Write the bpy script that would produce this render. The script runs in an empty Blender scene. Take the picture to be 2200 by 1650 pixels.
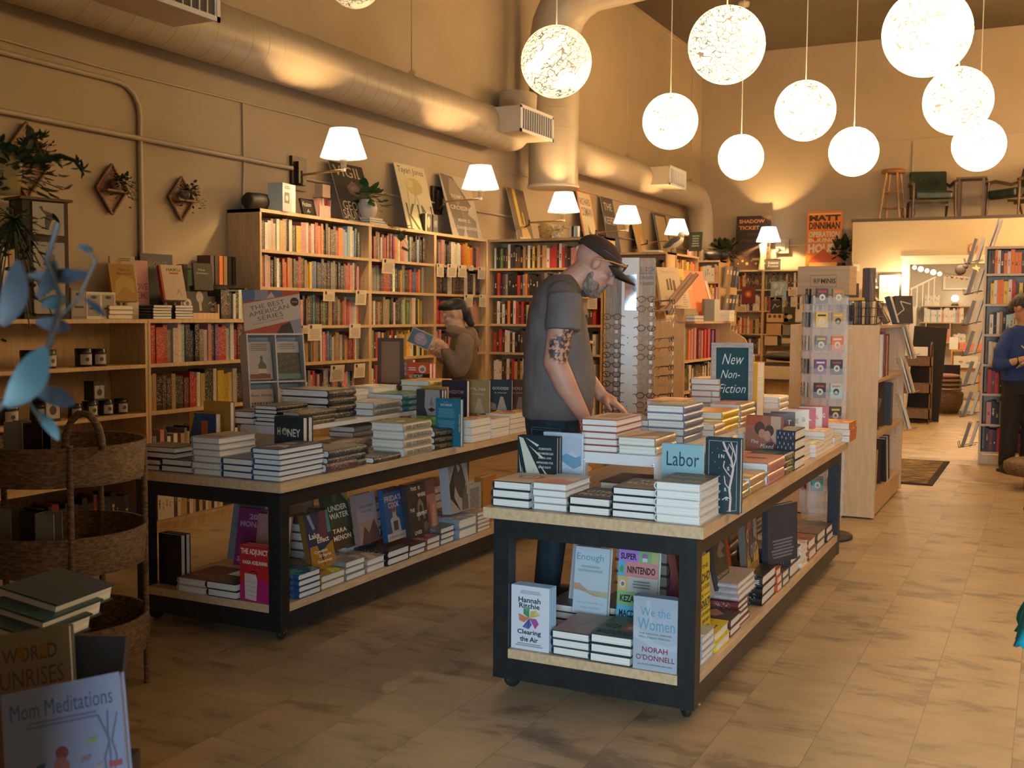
import bpy, math, random
from mathutils import Vector, Matrix, Euler
R = random.Random(7)
PI = math.pi
SC = bpy.context.scene
COL = SC.collection
# ---------------- camera, world, exposure ----------------
CAM_H = 1.42; FPX = 2338.5; YAW, PITCH, ROLL = 0.461123, -0.064404, 0.0076538
_w = Vector((-math.sin(YAW)*math.cos(PITCH), math.cos(YAW)*math.cos(PITCH), math.sin(PITCH)))
_r0 = Vector((math.cos(YAW), math.sin(YAW), 0)); _u0 = _r0.cross(_w)
_r = _r0*math.cos(ROLL)+_u0*math.sin(ROLL); _u = _u0*math.cos(ROLL)-_r0*math.sin(ROLL)
def at(px, py, x=None, y=None, z=None):
    """point where the sight line of an image position meets a real plane of the room"""
    d = _r*((px-1100)/FPX) - _u*((py-825)/FPX) + _w
    t = x/d.x if x is not None else (y/d.y if y is not None else (z-CAM_H)/d.z)
    return Vector((0, 0, CAM_H)) + d*t
cd = bpy.data.cameras.new('camera'); cam = bpy.data.objects.new('camera', cd); COL.objects.link(cam)
cam.matrix_world = Matrix(((_r.x, _u.x, -_w.x, 0), (_r.y, _u.y, -_w.y, 0), (_r.z, _u.z, -_w.z, CAM_H), (0, 0, 0, 1)))
cd.sensor_width = 36; cd.lens = FPX/2200*36; cd.clip_start = 0.05
cd.dof.use_dof = True; cd.dof.focus_distance = 5.0; cd.dof.aperture_fstop = 7.0
SC.camera = cam
SC.view_settings.view_transform = 'Standard'; SC.view_settings.look = 'None'
SC.view_settings.gamma = 1; SC.view_settings.use_curve_mapping = False
SC.view_settings.exposure = 0.0
wd = bpy.data.worlds.new('daylight'); SC.world = wd; wd.use_nodes = True
bg = wd.node_tree.nodes['Background']; bg.inputs[0].default_value = (0.62, 0.83, 1.0, 1); bg.inputs[1].default_value = 38.0
def light(name, kind, loc, energy, color, rot=(0, 0, 0), **k):
    l = bpy.data.lights.new(name, kind); l.energy = energy; l.color = color
    for a, v in k.items(): setattr(l, a, v)
    o = bpy.data.objects.new(name, l); o.location = loc; o.rotation_euler = rot; COL.objects.link(o); return o
# daylight through the shop window behind the camera: a portal in its opening
portal = light('window_daylight', 'AREA', (.8, -1.78, 1.3), 1, (1, 1, 1), (PI/2, 0, 0), shape='RECTANGLE', size=1.6, size_y=2.0)
portal.rotation_euler = (-PI/2, 0, PI); portal.rotation_euler = (PI/2, 0, 0)
portal.data.cycles.is_portal = True
GLOBE_L = 30.0; WARM = (1.0, .62, .27)
# ---------------- materials ----------------
MATS = {}
def nodes(name):
    m = bpy.data.materials.new(name); m.use_nodes = True
    nt = m.node_tree; b = nt.nodes['Principled BSDF']; return m, nt, b, nt.nodes, nt.links
def c4(c): return (c[0], c[1], c[2], 1)
def plain(c, rough=0.55, metal=0.0, name=None, emit=0, spec=None, alpha=None, trans=0):
    c = tuple(round(v, 3) for v in c); k = (c, rough, metal, emit, alpha, trans)
    if k in MATS: return MATS[k]
    m, nt, b, N, L = nodes(name or 'plain'); b.inputs['Base Color'].default_value = c4(c)
    b.inputs['Roughness'].default_value = rough; b.inputs['Metallic'].default_value = metal
    if emit:
        b.inputs['Emission Color'].default_value = c4(c); b.inputs['Emission Strength'].default_value = emit
    if alpha is not None: b.inputs['Alpha'].default_value = alpha
    if trans: b.inputs['Transmission Weight'].default_value = trans
    # a faint procedural unevenness of the surface
    if not emit and not trans and alpha is None:
        tx = N.new('ShaderNodeTexNoise'); tx.inputs['Scale'].default_value = 60
        mr = N.new('ShaderNodeMapRange'); mr.inputs[3].default_value = max(0, rough-.06); mr.inputs[4].default_value = min(1, rough+.06)
        L.new(tx.outputs[0], mr.inputs[0]); L.new(mr.outputs[0], b.inputs['Roughness'])
    MATS[k] = m; return m
def noisy(name, c1, c2, scale=(1, 1, 1), nscale=4.0, detail=6, lo=.35, hi=.65, rough=.5, metal=0, bump=0, coords='Object'):
    m, nt, b, N, L = nodes(name)
    tc = N.new('ShaderNodeTexCoord'); mp = N.new('ShaderNodeMapping'); mp.inputs['Scale'].default_value = scale
    nz = N.new('ShaderNodeTexNoise'); nz.inputs['Scale'].default_value = nscale; nz.inputs['Detail'].default_value = detail
    cr = N.new('ShaderNodeValToRGB'); cr.color_ramp.elements[0].position = lo; cr.color_ramp.elements[1].position = hi
    cr.color_ramp.elements[0].color = c4(c1); cr.color_ramp.elements[1].color = c4(c2)
    L.new(tc.outputs[coords], mp.inputs[0]); L.new(mp.outputs[0], nz.inputs['Vector']); L.new(nz.outputs[0], cr.inputs[0])
    L.new(cr.outputs[0], b.inputs['Base Color']); b.inputs['Roughness'].default_value = rough; b.inputs['Metallic'].default_value = metal
    if bump:
        bp = N.new('ShaderNodeBump'); bp.inputs['Strength'].default_value = bump; bp.inputs['Distance'].default_value = .01
        L.new(nz.outputs[0], bp.inputs['Height']); L.new(bp.outputs[0], b.inputs['Normal'])
    return m
M_wall = noisy('painted_wall', (.40, .315, .20), (.43, .34, .22), nscale=1.5, rough=.7, bump=.05)
M_ceil = noisy('dark_ceiling', (.10, .075, .045), (.12, .09, .055), nscale=2, rough=.8)
M_wood = noisy('maple_shelf', (.50, .335, .165), (.62, .43, .23), scale=(9, 9, 1.2), nscale=5, rough=.4)
M_woodh = noisy('maple_board', (.50, .335, .165), (.62, .43, .23), scale=(14, 1.2, 9), nscale=5, rough=.4)
M_top = noisy('tabletop_wood', (.52, .36, .20), (.66, .47, .28), scale=(12, 1.5, 9), nscale=5, rough=.35)
M_kraft = noisy('kraft_board', (.45, .29, .15), (.52, .34, .19), scale=(1, 1, 40), nscale=3, rough=.75)
M_black = noisy('black_steel', (.010, .012, .013), (.016, .018, .019), nscale=20, rough=.42)
M_duct = noisy('painted_duct', (.44, .37, .26), (.46, .385, .275), nscale=3, rough=.38)
M_white = plain((.75, .75, .74), .4, name='white_painted_metal')
M_chrome = plain((.7, .7, .7), .2, 1.0, name='chrome')
M_rubber = plain((.02, .02, .02), .5, name='black_rubber')
M_brass = plain((.45, .33, .16), .3, 1.0, name='dull_brass')
M_bronze = plain((.05, .04, .03), .4, .6, name='dark_bronze')
M_leaf = noisy('green_leaf', (.03, .09, .025), (.07, .17, .05), nscale=9, rough=.45)
M_dleaf = noisy('dark_leaf', (.015, .03, .012), (.035, .06, .02), nscale=9, rough=.5)
M_rattan = noisy('rattan', (.07, .038, .018), (.22, .125, .06), scale=(1, 1, 3), nscale=45, rough=.6, bump=.6)
M_paper = plain((.78, .72, .62), .7, name='note_paper')
def floor_mat():
    m, nt, b, N, L = nodes('vinyl_tile')
    tc = N.new('ShaderNodeTexCoord'); mp = N.new('ShaderNodeMapping'); mp.inputs['Rotation'].default_value = (0, 0, PI/2)
    mp.inputs['Location'].default_value = (0, .072, 0)
    br = N.new('ShaderNodeTexBrick'); br.inputs['Scale'].default_value = 1; br.inputs['Brick Width'].default_value = .61
    br.inputs['Row Height'].default_value = .3005; br.inputs['Mortar Size'].default_value = .0012; br.offset = .5
    br.inputs['Color1'].default_value = (0, 0, 0, 1); br.inputs['Color2'].default_value = (1, 1, 1, 1); br.inputs['Mortar'].default_value = (.5, .5, .5, 1)
    L.new(tc.outputs['Object'], mp.inputs[0]); L.new(mp.outputs[0], br.inputs[0])
    # smudges that differ from tile to tile
    add = N.new('ShaderNodeVectorMath'); add.operation = 'MULTIPLY_ADD'
    add.inputs[1].default_value = (7, 7, 7); L.new(br.outputs['Color'], add.inputs[0]); L.new(tc.outputs['Object'], add.inputs[2])
    mp2 = N.new('ShaderNodeMapping'); mp2.inputs['Scale'].default_value = (2.2, 5.0, 1); L.new(add.outputs[0], mp2.inputs[0])
    n1 = N.new('ShaderNodeTexNoise'); n1.inputs['Scale'].default_value = 1.1; n1.inputs['Detail'].default_value = 11; n1.inputs['Roughness'].default_value = .68
    n1.inputs['Distortion'].default_value = .35; L.new(mp2.outputs[0], n1.inputs['Vector'])
    cr = N.new('ShaderNodeValToRGB'); e = cr.color_ramp.elements
    e[0].position = .26; e[0].color = (.16, .11, .07, 1); e[1].position = .62; e[1].color = (.52, .375, .22, 1)
    e.new(.40).color = (.30, .215, .13, 1); e.new(.455).color = (.43, .31, .185, 1)
    L.new(n1.outputs[0], cr.inputs[0])
    mx = N.new('ShaderNodeMixRGB'); mx.blend_type = 'MULTIPLY'; mx.inputs[0].default_value = .18
    L.new(cr.outputs[0], mx.inputs[1]); L.new(br.outputs['Color'], mx.inputs[2])
    m2 = N.new('ShaderNodeMixRGB'); m2.inputs[2].default_value = (.09, .07, .05, 1)
    f = N.new('ShaderNodeMath'); f.operation = 'MULTIPLY'; f.inputs[1].default_value = .7
    L.new(br.outputs['Fac'], f.inputs[0]); L.new(f.outputs[0], m2.inputs[0]); L.new(mx.outputs[0], m2.inputs[1]); L.new(m2.outputs[0], b.inputs['Base Color'])
    b.inputs['Roughness'].default_value = .42; return m
M_floor = floor_mat()
def book_mat(name, kind):
    """covers: colour of each book comes from the book itself; front carries a loose print, spine small lettering"""
    m, nt, b, N, L = nodes(name); oi = N.new('ShaderNodeObjectInfo'); tc = N.new('ShaderNodeTexCoord')
    mp = N.new('ShaderNodeMapping'); L.new(tc.outputs['Object'], mp.inputs[0])
    off = N.new('ShaderNodeCombineXYZ'); k = N.new('ShaderNodeMath'); k.operation = 'MULTIPLY'; k.inputs[1].default_value = 37
    L.new(oi.outputs['Random'], k.inputs[0])
    for i in range(3): L.new(k.outputs[0], off.inputs[i])
    L.new(off.outputs[0], mp.inputs['Location'])
    hs = N.new('ShaderNodeHueSaturation'); L.new(oi.outputs['Color'], hs.inputs['Color'])
    mr = N.new('ShaderNodeMapRange'); mr.inputs[3].default_value = .35; mr.inputs[4].default_value = .65
    L.new(oi.outputs['Random'], mr.inputs[0]); L.new(mr.outputs[0], hs.inputs['Hue'])
    nz = N.new('ShaderNodeTexNoise'); L.new(mp.outputs[0], nz.inputs['Vector'])
    cr = N.new('ShaderNodeValToRGB'); mx = N.new('ShaderNodeMixRGB')
    if kind == 'front':
        hs.inputs['Value'].default_value = 1.9; nz.inputs['Scale'].default_value = 14; nz.inputs['Detail'].default_value = 3
        cr.color_ramp.elements[0].position = .52; cr.color_ramp.elements[1].position = .58
        L.new(hs.outputs[0], mx.inputs[2])
    else:   # lettering along the spine (local y for lying, z for standing books)
        mp.inputs['Scale'].default_value = (9, 9, 9); nz.inputs['Scale'].default_value = 1
        mp.inputs['Scale'].default_value = (120, 260 if kind == 'spine_y' else 120, 120 if kind == 'spine_y' else 260); nz.inputs['Detail'].default_value = 0
        cr.color_ramp.elements[0].position = .56; cr.color_ramp.elements[1].position = .66; cr.color_ramp.elements[1].color = (.4, .4, .4, 1)
        rl = N.new('ShaderNodeMapRange'); rl.inputs[3].default_value = 0; rl.inputs[4].default_value = 1
        L.new(oi.outputs['Random'], rl.inputs[0])
        # light lettering on dark spines, dark lettering on light ones
        bw = N.new('ShaderNodeRGBToBW'); L.new(oi.outputs['Color'], bw.inputs[0])
        ltd = N.new('ShaderNodeMath'); ltd.operation = 'LESS_THAN'; ltd.inputs[1].default_value = .22; L.new(bw.outputs[0], ltd.inputs[0])
        m3 = N.new('ShaderNodeMixRGB'); m3.inputs[1].default_value = (.03, .025, .02, 1); m3.inputs[2].default_value = (.75, .66, .50, 1)
        L.new(ltd.outputs[0], m3.inputs[0]); L.new(m3.outputs[0], mx.inputs[2])
    L.new(nz.outputs[0], cr.inputs[0])
    if kind == 'front': L.new(cr.outputs[0], mx.inputs[0])
    else:
        # lettering only on the middle stretch of the spine
        sx = N.new('ShaderNodeSeparateXYZ'); L.new(tc.outputs['Object'], sx.inputs[0])
        g = N.new('ShaderNodeMath'); g.operation = 'SUBTRACT'; g.inputs[1].default_value = .12 ; L.new(sx.outputs[1 if kind == 'spine_y' else 2], g.inputs[0])
        a = N.new('ShaderNodeMath'); a.operation = 'ABSOLUTE'; L.new(g.outputs[0], a.inputs[0])
        t = N.new('ShaderNodeMath'); t.operation = 'LESS_THAN'; t.inputs[1].default_value = .09; L.new(a.outputs[0], t.inputs[0])
        q = N.new('ShaderNodeMath'); q.operation = 'MULTIPLY'; L.new(t.outputs[0], q.inputs[0]); L.new(cr.outputs[0], q.inputs[1]); L.new(q.outputs[0], mx.inputs[0])
    L.new(oi.outputs['Color'], mx.inputs[1]); L.new(mx.outputs[0], b.inputs['Base Color']); b.inputs['Roughness'].default_value = .35
    return m
def objcol():
    m, nt, b, N, L = nodes('book_board'); oi = N.new('ShaderNodeObjectInfo'); L.new(oi.outputs['Color'], b.inputs['Base Color']); b.inputs['Roughness'].default_value = .45; return m
M_board = objcol(); M_front = book_mat('printed_cover', 'front'); M_spy = book_mat('lettered_spine', 'spine_y'); M_spz = book_mat('lettered_spine_upright', 'spine_z')
def page_mat():
    m, nt, b, N, L = nodes('page_edges'); tc = N.new('ShaderNodeTexCoord'); mp = N.new('ShaderNodeMapping'); mp.inputs['Scale'].default_value = (2, 2, 900)
    nz = N.new('ShaderNodeTexNoise'); nz.inputs['Scale'].default_value = 1; nz.inputs['Detail'].default_value = 2
    L.new(tc.outputs['Object'], mp.inputs[0]); L.new(mp.outputs[0], nz.inputs['Vector']); cr = N.new('ShaderNodeValToRGB')
    cr.color_ramp.elements[0].color = (.58, .54, .47, 1); cr.color_ramp.elements[1].color = (.82, .79, .72, 1); cr.color_ramp.elements[0].position = .3; cr.color_ramp.elements[1].position = .55
    L.new(nz.outputs[0], cr.inputs[0]); L.new(cr.outputs[0], b.inputs['Base Color']); b.inputs['Roughness'].default_value = .8; return m
M_pages = page_mat()
# ---------------- mesh helpers ----------------
class MB:
    def __init__(s): s.v = []; s.f = []; s.m = []; s.sm = []
    def add(s, vs, fs, mi=0, smooth=False):
        o = len(s.v); s.v += [tuple(v) for v in vs]; s.f += [tuple(i+o for i in f) for f in fs]; s.m += [mi]*len(fs); s.sm += [smooth]*len(fs); return s
    def box(s, a, b, mi=0):
        x0, y0, z0 = a; x1, y1, z1 = b
        return s.add([(x0,y0,z0),(x1,y0,z0),(x1,y1,z0),(x0,y1,z0),(x0,y0,z1),(x1,y0,z1),(x1,y1,z1),(x0,y1,z1)],
              [(0,3,2,1),(4,5,6,7),(0,1,5,4),(1,2,6,5),(2,3,7,6),(3,0,4,7)], mi)
    def obox(s, M, a, b, mi=0):
        t = MB().box(a, b); return s.add([M @ Vector(v) for v in t.v], t.f, mi)
    def tube(s, pts, r, n=8, mi=0, cap=True, smooth=True):
        pts = [Vector(p) for p in pts]; rs = r if isinstance(r, (list, tuple)) else [r]*len(pts); vs = []; fs = []
        up = None
        for i, p in enumerate(pts):
            d = (pts[min(i+1, len(pts)-1)] - pts[max(i-1, 0)]).normalized()
            if up is None: up = d.orthogonal().normalized()
            up = (up - d*up.dot(d));  up = up.normalized() if up.length > 1e-6 else d.orthogonal().normalized()
            sd = d.cross(up)
            for k in range(n):
                a = 2*PI*k/n; vs.append(p + (up*math.cos(a)+sd*math.sin(a))*rs[i])
        for i in range(len(pts)-1):
            for k in range(n): fs.append((i*n+k, i*n+(k+1) % n, (i+1)*n+(k+1) % n, (i+1)*n+k))
        s.add(vs, fs, mi, smooth)
        if cap: s.add(vs[:n], [tuple(range(n))[::-1]], mi); s.add(vs[-n:], [tuple(range(n))], mi)
        return s
    def lathe(s, prof, n=24, c=(0, 0, 0), mi=0, smooth=True, M=None):
        vs = []; fs = []
        for (r, z) in prof:
            for k in range(n):
                a = 2*PI*k/n; p = Vector((c[0]+r*math.cos(a), c[1]+r*math.sin(a), c[2]+z)); vs.append(M @ p if M else p)
        for i in range(len(prof)-1):
            for k in range(n): fs.append((i*n+k, i*n+(k+1) % n, (i+1)*n+(k+1) % n, (i+1)*n+k))
        return s.add(vs, fs, mi, smooth)
    def sphere(s, c, r, n=20, mi=0, M=None):
        rr = r if isinstance(r, (tuple, list)) else (r, r, r); vs = []; fs = []; h = n//2
        for i in range(h+1):
            t = PI*i/h
            for k in range(n):
                a = 2*PI*k/n; p = Vector((rr[0]*math.sin(t)*math.cos(a), rr[1]*math.sin(t)*math.sin(a), rr[2]*math.cos(t)))
                p = (M @ p if M else p) + Vector(c); vs.append(p)
        for i in range(h):
            for k in range(n): fs.append((i*n+k, (i+1)*n+k, (i+1)*n+(k+1) % n, i*n+(k+1) % n))
        return s.add(vs, fs, mi, True)
    def prism(s, pts, z0, z1, mi=0, M=None):
        n = len(pts); vs = [Vector((p[0], p[1], z0)) for p in pts]+[Vector((p[0], p[1], z1)) for p in pts]
        if M: vs = [M @ v for v in vs]
        return s.add(vs, [tuple(range(n))[::-1], tuple(range(n, 2*n))]+[(i, (i+1) % n, n+(i+1) % n, n+i) for i in range(n)], mi)
    def mesh(s, name, mats):
        me = bpy.data.meshes.new(name); me.from_pydata(s.v, [], s.f)
        for m in (mats if isinstance(mats, (list, tuple)) else [mats]): me.materials.append(m)
        me.polygons.foreach_set('material_index', s.m); me.polygons.foreach_set('use_smooth', s.sm); me.update(); return me
    def build(s, name, mats, parent=None, **k): return link(name, s.mesh(name, mats), parent, **k)
def link(name, data, parent=None, loc=None, rot=None, scale=None, color=None):
    o = bpy.data.objects.new(name, data); COL.objects.link(o)
    if parent: o.parent = parent
    if loc is not None: o.location = loc
    if rot is not None: o.rotation_euler = rot
    if scale is not None: o.scale = scale
    if color is not None: o.color = c4(color)
    return o
def tag(o, label=None, cat=None, group=None, kind=None):
    if label: o['label'] = label
    if cat: o['category'] = cat
    if group: o['group'] = group
    if kind: o['kind'] = kind
    return o
def thing(name, label, cat, loc=(0, 0, 0), rz=0, group=None):
    o = link(name, None, loc=loc, rot=(0, 0, rz)); o.empty_display_size = .05; return tag(o, label, cat, group)
def struct(name, mb, mat): return tag(mb.build(name, mat), kind='structure')
def dup(root, loc, rot=None, label=None, cat=None, group=None, scale=None):
    r = root.copy(); COL.objects.link(r); r.location = loc
    if rot is not None: r.rotation_euler = rot
    if scale is not None: r.scale = scale
    tag(r, label, cat, group)
    for ch in root.children:
        c = ch.copy(); COL.objects.link(c); c.parent = r
        for g in ch.children: d = g.copy(); COL.objects.link(d); d.parent = c
    return r
# text and flat print -------------------------------------------------
_TC = {}
def text_geo(s, bold=0.0, shear=0.0, space=1.0):
    k = (s, bold, shear, space)
    if k in _TC: return _TC[k]
    cu = bpy.data.curves.new('lettering', 'FONT'); cu.body = s; cu.size = 1; cu.offset = bold; cu.shear = shear; cu.space_character = space
    cu.resolution_u = 2; ob = bpy.data.objects.new('lettering', cu); COL.objects.link(ob)
    dg = bpy.context.evaluated_depsgraph_get(); me = ob.evaluated_get(dg).to_mesh()
    vs = [tuple(v.co) for v in me.vertices]; fs = [tuple(p.vertices) for p in me.polygons]
    ob.evaluated_get(dg).to_mesh_clear(); bpy.data.objects.remove(ob); bpy.data.curves.remove(cu)
    if not vs: vs = [(0, 0, 0)]
    x0 = min(v[0] for v in vs); x1 = max(v[0] for v in vs); y0 = min(v[1] for v in vs); y1 = max(v[1] for v in vs)
    r = ([(v[0]-x0, v[1]-y0) for v in vs], fs, max(x1-x0, 1e-3), max(y1-y0, 1e-3)); _TC[k] = r; return r
def printed(elems, w, h, rough=.5, name='cover_print', lift=.0007):
    """flat print in the x/z plane facing -y; elems use 0..1 of width and height. Returns mesh"""
    mb = MB(); mats = []; idx = {}
    def mi(c):
        c = tuple(c)
        if c not in idx: idx[c] = len(mats); mats.append(plain(c, rough, name='ink'))
        return idx[c]
    y = -lift
    for e in elems:
        k = e[0]
        if k == 'r': _, x0, z0, x1, z1, c = e; mb.add([(x0*w, y, z0*h), (x1*w, y, z0*h), (x1*w, y, z1*h), (x0*w, y, z1*h)], [(0, 1, 2, 3)], mi(c))
        elif k == 'p': _, pts, c = e; mb.add([(p[0]*w, y, p[1]*h) for p in pts], [tuple(range(len(pts)))], mi(c))
        elif k == 'c':
            _, cx, cz, r, c = e[:5]; rz = e[5] if len(e) > 5 else r*w/h
            mb.add([(cx*w+r*w*math.cos(a*PI/10), y, cz*h+rz*h*math.sin(a*PI/10)) for a in range(20)], [tuple(range(20))], mi(c))
        elif k == 't':   # text, cx, cz(centre), box width, box height, colour, bold, shear, angle
            _, s, cx, cz, bw, bh, c = e[:7]; bold = e[7] if len(e) > 7 else .02; sh = e[8] if len(e) > 8 else 0; an = e[9] if len(e) > 9 else 0
            vs, fs, tw, th = text_geo(s, bold, sh); out = []
            for (a, b) in vs:
                u = (a/tw-.5)*bw*w; v = (b/th-.5)*bh*h
                out.append((cx*w+u*math.cos(an)-v*math.sin(an), y, cz*h+u*math.sin(an)+v*math.cos(an)))
            mb.add(out, fs, mi(c))
        elif k == 'l':   # lines of small type: cx, z0, z1, width, n, colour
            _, cx, z0, z1, bw, n, c = e; rr = random.Random(hash((cx, z0, n)) % 999)
            for i in range(n):
                zc = z0+(z1-z0)*(i+.5)/n; hh = abs(z1-z0)/n*.28; ww = bw*(.75+.25*rr.random())
                mb.add([((cx-ww/2)*w, y, (zc-hh)*h), ((cx+ww/2)*w, y, (zc-hh)*h), ((cx+ww/2)*w, y, (zc+hh)*h), ((cx-ww/2)*w, y, (zc+hh)*h)], [(0, 1, 2, 3)], mi(c))
        elif k == 'w':   # wavy line through points, thickness
            _, pts, th, c = e
            for a, b in zip(pts, pts[1:]):
                d = Vector(((b[0]-a[0])*w, (b[1]-a[1])*h)); n_ = Vector((-d.y, d.x)).normalized()*th*w/2
                mb.add([(a[0]*w-n_.x, y, a[1]*h-n_.y), (b[0]*w-n_.x, y, b[1]*h-n_.y), (b[0]*w+n_.x, y, b[1]*h+n_.y), (a[0]*w+n_.x, y, a[1]*h+n_.y)], [(0, 1, 2, 3)], mi(c))
        y -= .00012
    if not mats: mats = [plain((.5, .5, .5))]
    return mb.mesh(name, mats)
# ================= THE ROOM =================
XL = -5.35; YB = 17.75; ZC = 5.67; YL = 16.4; XLO = -2.66; ZLO = 2.78; XR = 2.5; YF = -1.8
struct('floor', MB().box((XL-.1, YF-.1, -.1), (XR+.1, 21.6, 0)), M_floor)
struct('ceiling', MB().box((XL-.1, YF-.1, ZC), (XR+.1, YB+.1, ZC+.1)), M_ceil)
struct('wall_left', MB().box((XL-.1, YF-.1, 0), (XL, YB+.1, ZC)), M_wall)
struct('wall_right', MB().box((XR, YF-.1, 0), (XR+.1, YB+.1, ZC)), M_wall)
struct('wall_back', MB().box((XL, YB, 0), (XLO, YB+.1, ZC)).box((XLO, YB, ZLO), (XR, YB+.1, ZC)), M_wall)
m_ = MB(); WX0, WX1, WZ0, WZ1 = .0, 1.6, .3, 2.3
m_.box((XL, YF-.1, 0), (WX0, YF, ZC)).box((WX1, YF-.1, 0), (XR, YF, ZC)).box((WX0, YF-.1, 0), (WX1, YF, WZ0)).box((WX0, YF-.1, WZ1), (WX1, YF, ZC))
struct('wall_front', m_, M_wall)
m_ = MB()
for a, b in (((WX0, WZ0), (WX0+.06, WZ1)), ((WX1-.06, WZ0), (WX1, WZ1)), ((WX0, WZ0), (WX1, WZ0+.06)), ((WX0, WZ1-.06), (WX1, WZ1)), ((.78, WZ0), (.82, WZ1))):
    m_.box((a[0], YF-.09, a[1]), (b[0], YF-.02, b[1]))
struct('window_1', m_, plain((.05, .05, .05)))
# unseen wall added to keep the window's light off the shop's left half
struct('wall_light_blocker', MB().box((-.97, YF, 0), (-.87, .62, 3.4)), M_wall)
# loft wall with the doorway to the back room
DX0, DX1, DZ = -1.86, -.72, 2.16
m_ = MB().box((XLO, YL, 0), (DX0, YL+.12, ZLO)).box((DX1, YL, 0), (XR, YL+.12, ZLO)).box((DX0, YL, DZ), (DX1, YL+.12, ZLO)).box((XLO, YL+.12, 0), (XLO+.1, YB, ZLO))
M_loft = noisy('loft_wall_paint', (.50, .40, .25), (.54, .435, .275), nscale=1.5, rough=.6)
struct('wall_loft', m_, M_loft)
struct('loft_deck', MB().box((XLO-.02, YL-.02, ZLO), (XR, YB, ZLO+.04)), plain((.06, .045, .03)))
m_ = MB().box((DX0-.1, YL-.03, 0), (DX0, YL, DZ+.1)).box((DX1, YL-.03, 0), (DX1+.1, YL, DZ+.1)).box((DX0, YL-.03, DZ), (DX1, YL, DZ+.1)).box((DX0-.13, YL-.045, DZ+.09), (DX1+.13, YL, DZ+.12))
struct('door_1', m_, plain((.74, .68, .56), .45, name='cream_trim'))
# back room
M_room = noisy('back_room_paint', (.60, .52, .40), (.64, .55, .43), nscale=2, rough=.7)
struct('wall_back_room', MB().box((-3.2, 20.9, 0), (.6, 21, 2.74)).box((-3.2, YB+.1, 0), (-3.1, 20.9, 2.74)).box((.5, YL+.12, 0), (.6, 20.9, 2.74)), M_room)
struct('ceiling_back_room', MB().box((XLO, YL+.12, 2.7), (.6, YB+.1, 2.74)).box((-3.2, YB+.1, 2.7), (.6, 21, 2.74)), M_room)
struct('baseboard_loft', MB().box((XLO, YL-.015, 0), (DX0-.1, YL, .1)).box((DX1+.1, YL-.015, 0), (XR, YL, .1)), plain((.5, .42, .3)))
struct('baseboard_left', MB().box((XL, 9.9, 0), (XL+.015, YB, .1)), plain((.5, .42, .3)))
# cased beam where the left wall meets the ceiling
struct('trim_1', MB().box((XL, YF, ZC-.05), (XL+.03, YB, ZC)), M_wall)
# ---- spiral ducts ----
def spiral(mb, pts, r, step=.17):
    """ribbed round duct following points"""
    P = [Vector(p) for p in pts]; mb.tube(P, r, 32)
    # raised seams
    acc = 0
    for a, b in zip(P, P[1:]):
        L_ = (b-a).length; d = (b-a)/L_; k = step-acc
        while k < L_:
            c = a+d*k; up = d.orthogonal().normalized(); sd = d.cross(up); n = 32; ring = []
            for (dr, dk) in ((0, -.003), (.0022, 0), (0, .003)):
                for i in range(n):
                    t = 2*PI*i/n; ring.append(c+d*(dk+.0)+(up*math.cos(t)+sd*math.sin(t))*(r+dr))
            mb.add(ring, [(q*n+i, q*n+(i+1) % n, (q+1)*n+(i+1) % n, (q+1)*n+i) for q in range(2) for i in range(n)], 0, True)
            k += step
        acc = (L_-(k-step)) if k-step <= L_ else 0
    return mb
def arc(c, r, a0, a1, n, plane):
    out = []
    for i in range(n+1):
        a = a0+(a1-a0)*i/n; u = r*math.cos(a); v = r*math.sin(a)
        out.append((c[0]+u, c[1]+v, c[2]) if plane == 'xy' else ((c[0], c[1]+u, c[2]+v) if plane == 'yz' else (c[0]+u, c[1], c[2]+v)))
    return out
DR = .2
t = thing('ventilation_duct', 'long round cream spiral duct along the left wall, in front of the column duct', 'duct', (-5.1, 6, 3.28))
def under(mb, nm, mat, root): o = mb.build(nm, mat); o.parent = root; o.matrix_parent_inverse = Matrix.Translation(-Vector(root.location)); return o
duct1 = spiral(MB(), [(-5.1, 2, 3.28), (-5.1, 10.1, 3.28)]+[(-5.1+.0, 10.1+.25*math.sin(a), 3.28+.25-.25*math.cos(a)) for a in (.4, .8, 1.2)]+[(-5.1, 10.36, 3.7)], DR)
under(duct1, 'duct_pipe', M_duct, t)
def vent(parent, y, z=3.28, lw=.42, h=.30, dep=.42):
    mb = MB().box((-5.0, y-lw/2, z-h/2+.02), (-5.0+dep-.1, y+lw/2, z+h/2)); o = under(mb, 'vent_box', plain((.62, .53, .38), .4, name='vent_metal'), parent)
    fx = -5.0+dep-.1; g = MB(); w = .03
    for a in ((y-lw/2-.01, z-h/2+.01, y+lw/2+.01, z-h/2+.01+w), (y-lw/2-.01, z+h/2-w+.01, y+lw/2+.01, z+h/2+.01), (y-lw/2-.01, z-h/2+.01, y-lw/2-.01+w, z+h/2), (y+lw/2+.01-w, z-h/2+.01, y+lw/2+.01, z+h/2)):
        g.box((fx, a[0], a[1]), (fx+.012, a[2], a[3]))
    gr = under(g, 'grille', M_white, parent)
    s = MB()
    for i in range(14):
        yy = y-lw/2+.03+i*(lw-.06)/13; s.box((fx+.001, yy-.004, z-h/2+.03), (fx+.010, yy+.004, z+h/2-.02))
    under(s.box((fx, y-lw/2+.01, z-h/2+.02), (fx+.001, y+lw/2-.01, z+h/2-.01), 1), 'louvres', [M_white, plain((.08, .07, .06))], parent)
vent(t, 4.72, lw=.95, h=.42, dep=.52, z=3.36); vent(t, 9.93, lw=.75, z=3.30, h=.26)
t2 = thing('ventilation_duct', 'round cream spiral duct beyond the column duct, ending in an elbow at the back corner', 'duct', (-5.1, 13, 3.28))
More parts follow.
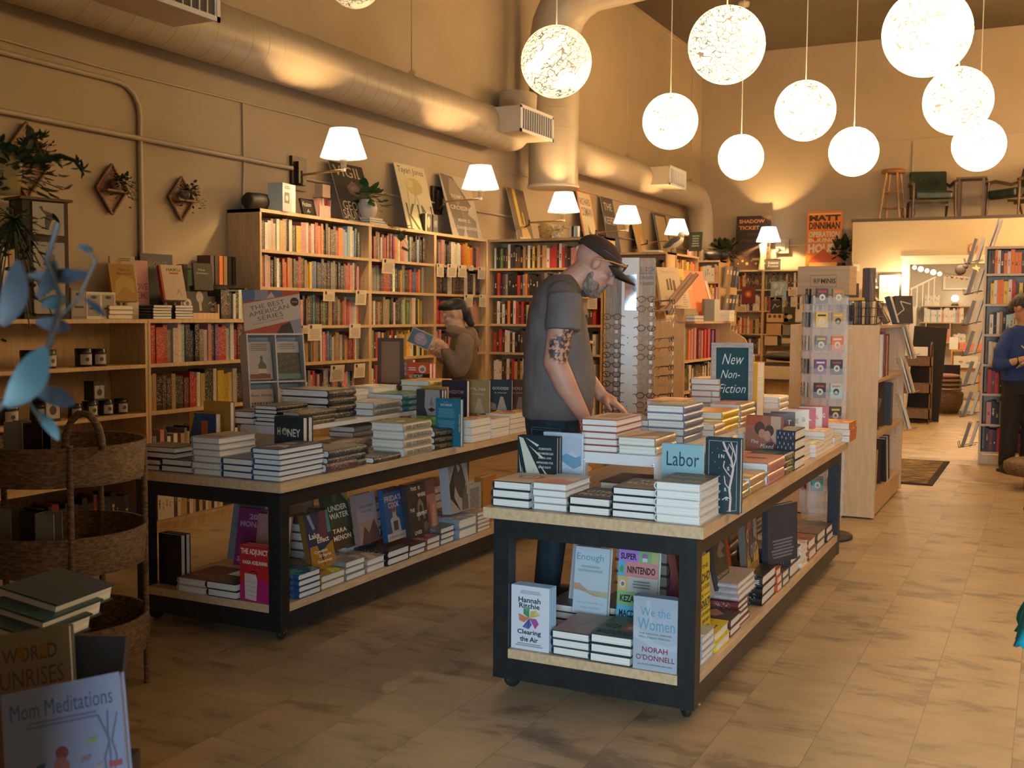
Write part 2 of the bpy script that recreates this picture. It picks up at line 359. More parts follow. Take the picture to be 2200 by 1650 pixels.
b2 = [(-5.1, 11.25, 3.28), (-5.1, 16.55, 3.28)]+[(-5.1, 16.55+.45*math.sin(a), 3.28-.45+.45*math.cos(a)) for a in (.3, .6, .9, 1.2, 1.57)]+[(-5.1, 17.0, 2.15)]
under(spiral(MB(), b2, .19), 'duct_pipe', M_duct, t2); vent(t2, 14.45, lw=.7, h=.26)
t3 = thing('column_duct', 'thick vertical cream duct hanging from the ceiling with an open lower end', 'duct', (-4.92, 10.87, 2.8))
CX, CY = -4.92, 10.87; cr_ = .27
pp = [(CX, CY, 2.8), (CX, CY, 4.35)]+[(CX+.55-.55*math.cos(a), CY, 4.35+.55*math.sin(a)) for a in (.3, .6, .9, 1.2, 1.45)]+[(CX+1.4, CY, 4.98)]
under(spiral(MB(), pp, cr_, .2), 'duct_pipe', M_duct, t3)
under(MB().lathe([(cr_+.012, .0), (cr_+.012, .03), (cr_, .03)], 32, (CX, CY, 2.78)).lathe([(0, .0), (cr_+.012, 0)], 32, (CX, CY, 2.781)), 'bottom_plate', plain((.72, .62, .45), .5), t3)
# hanger wires of the ducts
for (yy, zt) in ((8.25, 3.48), (13.6, 3.47), (16.4, 3.47)):
    w_ = thing('hanger_wire', 'thin wire holding up the duct, ' + {8.25: 'between the two near wall lamps', 13.6: 'just beyond the column duct', 16.4: 'close to the back corner'}[yy], 'wire', (-5.1, yy, zt), group='duct hanger wires')
    MB().tube([(0, 0, 0), (0, 0, ZC-zt)], .006, 6).build('wire', plain((.4, .34, .24)), w_); MB().box((-.02, -.02, -.02), (.02, .02, .05)).build('clamp', M_chrome, w_)
# conduits
def pipe(name, label, pts, r, cat='pipe'): return tag(MB().tube(pts, r, 8).build(name, M_duct), label, cat)
c_ = [(-5.33, 1, 2.86), (-5.33, 5.12, 2.86)]+[(-5.33, 5.12+.18*math.sin(a), 2.68+.18*math.cos(a)) for a in (.4, .8, 1.2, 1.57)]+[(-5.33, 5.3, 1.45)]
pipe('electrical_conduit', 'painted conduit that bends down the left wall beside the wooden planters', c_, .017)
pipe('electrical_conduit', 'painted conduit running level along the left wall into the first lamp plate', [(-5.315, 1, 2.53), (-5.315, 6.85, 2.53)], .017)
pipe('electrical_conduit', 'thin level conduit running behind the wall lamps to the back corner', [(-5.33, 7.0, 2.47), (-5.33, 17.7, 2.47)], .012)
pipe('electrical_conduit', 'thin level conduit across the back wall behind the posters', [(-5.3, 17.73, 2.55), (XLO, 17.73, 2.55)], .016)
pipe('wall_cable', 'pair of thin painted cables stapled along the left wall under the duct', [(-5.34, 1, 2.935), (-5.34, 3, 2.95), (-5.34, 5, 2.925), (-5.34, 7, 2.95), (-5.34, 9, 2.94), (-5.34, 12, 2.96), (-5.34, 17.7, 2.95)], .008, 'cable')
pipe('wall_cable', 'thin painted cable hanging straight down to the black speaker', [(-5.34, 6.31, 2.95), (-5.34, 6.32, 2.5), (-5.34, 6.30, 2.17)], .007, 'cable')
pipe('wall_cable', 'painted cable across the back wall above the loft', [(-2.9, 17.73, 4.1), (-2.5, 17.73, 4.12), (XR, 17.73, 4.12)], .008, 'cable')
pipe('wall_cable', 'painted cable dropping to the loft beside the stool', [(-2.02, 17.73, 4.1), (-2.02, 17.73, 3.1)], .01, 'cable')
# ================= GLOBE PENDANTS =================
def globe_mat():
    m, nt, b, N, L = nodes('string_globe'); tc = N.new('ShaderNodeTexCoord'); oi = N.new('ShaderNodeObjectInfo')
    ad = N.new('ShaderNodeVectorMath'); L.new(tc.outputs['Object'], ad.inputs[0]); cb = N.new('ShaderNodeCombineXYZ'); L.new(oi.outputs['Random'], cb.inputs[0]); L.new(cb.outputs[0], ad.inputs[1])
    prev = None
    for sc, rot in ((11, 0), (9, 1.1), (12, 2.3), (10, .5)):
        mp = N.new('ShaderNodeMapping'); mp.inputs['Rotation'].default_value = (rot, rot*1.7, rot*.6); L.new(ad.outputs[0], mp.inputs[0])
        wv = N.new('ShaderNodeTexWave'); wv.inputs['Scale'].default_value = sc; wv.inputs['Distortion'].default_value = 9; wv.inputs['Detail'].default_value = 1; wv.inputs['Detail Scale'].default_value = 1.3; L.new(mp.outputs[0], wv.inputs[0])
        s3 = N.new('ShaderNodeMath'); s3.operation = 'GREATER_THAN'; s3.inputs[1].default_value = .960; L.new(wv.outputs['Fac'], s3.inputs[0])
        if prev is None: prev = s3
        else:
            a = N.new('ShaderNodeMath'); a.operation = 'MAXIMUM'; L.new(prev.outputs[0], a.inputs[0]); L.new(s3.outputs[0], a.inputs[1]); prev = a
    # the wound threads of the shade read darker where they are dense; patchy
    n2 = N.new('ShaderNodeTexNoise'); n2.inputs['Scale'].default_value = 4; L.new(ad.outputs[0], n2.inputs['Vector'])
    g = N.new('ShaderNodeMath'); g.operation = 'GREATER_THAN'; g.inputs[1].default_value = .46; L.new(n2.outputs[0], g.inputs[0])
    mu = N.new('ShaderNodeMath'); mu.operation = 'MULTIPLY'; L.new(prev.outputs[0], mu.inputs[0]); L.new(g.outputs[0], mu.inputs[1])
    ly = N.new('ShaderNodeLayerWeight'); ly.inputs[0].default_value = .12
    mx = N.new('ShaderNodeMixRGB'); mx.inputs[1].default_value = (1, .63, .28, 1); mx.inputs[2].default_value = (.9, .52, .16, 1)
    cl = N.new('ShaderNodeMapRange'); cl.inputs[1].default_value = 0; cl.inputs[2].default_value = 1; cl.inputs[3].default_value = GLOBE_L; cl.inputs[4].default_value = .95
    L.new(mu.outputs[0], mx.inputs[0]); L.new(mu.outputs[0], cl.inputs[0])
    mo = N.new('ShaderNodeMixRGB'); mo.blend_type = 'MULTIPLY'; mo.inputs[0].default_value = 1; L.new(mx.outputs[0], mo.inputs[1]); L.new(oi.outputs['Color'], mo.inputs[2])
    L.new(mo.outputs[0], b.inputs['Emission Color']); L.new(cl.outputs[0], b.inputs['Emission Strength']); b.inputs['Base Color'].default_value = (.8, .7, .5, 1)
    return m
M_globe = globe_mat()
prof = [(.25*math.sin(a), -.25*math.cos(a)) for a in [PI*i/24 for i in range(0, 23)]]
gm = MB().lathe(prof, 40).mesh('globe_shade', M_globe)
rim = MB().lathe([(.25*math.sin(PI*22/24), .25*math.cos(PI*2/24)), (.06, .243)], 32).mesh('shade_opening', plain((.9, .7, .4), .5))
cordm = MB().tube([(0, 0, 0), (0, 0, 1)], .0045, 6).mesh('cord', plain((.85, .8, .7), .5))
def globe(x, y, z, label, s=1.0, k=1.0):
    t = thing('globe_pendant', label, 'lamp', (x, y, z), R.random()*6, group='globe pendants over the shop floor')
    link('globe_shade', gm, t, scale=(s, s, s), color=(k, k, k)); link('shade_rim', rim, t, scale=(s, s, s)); link('cord', cordm, t, loc=(0, 0, .24*s), scale=(1, 1, ZC-z-.24*s))
    MB().lathe([(0, 0), (.05, 0), (.05, .03), (0, .03)], 16, (0, 0, ZC-z-.03)).build('ceiling_canopy', plain((.8, .75, .65)), t); return t
GL = [(1195, 133, 76, 'globe pendant in front of the thick column duct'), (1440, 261, 59, 'globe pendant second from the left, over the capped person'),
      (1561, 97, 82, 'large globe pendant in the middle of the nearest row, cord against the dark ceiling'), (1592, 338, 48, 'smallest globe pendant, hanging lowest near the back left corner'),
      (1730, 238, 64, 'middle globe pendant of the second row, above the orange poster'), (1834, 326, 52, 'globe pendant just left of the tall wooden stool on the loft'),
      (1992, 70, 93, 'largest globe pendant, cut by the top edge at the upper right'), (2058, 217, 72, 'globe pendant at the right overlapping the smaller one below it'),
      (2103, 312, 55, 'globe pendant above the green armchair, half behind a bigger globe')]
for (px, py, rr, lb), gx in zip(GL, (-3.2, -3.2, -1.97, -3.2, -1.95, -1.93, -.72, -.70, -.72)):
    p = at(px, py, x=gx); D = (p-Vector((0, 0, CAM_H))).dot(_w); globe(p.x, p.y, p.z, lb, rr*D/FPX/.25, (.12 if gx < -3 else .25 if gx < -1 else 1.0) if p.y < 8 else .45 if p.y < 10.5 else 1.4)
p = at(762, -42, x=-3.2); globe(p.x, p.y, p.z, 'globe pendant of which only the underside shows at the top edge, left of the others', 58*(p-Vector((0, 0, 1.42))).dot(_w)/FPX/.25, .04)
# unseen globes added beyond the right edge, to brighten back wall and near floor
for gx in (.55, 1.8):
    for gy, gw in ((4.7, 'nearest'), (7.1, 'second'), (9.4, 'third'), (11.8, 'fourth'), (14.8, 'far')): globe(gx, gy, 3.15, gw+' added globe pendant of the '+('first' if gx < 1 else 'last')+' row beyond the right edge', 1.0, {4.7: .8, 7.1: .4, 9.4: .2, 11.8: .4, 14.8: 4.4}[gy])
# smoke detector on the ceiling
tag(MB().lathe([(0, 0), (.07, 0), (.08, .03), (.08, .06), (0, .06)], 20, tuple(at(1598, 14, z=ZC-.06))).build('smoke_detector', plain((.6, .5, .35))), 'small round cream smoke detector on the dark ceiling', 'smoke detector')
# ================= SWING ARM WALL LAMPS =================
def shade_mat():
    m, nt, b, N, L = nodes('lit_lamp_shade'); b.inputs['Base Color'].default_value = (.85, .85, .85, 1)
    b.inputs['Emission Color'].default_value = (1, .93, .88, 1); b.inputs['Emission Strength'].default_value = 1.6; return m
M_shade = shade_mat()
shade_me = MB().lathe([(.165, 0), (.163, .01), (.098, .20), (.096, .20), (.161, .01), (.165, 0)], 32).mesh('lamp_shade', M_shade)
bulb_me = MB().sphere((0, 0, .07), .028, 12).lathe([(.018, -.06), (.018, .05)], 10).mesh('bulb', [plain((1, .8, .5), emit=8)])
def wall_lamp(lx, ly, lz, py_, label, along='x', s=1.0, k=1.0):
    t = thing('wall_lamp', label, 'lamp', (lx, ly, lz), 0, group='swing arm lamps on the walls')
    link('lamp_shade', shade_me, t, scale=(s, s, s)); link('bulb', bulb_me, t)
    MB().lathe([(0, -.075), (.022, -.075), (.022, -.03), (.03, -.03), (.03, 0), (0, 0)], 14).box((-.012, -.012, -.10), (.012, .012, -.07)).build('socket', plain((.75, .62, .42), .35), t)
    if along == 'x':
        jx = XL-lx+.30; jy = (py_-ly); a = MB().tube([(0, 0, -.09), (jx, jy*.25-.0, -.09)], .009, 8).build('arm', M_brass, t)
        MB().tube([(jx, jy*.25, -.12), (jx, jy*.25, -.06)], .010, 8).tube([(jx, jy*.25, -.115), (XL-lx+.05, jy, -.115)], .009, 8).build('lower_arm', M_bronze, t)
        MB().box((XL-lx, jy-.09, -.16), (XL-lx+.03, jy+.09, .10)).box((XL-lx+.03, jy-.05, -.12), (XL-lx+.06, jy+.05, .06)).build('wall_plate', M_bronze, t)
    else:
        MB().tube([(0, 0, -.09), (-.05, .18, -.09), (.12, .3, -.10)], .009, 8).build('arm', M_brass, t)
        MB().box((.03, .33, -.17), (.25, .36, .06)).box((.08, .31, -.12), (.20, .33, .01)).build('wall_plate', plain((.3, .24, .16), .4, .5), t)
    light("lamp_bulb_light", "POINT", (0, 0, .08), SCONCE*k, (1, .62, .27), shadow_soft_size=.03).parent = t
    return t
SCONCE = 150
for (px, py, lb, py_) in ((738, 338, 'nearest wall lamp, its white shade overlapping the dark poster', 6.95), (1032, 405, 'second wall lamp, beside the grey sculptural poster', 9.08), (1211, 455, 'wall lamp left of the capped head, under the column duct', 10.9), (1348, 479, 'wall lamp above the capped head', 12.8), (1454, 503, 'small wall lamp over the seabird figure', 14.6)):
    p = at(px, py, x=-4.6); wall_lamp(p.x, p.y, p.z, py_, lb)
p = at(1651, 519, y=17.35); wall_lamp(p.x, p.y, p.z, 0, 'small wall lamp between the dark poster and the orange poster', 'y', 1.15, 2.8)
# ================= BOOKS =================
CL = dict(k=(.018, .016, .016), n=(.022, .035, .075), w=(.70, .64, .54), y=(.78, .50, .05), g=(.50, .33, .13), o=(.78, .20, .035), r=(.50, .035, .025), p=(.62, .26, .25),
          b=(.05, .14, .34), l=(.30, .48, .60), t=(.04, .28, .30), e=(.10, .22, .08), d=(.08, .045, .03), c=(.22, .21, .20), m=(.20, .03, .04), v=(.16, .06, .20), s=(.42, .60, .56), u=(.36, .22, .10), x=(.86, .84, .80))
CN = dict(k='black', n='navy', w='cream', y='yellow', g='tan', o='orange', r='red', p='pink', b='blue', l='pale blue', t='teal', e='green', d='dark brown', c='grey', m='maroon', v='purple', s='mint green', u='brown', x='white')
ORD = ['first', 'second', 'third', 'fourth', 'fifth', 'sixth', 'seventh', 'eighth', 'ninth', 'tenth', 'eleventh', 'twelfth', 'thirteenth', 'fourteenth', 'fifteenth', 'sixteenth']
# lying hardcover, unit size .16 x .24 x .03: spine on -x side, long side along y, bottom at z=0
def lying():
    b = MB(); W_, L_, T = .16, .24, .03; bt = .003
    b.box((.004, 0, 0), (W_, L_, bt)); b.box((.004, 0, T-bt), (W_, L_, T), 0)
    b.add([(.004, 0, T+.00002), (W_, 0, T+.00002), (W_, L_, T+.00002), (.004, L_, T+.00002)], [(0, 1, 2, 3)], 1)
    # rounded spine
    pr = [(.006, 0), (.0, .003), (-.0035, .009), (-.0045, .015), (-.0035, .021), (0, .027), (.006, .03)]; pi = [(.006, .003), (.004, .006), (.001, .010), (0, .015), (.001, .02), (.004, .024), (.006, .027)]
    n = len(pr); vs = [(x, 0, z) for x, z in pr]+[(x, L_, z) for x, z in pr]+[(x, 0, z) for x, z in pi]+[(x, L_, z) for x, z in pi]
    b.add(vs, [(i, i+1, n+i+1, n+i)[::-1] for i in range(n-1)], 2, True)
    b.add(vs, [(i, i+1, 2*n+i+1, 2*n+i) for i in range(n-1)]+[(n+i, n+i+1, 3*n+i+1, 3*n+i)[::-1] for i in range(n-1)], 0)
    return b
def lying_pages():
    b = MB(); b.box((.005, .004, .003), (.155, .236, .027)); return b.mesh('pages', M_pages)
_ly = lying(); ME_LY = _ly.mesh('hardcover', [M_board, M_front, M_spy]); ME_LYP = _ly.mesh('hardcover', [M_board, M_front, M_board]); ME_LP = lying_pages()
def lying_pb():
    b = MB(); W_, L_, T = .16, .24, .03
    b.box((0, 0, 0), (W_, L_, .001)); b.box((0, 0, T-.001), (W_, L_, T)); b.add([(0, 0, T+.00002), (W_, 0, T+.00002), (W_, L_, T+.00002), (0, L_, T+.00002)], [(0, 1, 2, 3)], 1)
    b.box((0, 0, 0), (.001, L_, T), 2); return b
def lying_pbp(): return MB().box((.001, .0005, .001), (.159, .2395, .029)).mesh('pages', M_pages)
_pb = lying_pb(); ME_PB = _pb.mesh('paperback', [M_board, M_front, M_spy]); ME_PBP = _pb.mesh('paperback', [M_board, M_front, M_board]); ME_PP = lying_pbp()
# upright shelved book, unit .03 x .15 x .22, spine at y=0 facing -y
def upright():
    b = MB(); b.box((0, 0, 0), (.002, .15, .22)); b.box((.028, 0, 0), (.03, .15, .22)); b.box((.002, .0005, 0), (.028, .003, .22)); b.add([(.0, -.0001, 0), (.03, -.0001, 0), (.03, -.0001, .22), (.0, -.0001, .22)], [(0, 1, 2, 3)], 1)
    b.box((.002, .003, .003), (.028, .146, .215), 2); return b.mesh('shelved_book', [M_board, M_spz, M_pages])
ME_UP = upright()
# face-out upright book, unit .16 x .03 x .24: front at y=0 facing -y, spine on -x side
def faceout():
    b = MB(); b.box((0, 0, 0), (.16, .002, .24)); b.box((0, .028, 0), (.16, .03, .24)); b.box((0, .002, 0), (.002, .028, .24), 1); return b.mesh('face_out_book', [M_board, M_board])
ME_FO = faceout(); ME_FP = MB().box((.002, .002, .003), (.155, .028, .236)).mesh('pages', M_pages)
def flat(x, y, z, w, l, t, c, label, side=-1, rz=0.0, pb=False, group=None, name=None, spine=None, art=None):
    """a lying book; (x,y) its near left corner; side=-1 spine left, +1 spine right"""
    c = CL[c] if isinstance(c, str) else c
    sx, sy, sz = w/.16, l/.24, t/.03
    if side < 0: loc = (x, y, z); rot = (0, 0, rz)
    else: loc = (x+w*math.cos(rz)-l*math.sin(rz), y+w*math.sin(rz)+l*math.cos(rz), z); rot = (0, 0, rz+PI)
    o = link(name or ('paperback_book' if pb else 'hardcover_book'), (ME_PBP if spine else ME_PB) if pb else (ME_LYP if spine else ME_LY), loc=loc, rot=rot, scale=(sx, sy, sz), color=c)
    link('pages', ME_PP if pb else ME_LP, o); tag(o, label, 'book', group)
    if spine:   # (text, colour, relative length) printed on the spine
        tx, tc, rl = spine[:3]; pm = printed([('t', tx, .5, .5, rl, .5, tc, .02)], l, t)
        # spine faces outward on the left (x-) side of the unit book
        q = link('spine_lettering', pm, o); q.matrix_parent_inverse = Matrix.Identity(4)
        q.scale = (1/sx, 1/sx, 1/sz)
        if rot[2] > 1: q.rotation_euler = (0, 0, -PI/2); q.location = (-.0052, .24, 0); q.scale = (1/sy, 1/sx, 1/sz)
        else: q.rotation_euler = (0, 0, -PI/2); q.location = (-.0052, .24, 0); q.scale = (1/sy, 1/sx, 1/sz)
    if art:     # print lying on the top cover, seen from the near end
        pm = printed(art, w, l); q = link('cover_print', pm, o)
        sg = 1 if side < 0 else -1
        q.rotation_euler = (-PI/2, 0, 0) if side < 0 else (-PI/2, 0, PI)
        q.scale = (1/sx, 1/sz, 1/sy)
        q.location = (0, 0, .03) if side < 0 else (.16, .24, .03)
    return o
ALLOUT = []
def stack(x, y, z, n, w, l, t, c, what, side=-1, pb=False, jit=.006, group=None, spine=None, rz=0, art=None, covers=None):
    """n books lying on one another; `what` says which pile; every label names the layer"""
    zz = z
    for i in range(n):
        pos = 'topmost' if i == n-1 else 'bottom one' if i == 0 else ORD[i]+' from bottom'
        lb = what if n == 1 else what+', '+pos
        cc = covers[i] if covers else c
        flat(x+R.uniform(-jit, jit)*.4, y+R.uniform(-jit, jit), zz+.0006, w, l, t, cc, lb, side, rz+R.uniform(-.007, .007), pb, group, None, spine, art if i == n-1 else None); zz += t+.0008
    return zz
def face(x, y, z, w, h, t, c, label, elems, rz=0.0, tilt=0.0, n=1, name='display_book', cat='book', group=None, spinec=None, rough=.4, pages=True):
    """upright book showing its front towards local -y; (x,y) = near left bottom corner; n copies behind one another"""
    c = CL[c] if isinstance(c, str) else c; out = None
    for i in range(n):
        off = Matrix.Rotation(rz, 3, 'Z') @ Vector((.002*i, (t+.002)*i, 0))
        lb = label if i == 0 else label.split(',')[0].split(' standing')[0].split(' by the')[0] + (', copy right behind' if i == 1 else ', rearmost copy')
        o = link(name, ME_FO, loc=(x+off.x, y+off.y, z+.0008+max(0, t*math.sin(tilt))), rot=(-tilt, 0, rz), scale=(w/.16, t/.03, h/.24), color=c); tag(o, lb, cat, group)
        if pages: link('pages', ME_FP, o)
        if i == 0 and elems: link('cover_print', printed(elems, w, h, rough), o, scale=(.16/w, .03/t, .24/h))
        out = out or o
    return out
# ---- the setting pieces that hold books ----
def bookcase(label, loc, rz, W, D, H, zs, top=True, plinth=.09, group=None, base_mat=None, name='bookcase', back=True):
    """front along local x facing -y; zs = upper faces of the boards"""
    M = base_mat or M_wood
    t = thing(name, label, 'bookcase', loc, rz, group)
    for sx in (0, W-.02):
        MB().box((sx, 0, 0), (sx+.02, D, H)).build('side_panel', M, t)
    # peg holes of the side panel
    mh = MB()
    for i in range(int((H-.3)/.032)):
        for yy in (.05,): mh.add([(W-.0205, yy-.003, .2+i*.032), (W-.0205, yy+.003, .2+i*.032), (W-.0205, yy+.003, .206+i*.032), (W-.0205, yy-.003, .206+i*.032)], [(0, 1, 2, 3)])
    mh.build('peg_holes', plain((.16, .10, .05)), t)
    if back: MB().box((.02, D-.01, plinth), (W-.02, D, H-.02)).build('back_panel', M, t)
    if top: MB().box((0, -.004, H-.024), (W, D, H)).build('top_board', M_woodh if abs(math.sin(rz)) < .5 else M, t)
    for z in zs: MB().box((.02, .0, z-.022), (W-.02, D-.01, z)).build('shelf', M, t)
    MB().box((.02, .008, 0), (W-.02, .02, plinth-.0)).build('plinth', M, t)
    return t
STUFF = MB(); SKEYS = sorted(CL); 
def sbook(M, x, z, th, h, d, ck, y=.03, lean=0):
    mm = M @ Matrix.Translation((x, y, z)) @ Matrix.Rotation(lean, 4, 'Y')
    STUFF.obox(mm, (0, 0, 0), (th, d, h), SKEYS.index(ck))
    bc = ('w', 'g', 'y')[R.randrange(3)] if CL[ck][0]+CL[ck][1] < .5 else ('d', 'u', 'r')[R.randrange(3)]
    z0 = h*R.uniform(.3, .5)
    for k in range(R.randrange(1, 5)):
        z1 = z0+h*R.uniform(.02, .09); a = th*R.uniform(.25, .42)
        STUFF.add([mm @ Vector(v) for v in ((a, -.0006, z0), (th-a, -.0006, z0), (th-a, -.0006, z1), (a, -.0006, z1))], [(0, 1, 2, 3)], SKEYS.index(bc)); z0 = z1+h*.02
def row(loc, rz, x0, x1, z, code, hmax, where=None, depth=.15, group=None, y=.03, hmin=.78, seed=0, fill=True):
    """row of spines; code letters = colours, capitals thicker. where=None -> part of the uncountable rest"""
    rr = random.Random(seed*31+len(code)); M = Matrix.Translation(loc) @ Matrix.Rotation(rz, 4, 'Z')
    where = where and where
    ths = [(.036 if ch.isupper() else .0225)*rr.uniform(.8, 1.2) for ch in code if ch != '_']
    if not where and fill and (x1-x0)/sum(ths) > 1.25:
        code = ''.join(rr.sample(code*3, len(code)*3))[:max(len(code), int((x1-x0)/.029))]; ths = [(.036 if ch.isupper() else .0225)*rr.uniform(.8, 1.2) for ch in code if ch != '_']
    gap = code.count('_')*.03; s = (x1-x0-gap)/max(sum(ths), 1e-6) if fill else 1
    x = x0; cnt = {}; tot = {}
    for ch in code: tot[ch.lower()] = tot.get(ch.lower(), 0)+1
    i = 0
    for ch in code:
        if ch == '_': x += .03; continue
        th = ths[i]*s; i += 1; k = ch.lower(); h = hmax*rr.uniform(hmin, 1); d = depth*rr.uniform(.85, 1.1)
        lean = rr.uniform(-.02, .02) if rr.random() < .8 else rr.uniform(-.09, .09)
        if where:
            cnt[k] = cnt.get(k, 0)+1; o_ = ORD[min(cnt[k]-1, 15)]
            lb = ('only ' if tot[k] == 1 else o_+' ')+CN[k]+' spine'+('' if tot[k] == 1 else ' from the left')+' on the '+where
            p = M @ Vector((x+.0004, y+rr.uniform(0, .012), z+.0008)); q_ = rr.uniform(.55, 1.0); cc = tuple(v*q_*rr.uniform(.85, 1.15) for v in CL[k])
            o = link('shelved_book', ME_UP, loc=p, rot=Euler((0, lean*.5, rz)) if False else (0, 0, rz), scale=(th/.03*.965, d/.15, h/.22), color=cc); tag(o, lb, 'book', group)
        else: sbook(M, x, z+.0008, th*.97, h, d, k, y)
        x += th
# --- nearest (low) bookcases along the left wall ---
XF = -5.03
LOWZ = [.09, .42, .79, 1.09]
bcA = bookcase('low maple bookcase holding rows of jars on dark shelves, nearest on the left', (XF, 3.2, 0), PI/2, 1.84, .31, 1.37, LOWZ)
bcB = bookcase('low maple bookcase of books between the jar bookcase and the tall bookcases', (XF, 5.045, 0), PI/2, 1.08, .31, 1.37, LOWZ)
TZ = [.09, .42, .75, 1.04, 1.32, 1.60, 1.865]
tall = []
for i, (y0, y1, lb) in enumerate(((6.14, 7.53, 'tall maple bookcase nearest the camera, its plain side panel showing'), (7.53, 8.58, 'tall maple bookcase in the middle of the three along the left wall'), (8.58, 9.58, 'tall maple bookcase behind the reader in the brown vest'))):
    tall.append(bookcase(lb, (-5.05, y0, 0), PI/2, y1-y0-.001, .295, 2.15, TZ, group='tall maple bookcases along the left wall'))
G = 'books standing on the tall bookcases'
T1 = 'shelf, nearest tall bookcase'; T2 = 'shelf, middle tall bookcase'; T3 = 'shelf, rightmost tall bookcase'
def yrow(loc, x0, x1, *a, **k): row(loc, PI/2, x0, x1, *a, **k)
U1, U2, U3 = (-5.05, 6.14, 0), (-5.05, 7.53, 0), (-5.05, 8.58, 0)
for z, code, nm, a, b in ((1.865, 'kkwwpwwggkwKYPwrWrookkudkrOlllwlbk', 'top', .03, 1.28), (1.60, 'rrwpkkxnroogddrduyybbknndkcckkndrrpwkp', 'second', .03, 1.27), (1.32, 'ucdpnddktkddeduudkgkrprpwso', 'third', .42, 1.28), (1.04, 'ydggkgugkwprbbwuguwdgrmmrwck', 'fourth', .48, 1.3), (.75, 'rprkkwwktbcnkrpppp', 'fifth', .50, 1.2)):
    yrow(U1, a, b, z, code, .235 if z < 1.8 else .245, nm+' '+T1 if z > .8 else None, group=G, seed=int(z*100))
for z, code, nm, a, b in ((1.865, 'tkrduwrrpkrvogwoppwlckkksnkk', 'top', .03, .92), (1.60, 'bccckdRRkxkdyckdrbbroc', 'second', .03, .9), (1.32, 'ddwmuducgkkwkdesyetgxwkygd', 'third', .03, .9), (1.04, 'uyddkkkkyycurnllwg', 'fourth', .03, .9), (.75, 'ddkkuurrdkw', 'fifth', .03, .6)):
    yrow(U2, a, b, z, code, .235, nm+' '+T2 if z > 1.2 else None, group=G, seed=int(z*100)+1)
for z, code, nm, a, b in ((1.865, 'dkpPdknwwwwwroyyodkP', 'top', .03, .93), (1.60, 'wddkkwwdkdddWkkwkk', 'second', .03, .93), (1.32, 'rrrrwwwpddgcppg', 'third', .03, .93), (1.04, 'dpddkdpc', 'fourth', .03, .9)):
    yrow(U3, a, b, z, code, .235, nm+' '+T3 if z > 1.2 else None, group=G, seed=int(z*100)+2)
LB = 'shelf, low bookcase'
B0 = (XF, 5.045, 0)
yrow(B0, .03, .95, 1.09, 'RRrcwwsnnkcwpdvrrwwrmk', .26, 'top '+LB, group='books on the low bookcase', seed=5)
yrow(B0, .03, .97, .79, 'ggkddgkdmrrwgkKwYygwkkd', .25, 'second '+LB, group='books on the low bookcase', seed=6)
yrow(B0, .03, .95, .42, 'kddgckcpdkwgkd', .25, None, seed=7)
yrow(B0, .03, .9, .09, 'ggwdkwwkddgw', .22, None, seed=8)
yrow((XF, 3.2, 0), .9, 1.7, .09, 'kkNNNKKm', .24, None, seed=9)
# --- bookcase that faces the camera at the end of the wall row, then the deeper alcove units ---
bookcase('maple bookcase facing the camera behind the two readers, end of the first wall run', (-5.05, 9.60, 0), 0, 1.23, .3, 2.15, [.09, .42, .75, 1.04, 1.32, 1.60, 1.865])
row((-5.05, 9.6, 0), 0, .06, 1.15, 1.865, 'skkekdwnkddkudwkykgdggwrrrkwrdKppwwgdclnr', .235, seed=11)
row((-5.05, 9.6, 0), 0, .06, 1.15, 1.60, 'gdcckcKcdkkkrokkwc', .235, seed=12)
for z, s in ((1.32, 13), (1.04, 14), (.75, 15), (.42, 16)): row((-5.05, 9.6, 0), 0, .06, 1.15, z, 'kdwkddrgwkwrdkwwkrdgwddkwrwrowww', .235, seed=s)
bookcase('maple bookcase facing the camera under the seabird figure', (-5.05, 12.15, 0), 0, 1.01, .3, 2.15, [.09, .42, .75, 1.04, 1.32, 1.60, 1.865])
row((-5.05, 12.15, 0), 0, .06, .97, 1.865, 'gddckkwwwddkkwwgd', .2, seed=21)
bookcase('maple bookcase side-on behind the leaning orange books', (-4.03, 12.46, 0), PI/2, .9, .3, 2.15, [.42, .75, 1.04, 1.32, 1.60, 1.865])
row((-4.03, 12.46, 0), PI/2, .03, .85, 1.865, 'yyknorgg', .23, seed=22); row((-4.03, 12.46, 0), PI/2, .03, .85, 1.60, 'woronuk', .23, seed=23)
bookcase('maple bookcase facing the camera under the black oblong speaker near the back corner', (-5.05, 14.2, 0), 0, 1.06, .3, 2.15, [.09, .42, .75, 1.04, 1.32, 1.60, 1.865])
for z, s in ((1.865, 31), (1.60, 32), (1.32, 33), (1.04, 34)): row((-5.05, 14.2, 0), 0, .5, 1.03, z, 'gwrwyWrwrpd', .235, seed=s)
# card racks on the side of that bookcase and on the gondola
for nm, X0, W in (('left', -5.12, .93), ('right', -4.19, 1.0), ('end', -3.19, .52)):
    bookcase('maple bookcase against the back wall, '+{'left': 'left one in the corner', 'right': 'middle one under the two posters', 'end': 'narrow one next to the loft wall'}[nm], (X0, 17.42, 0), 0, W-.001, .3, 2.15, [.09, .42, .80, 1.13, 1.50, 1.84][:5]+[1.84])
for z, code, s in ((1.84, 'wwywdddoddggdddkdkddddd', 41), (1.50, 'mMMwwwwdwkd', 42), (1.13, 'wgwddurdoogoogdddd', 43), (.80, 'dddkdkwddw', 44)): row((-5.12, 17.42, 0), 0, .35, .90, z, code, .27, seed=s, depth=.18)
row((-4.19, 17.42, 0), 0, .03, .96, 1.84, 'ddowwddrdedkgddokddd', .27, seed=45, depth=.18)
row((-4.19, 17.42, 0), 0, .03, .96, 1.50, 'gwkkwwdrwdkwu', .27, seed=46, depth=.18)
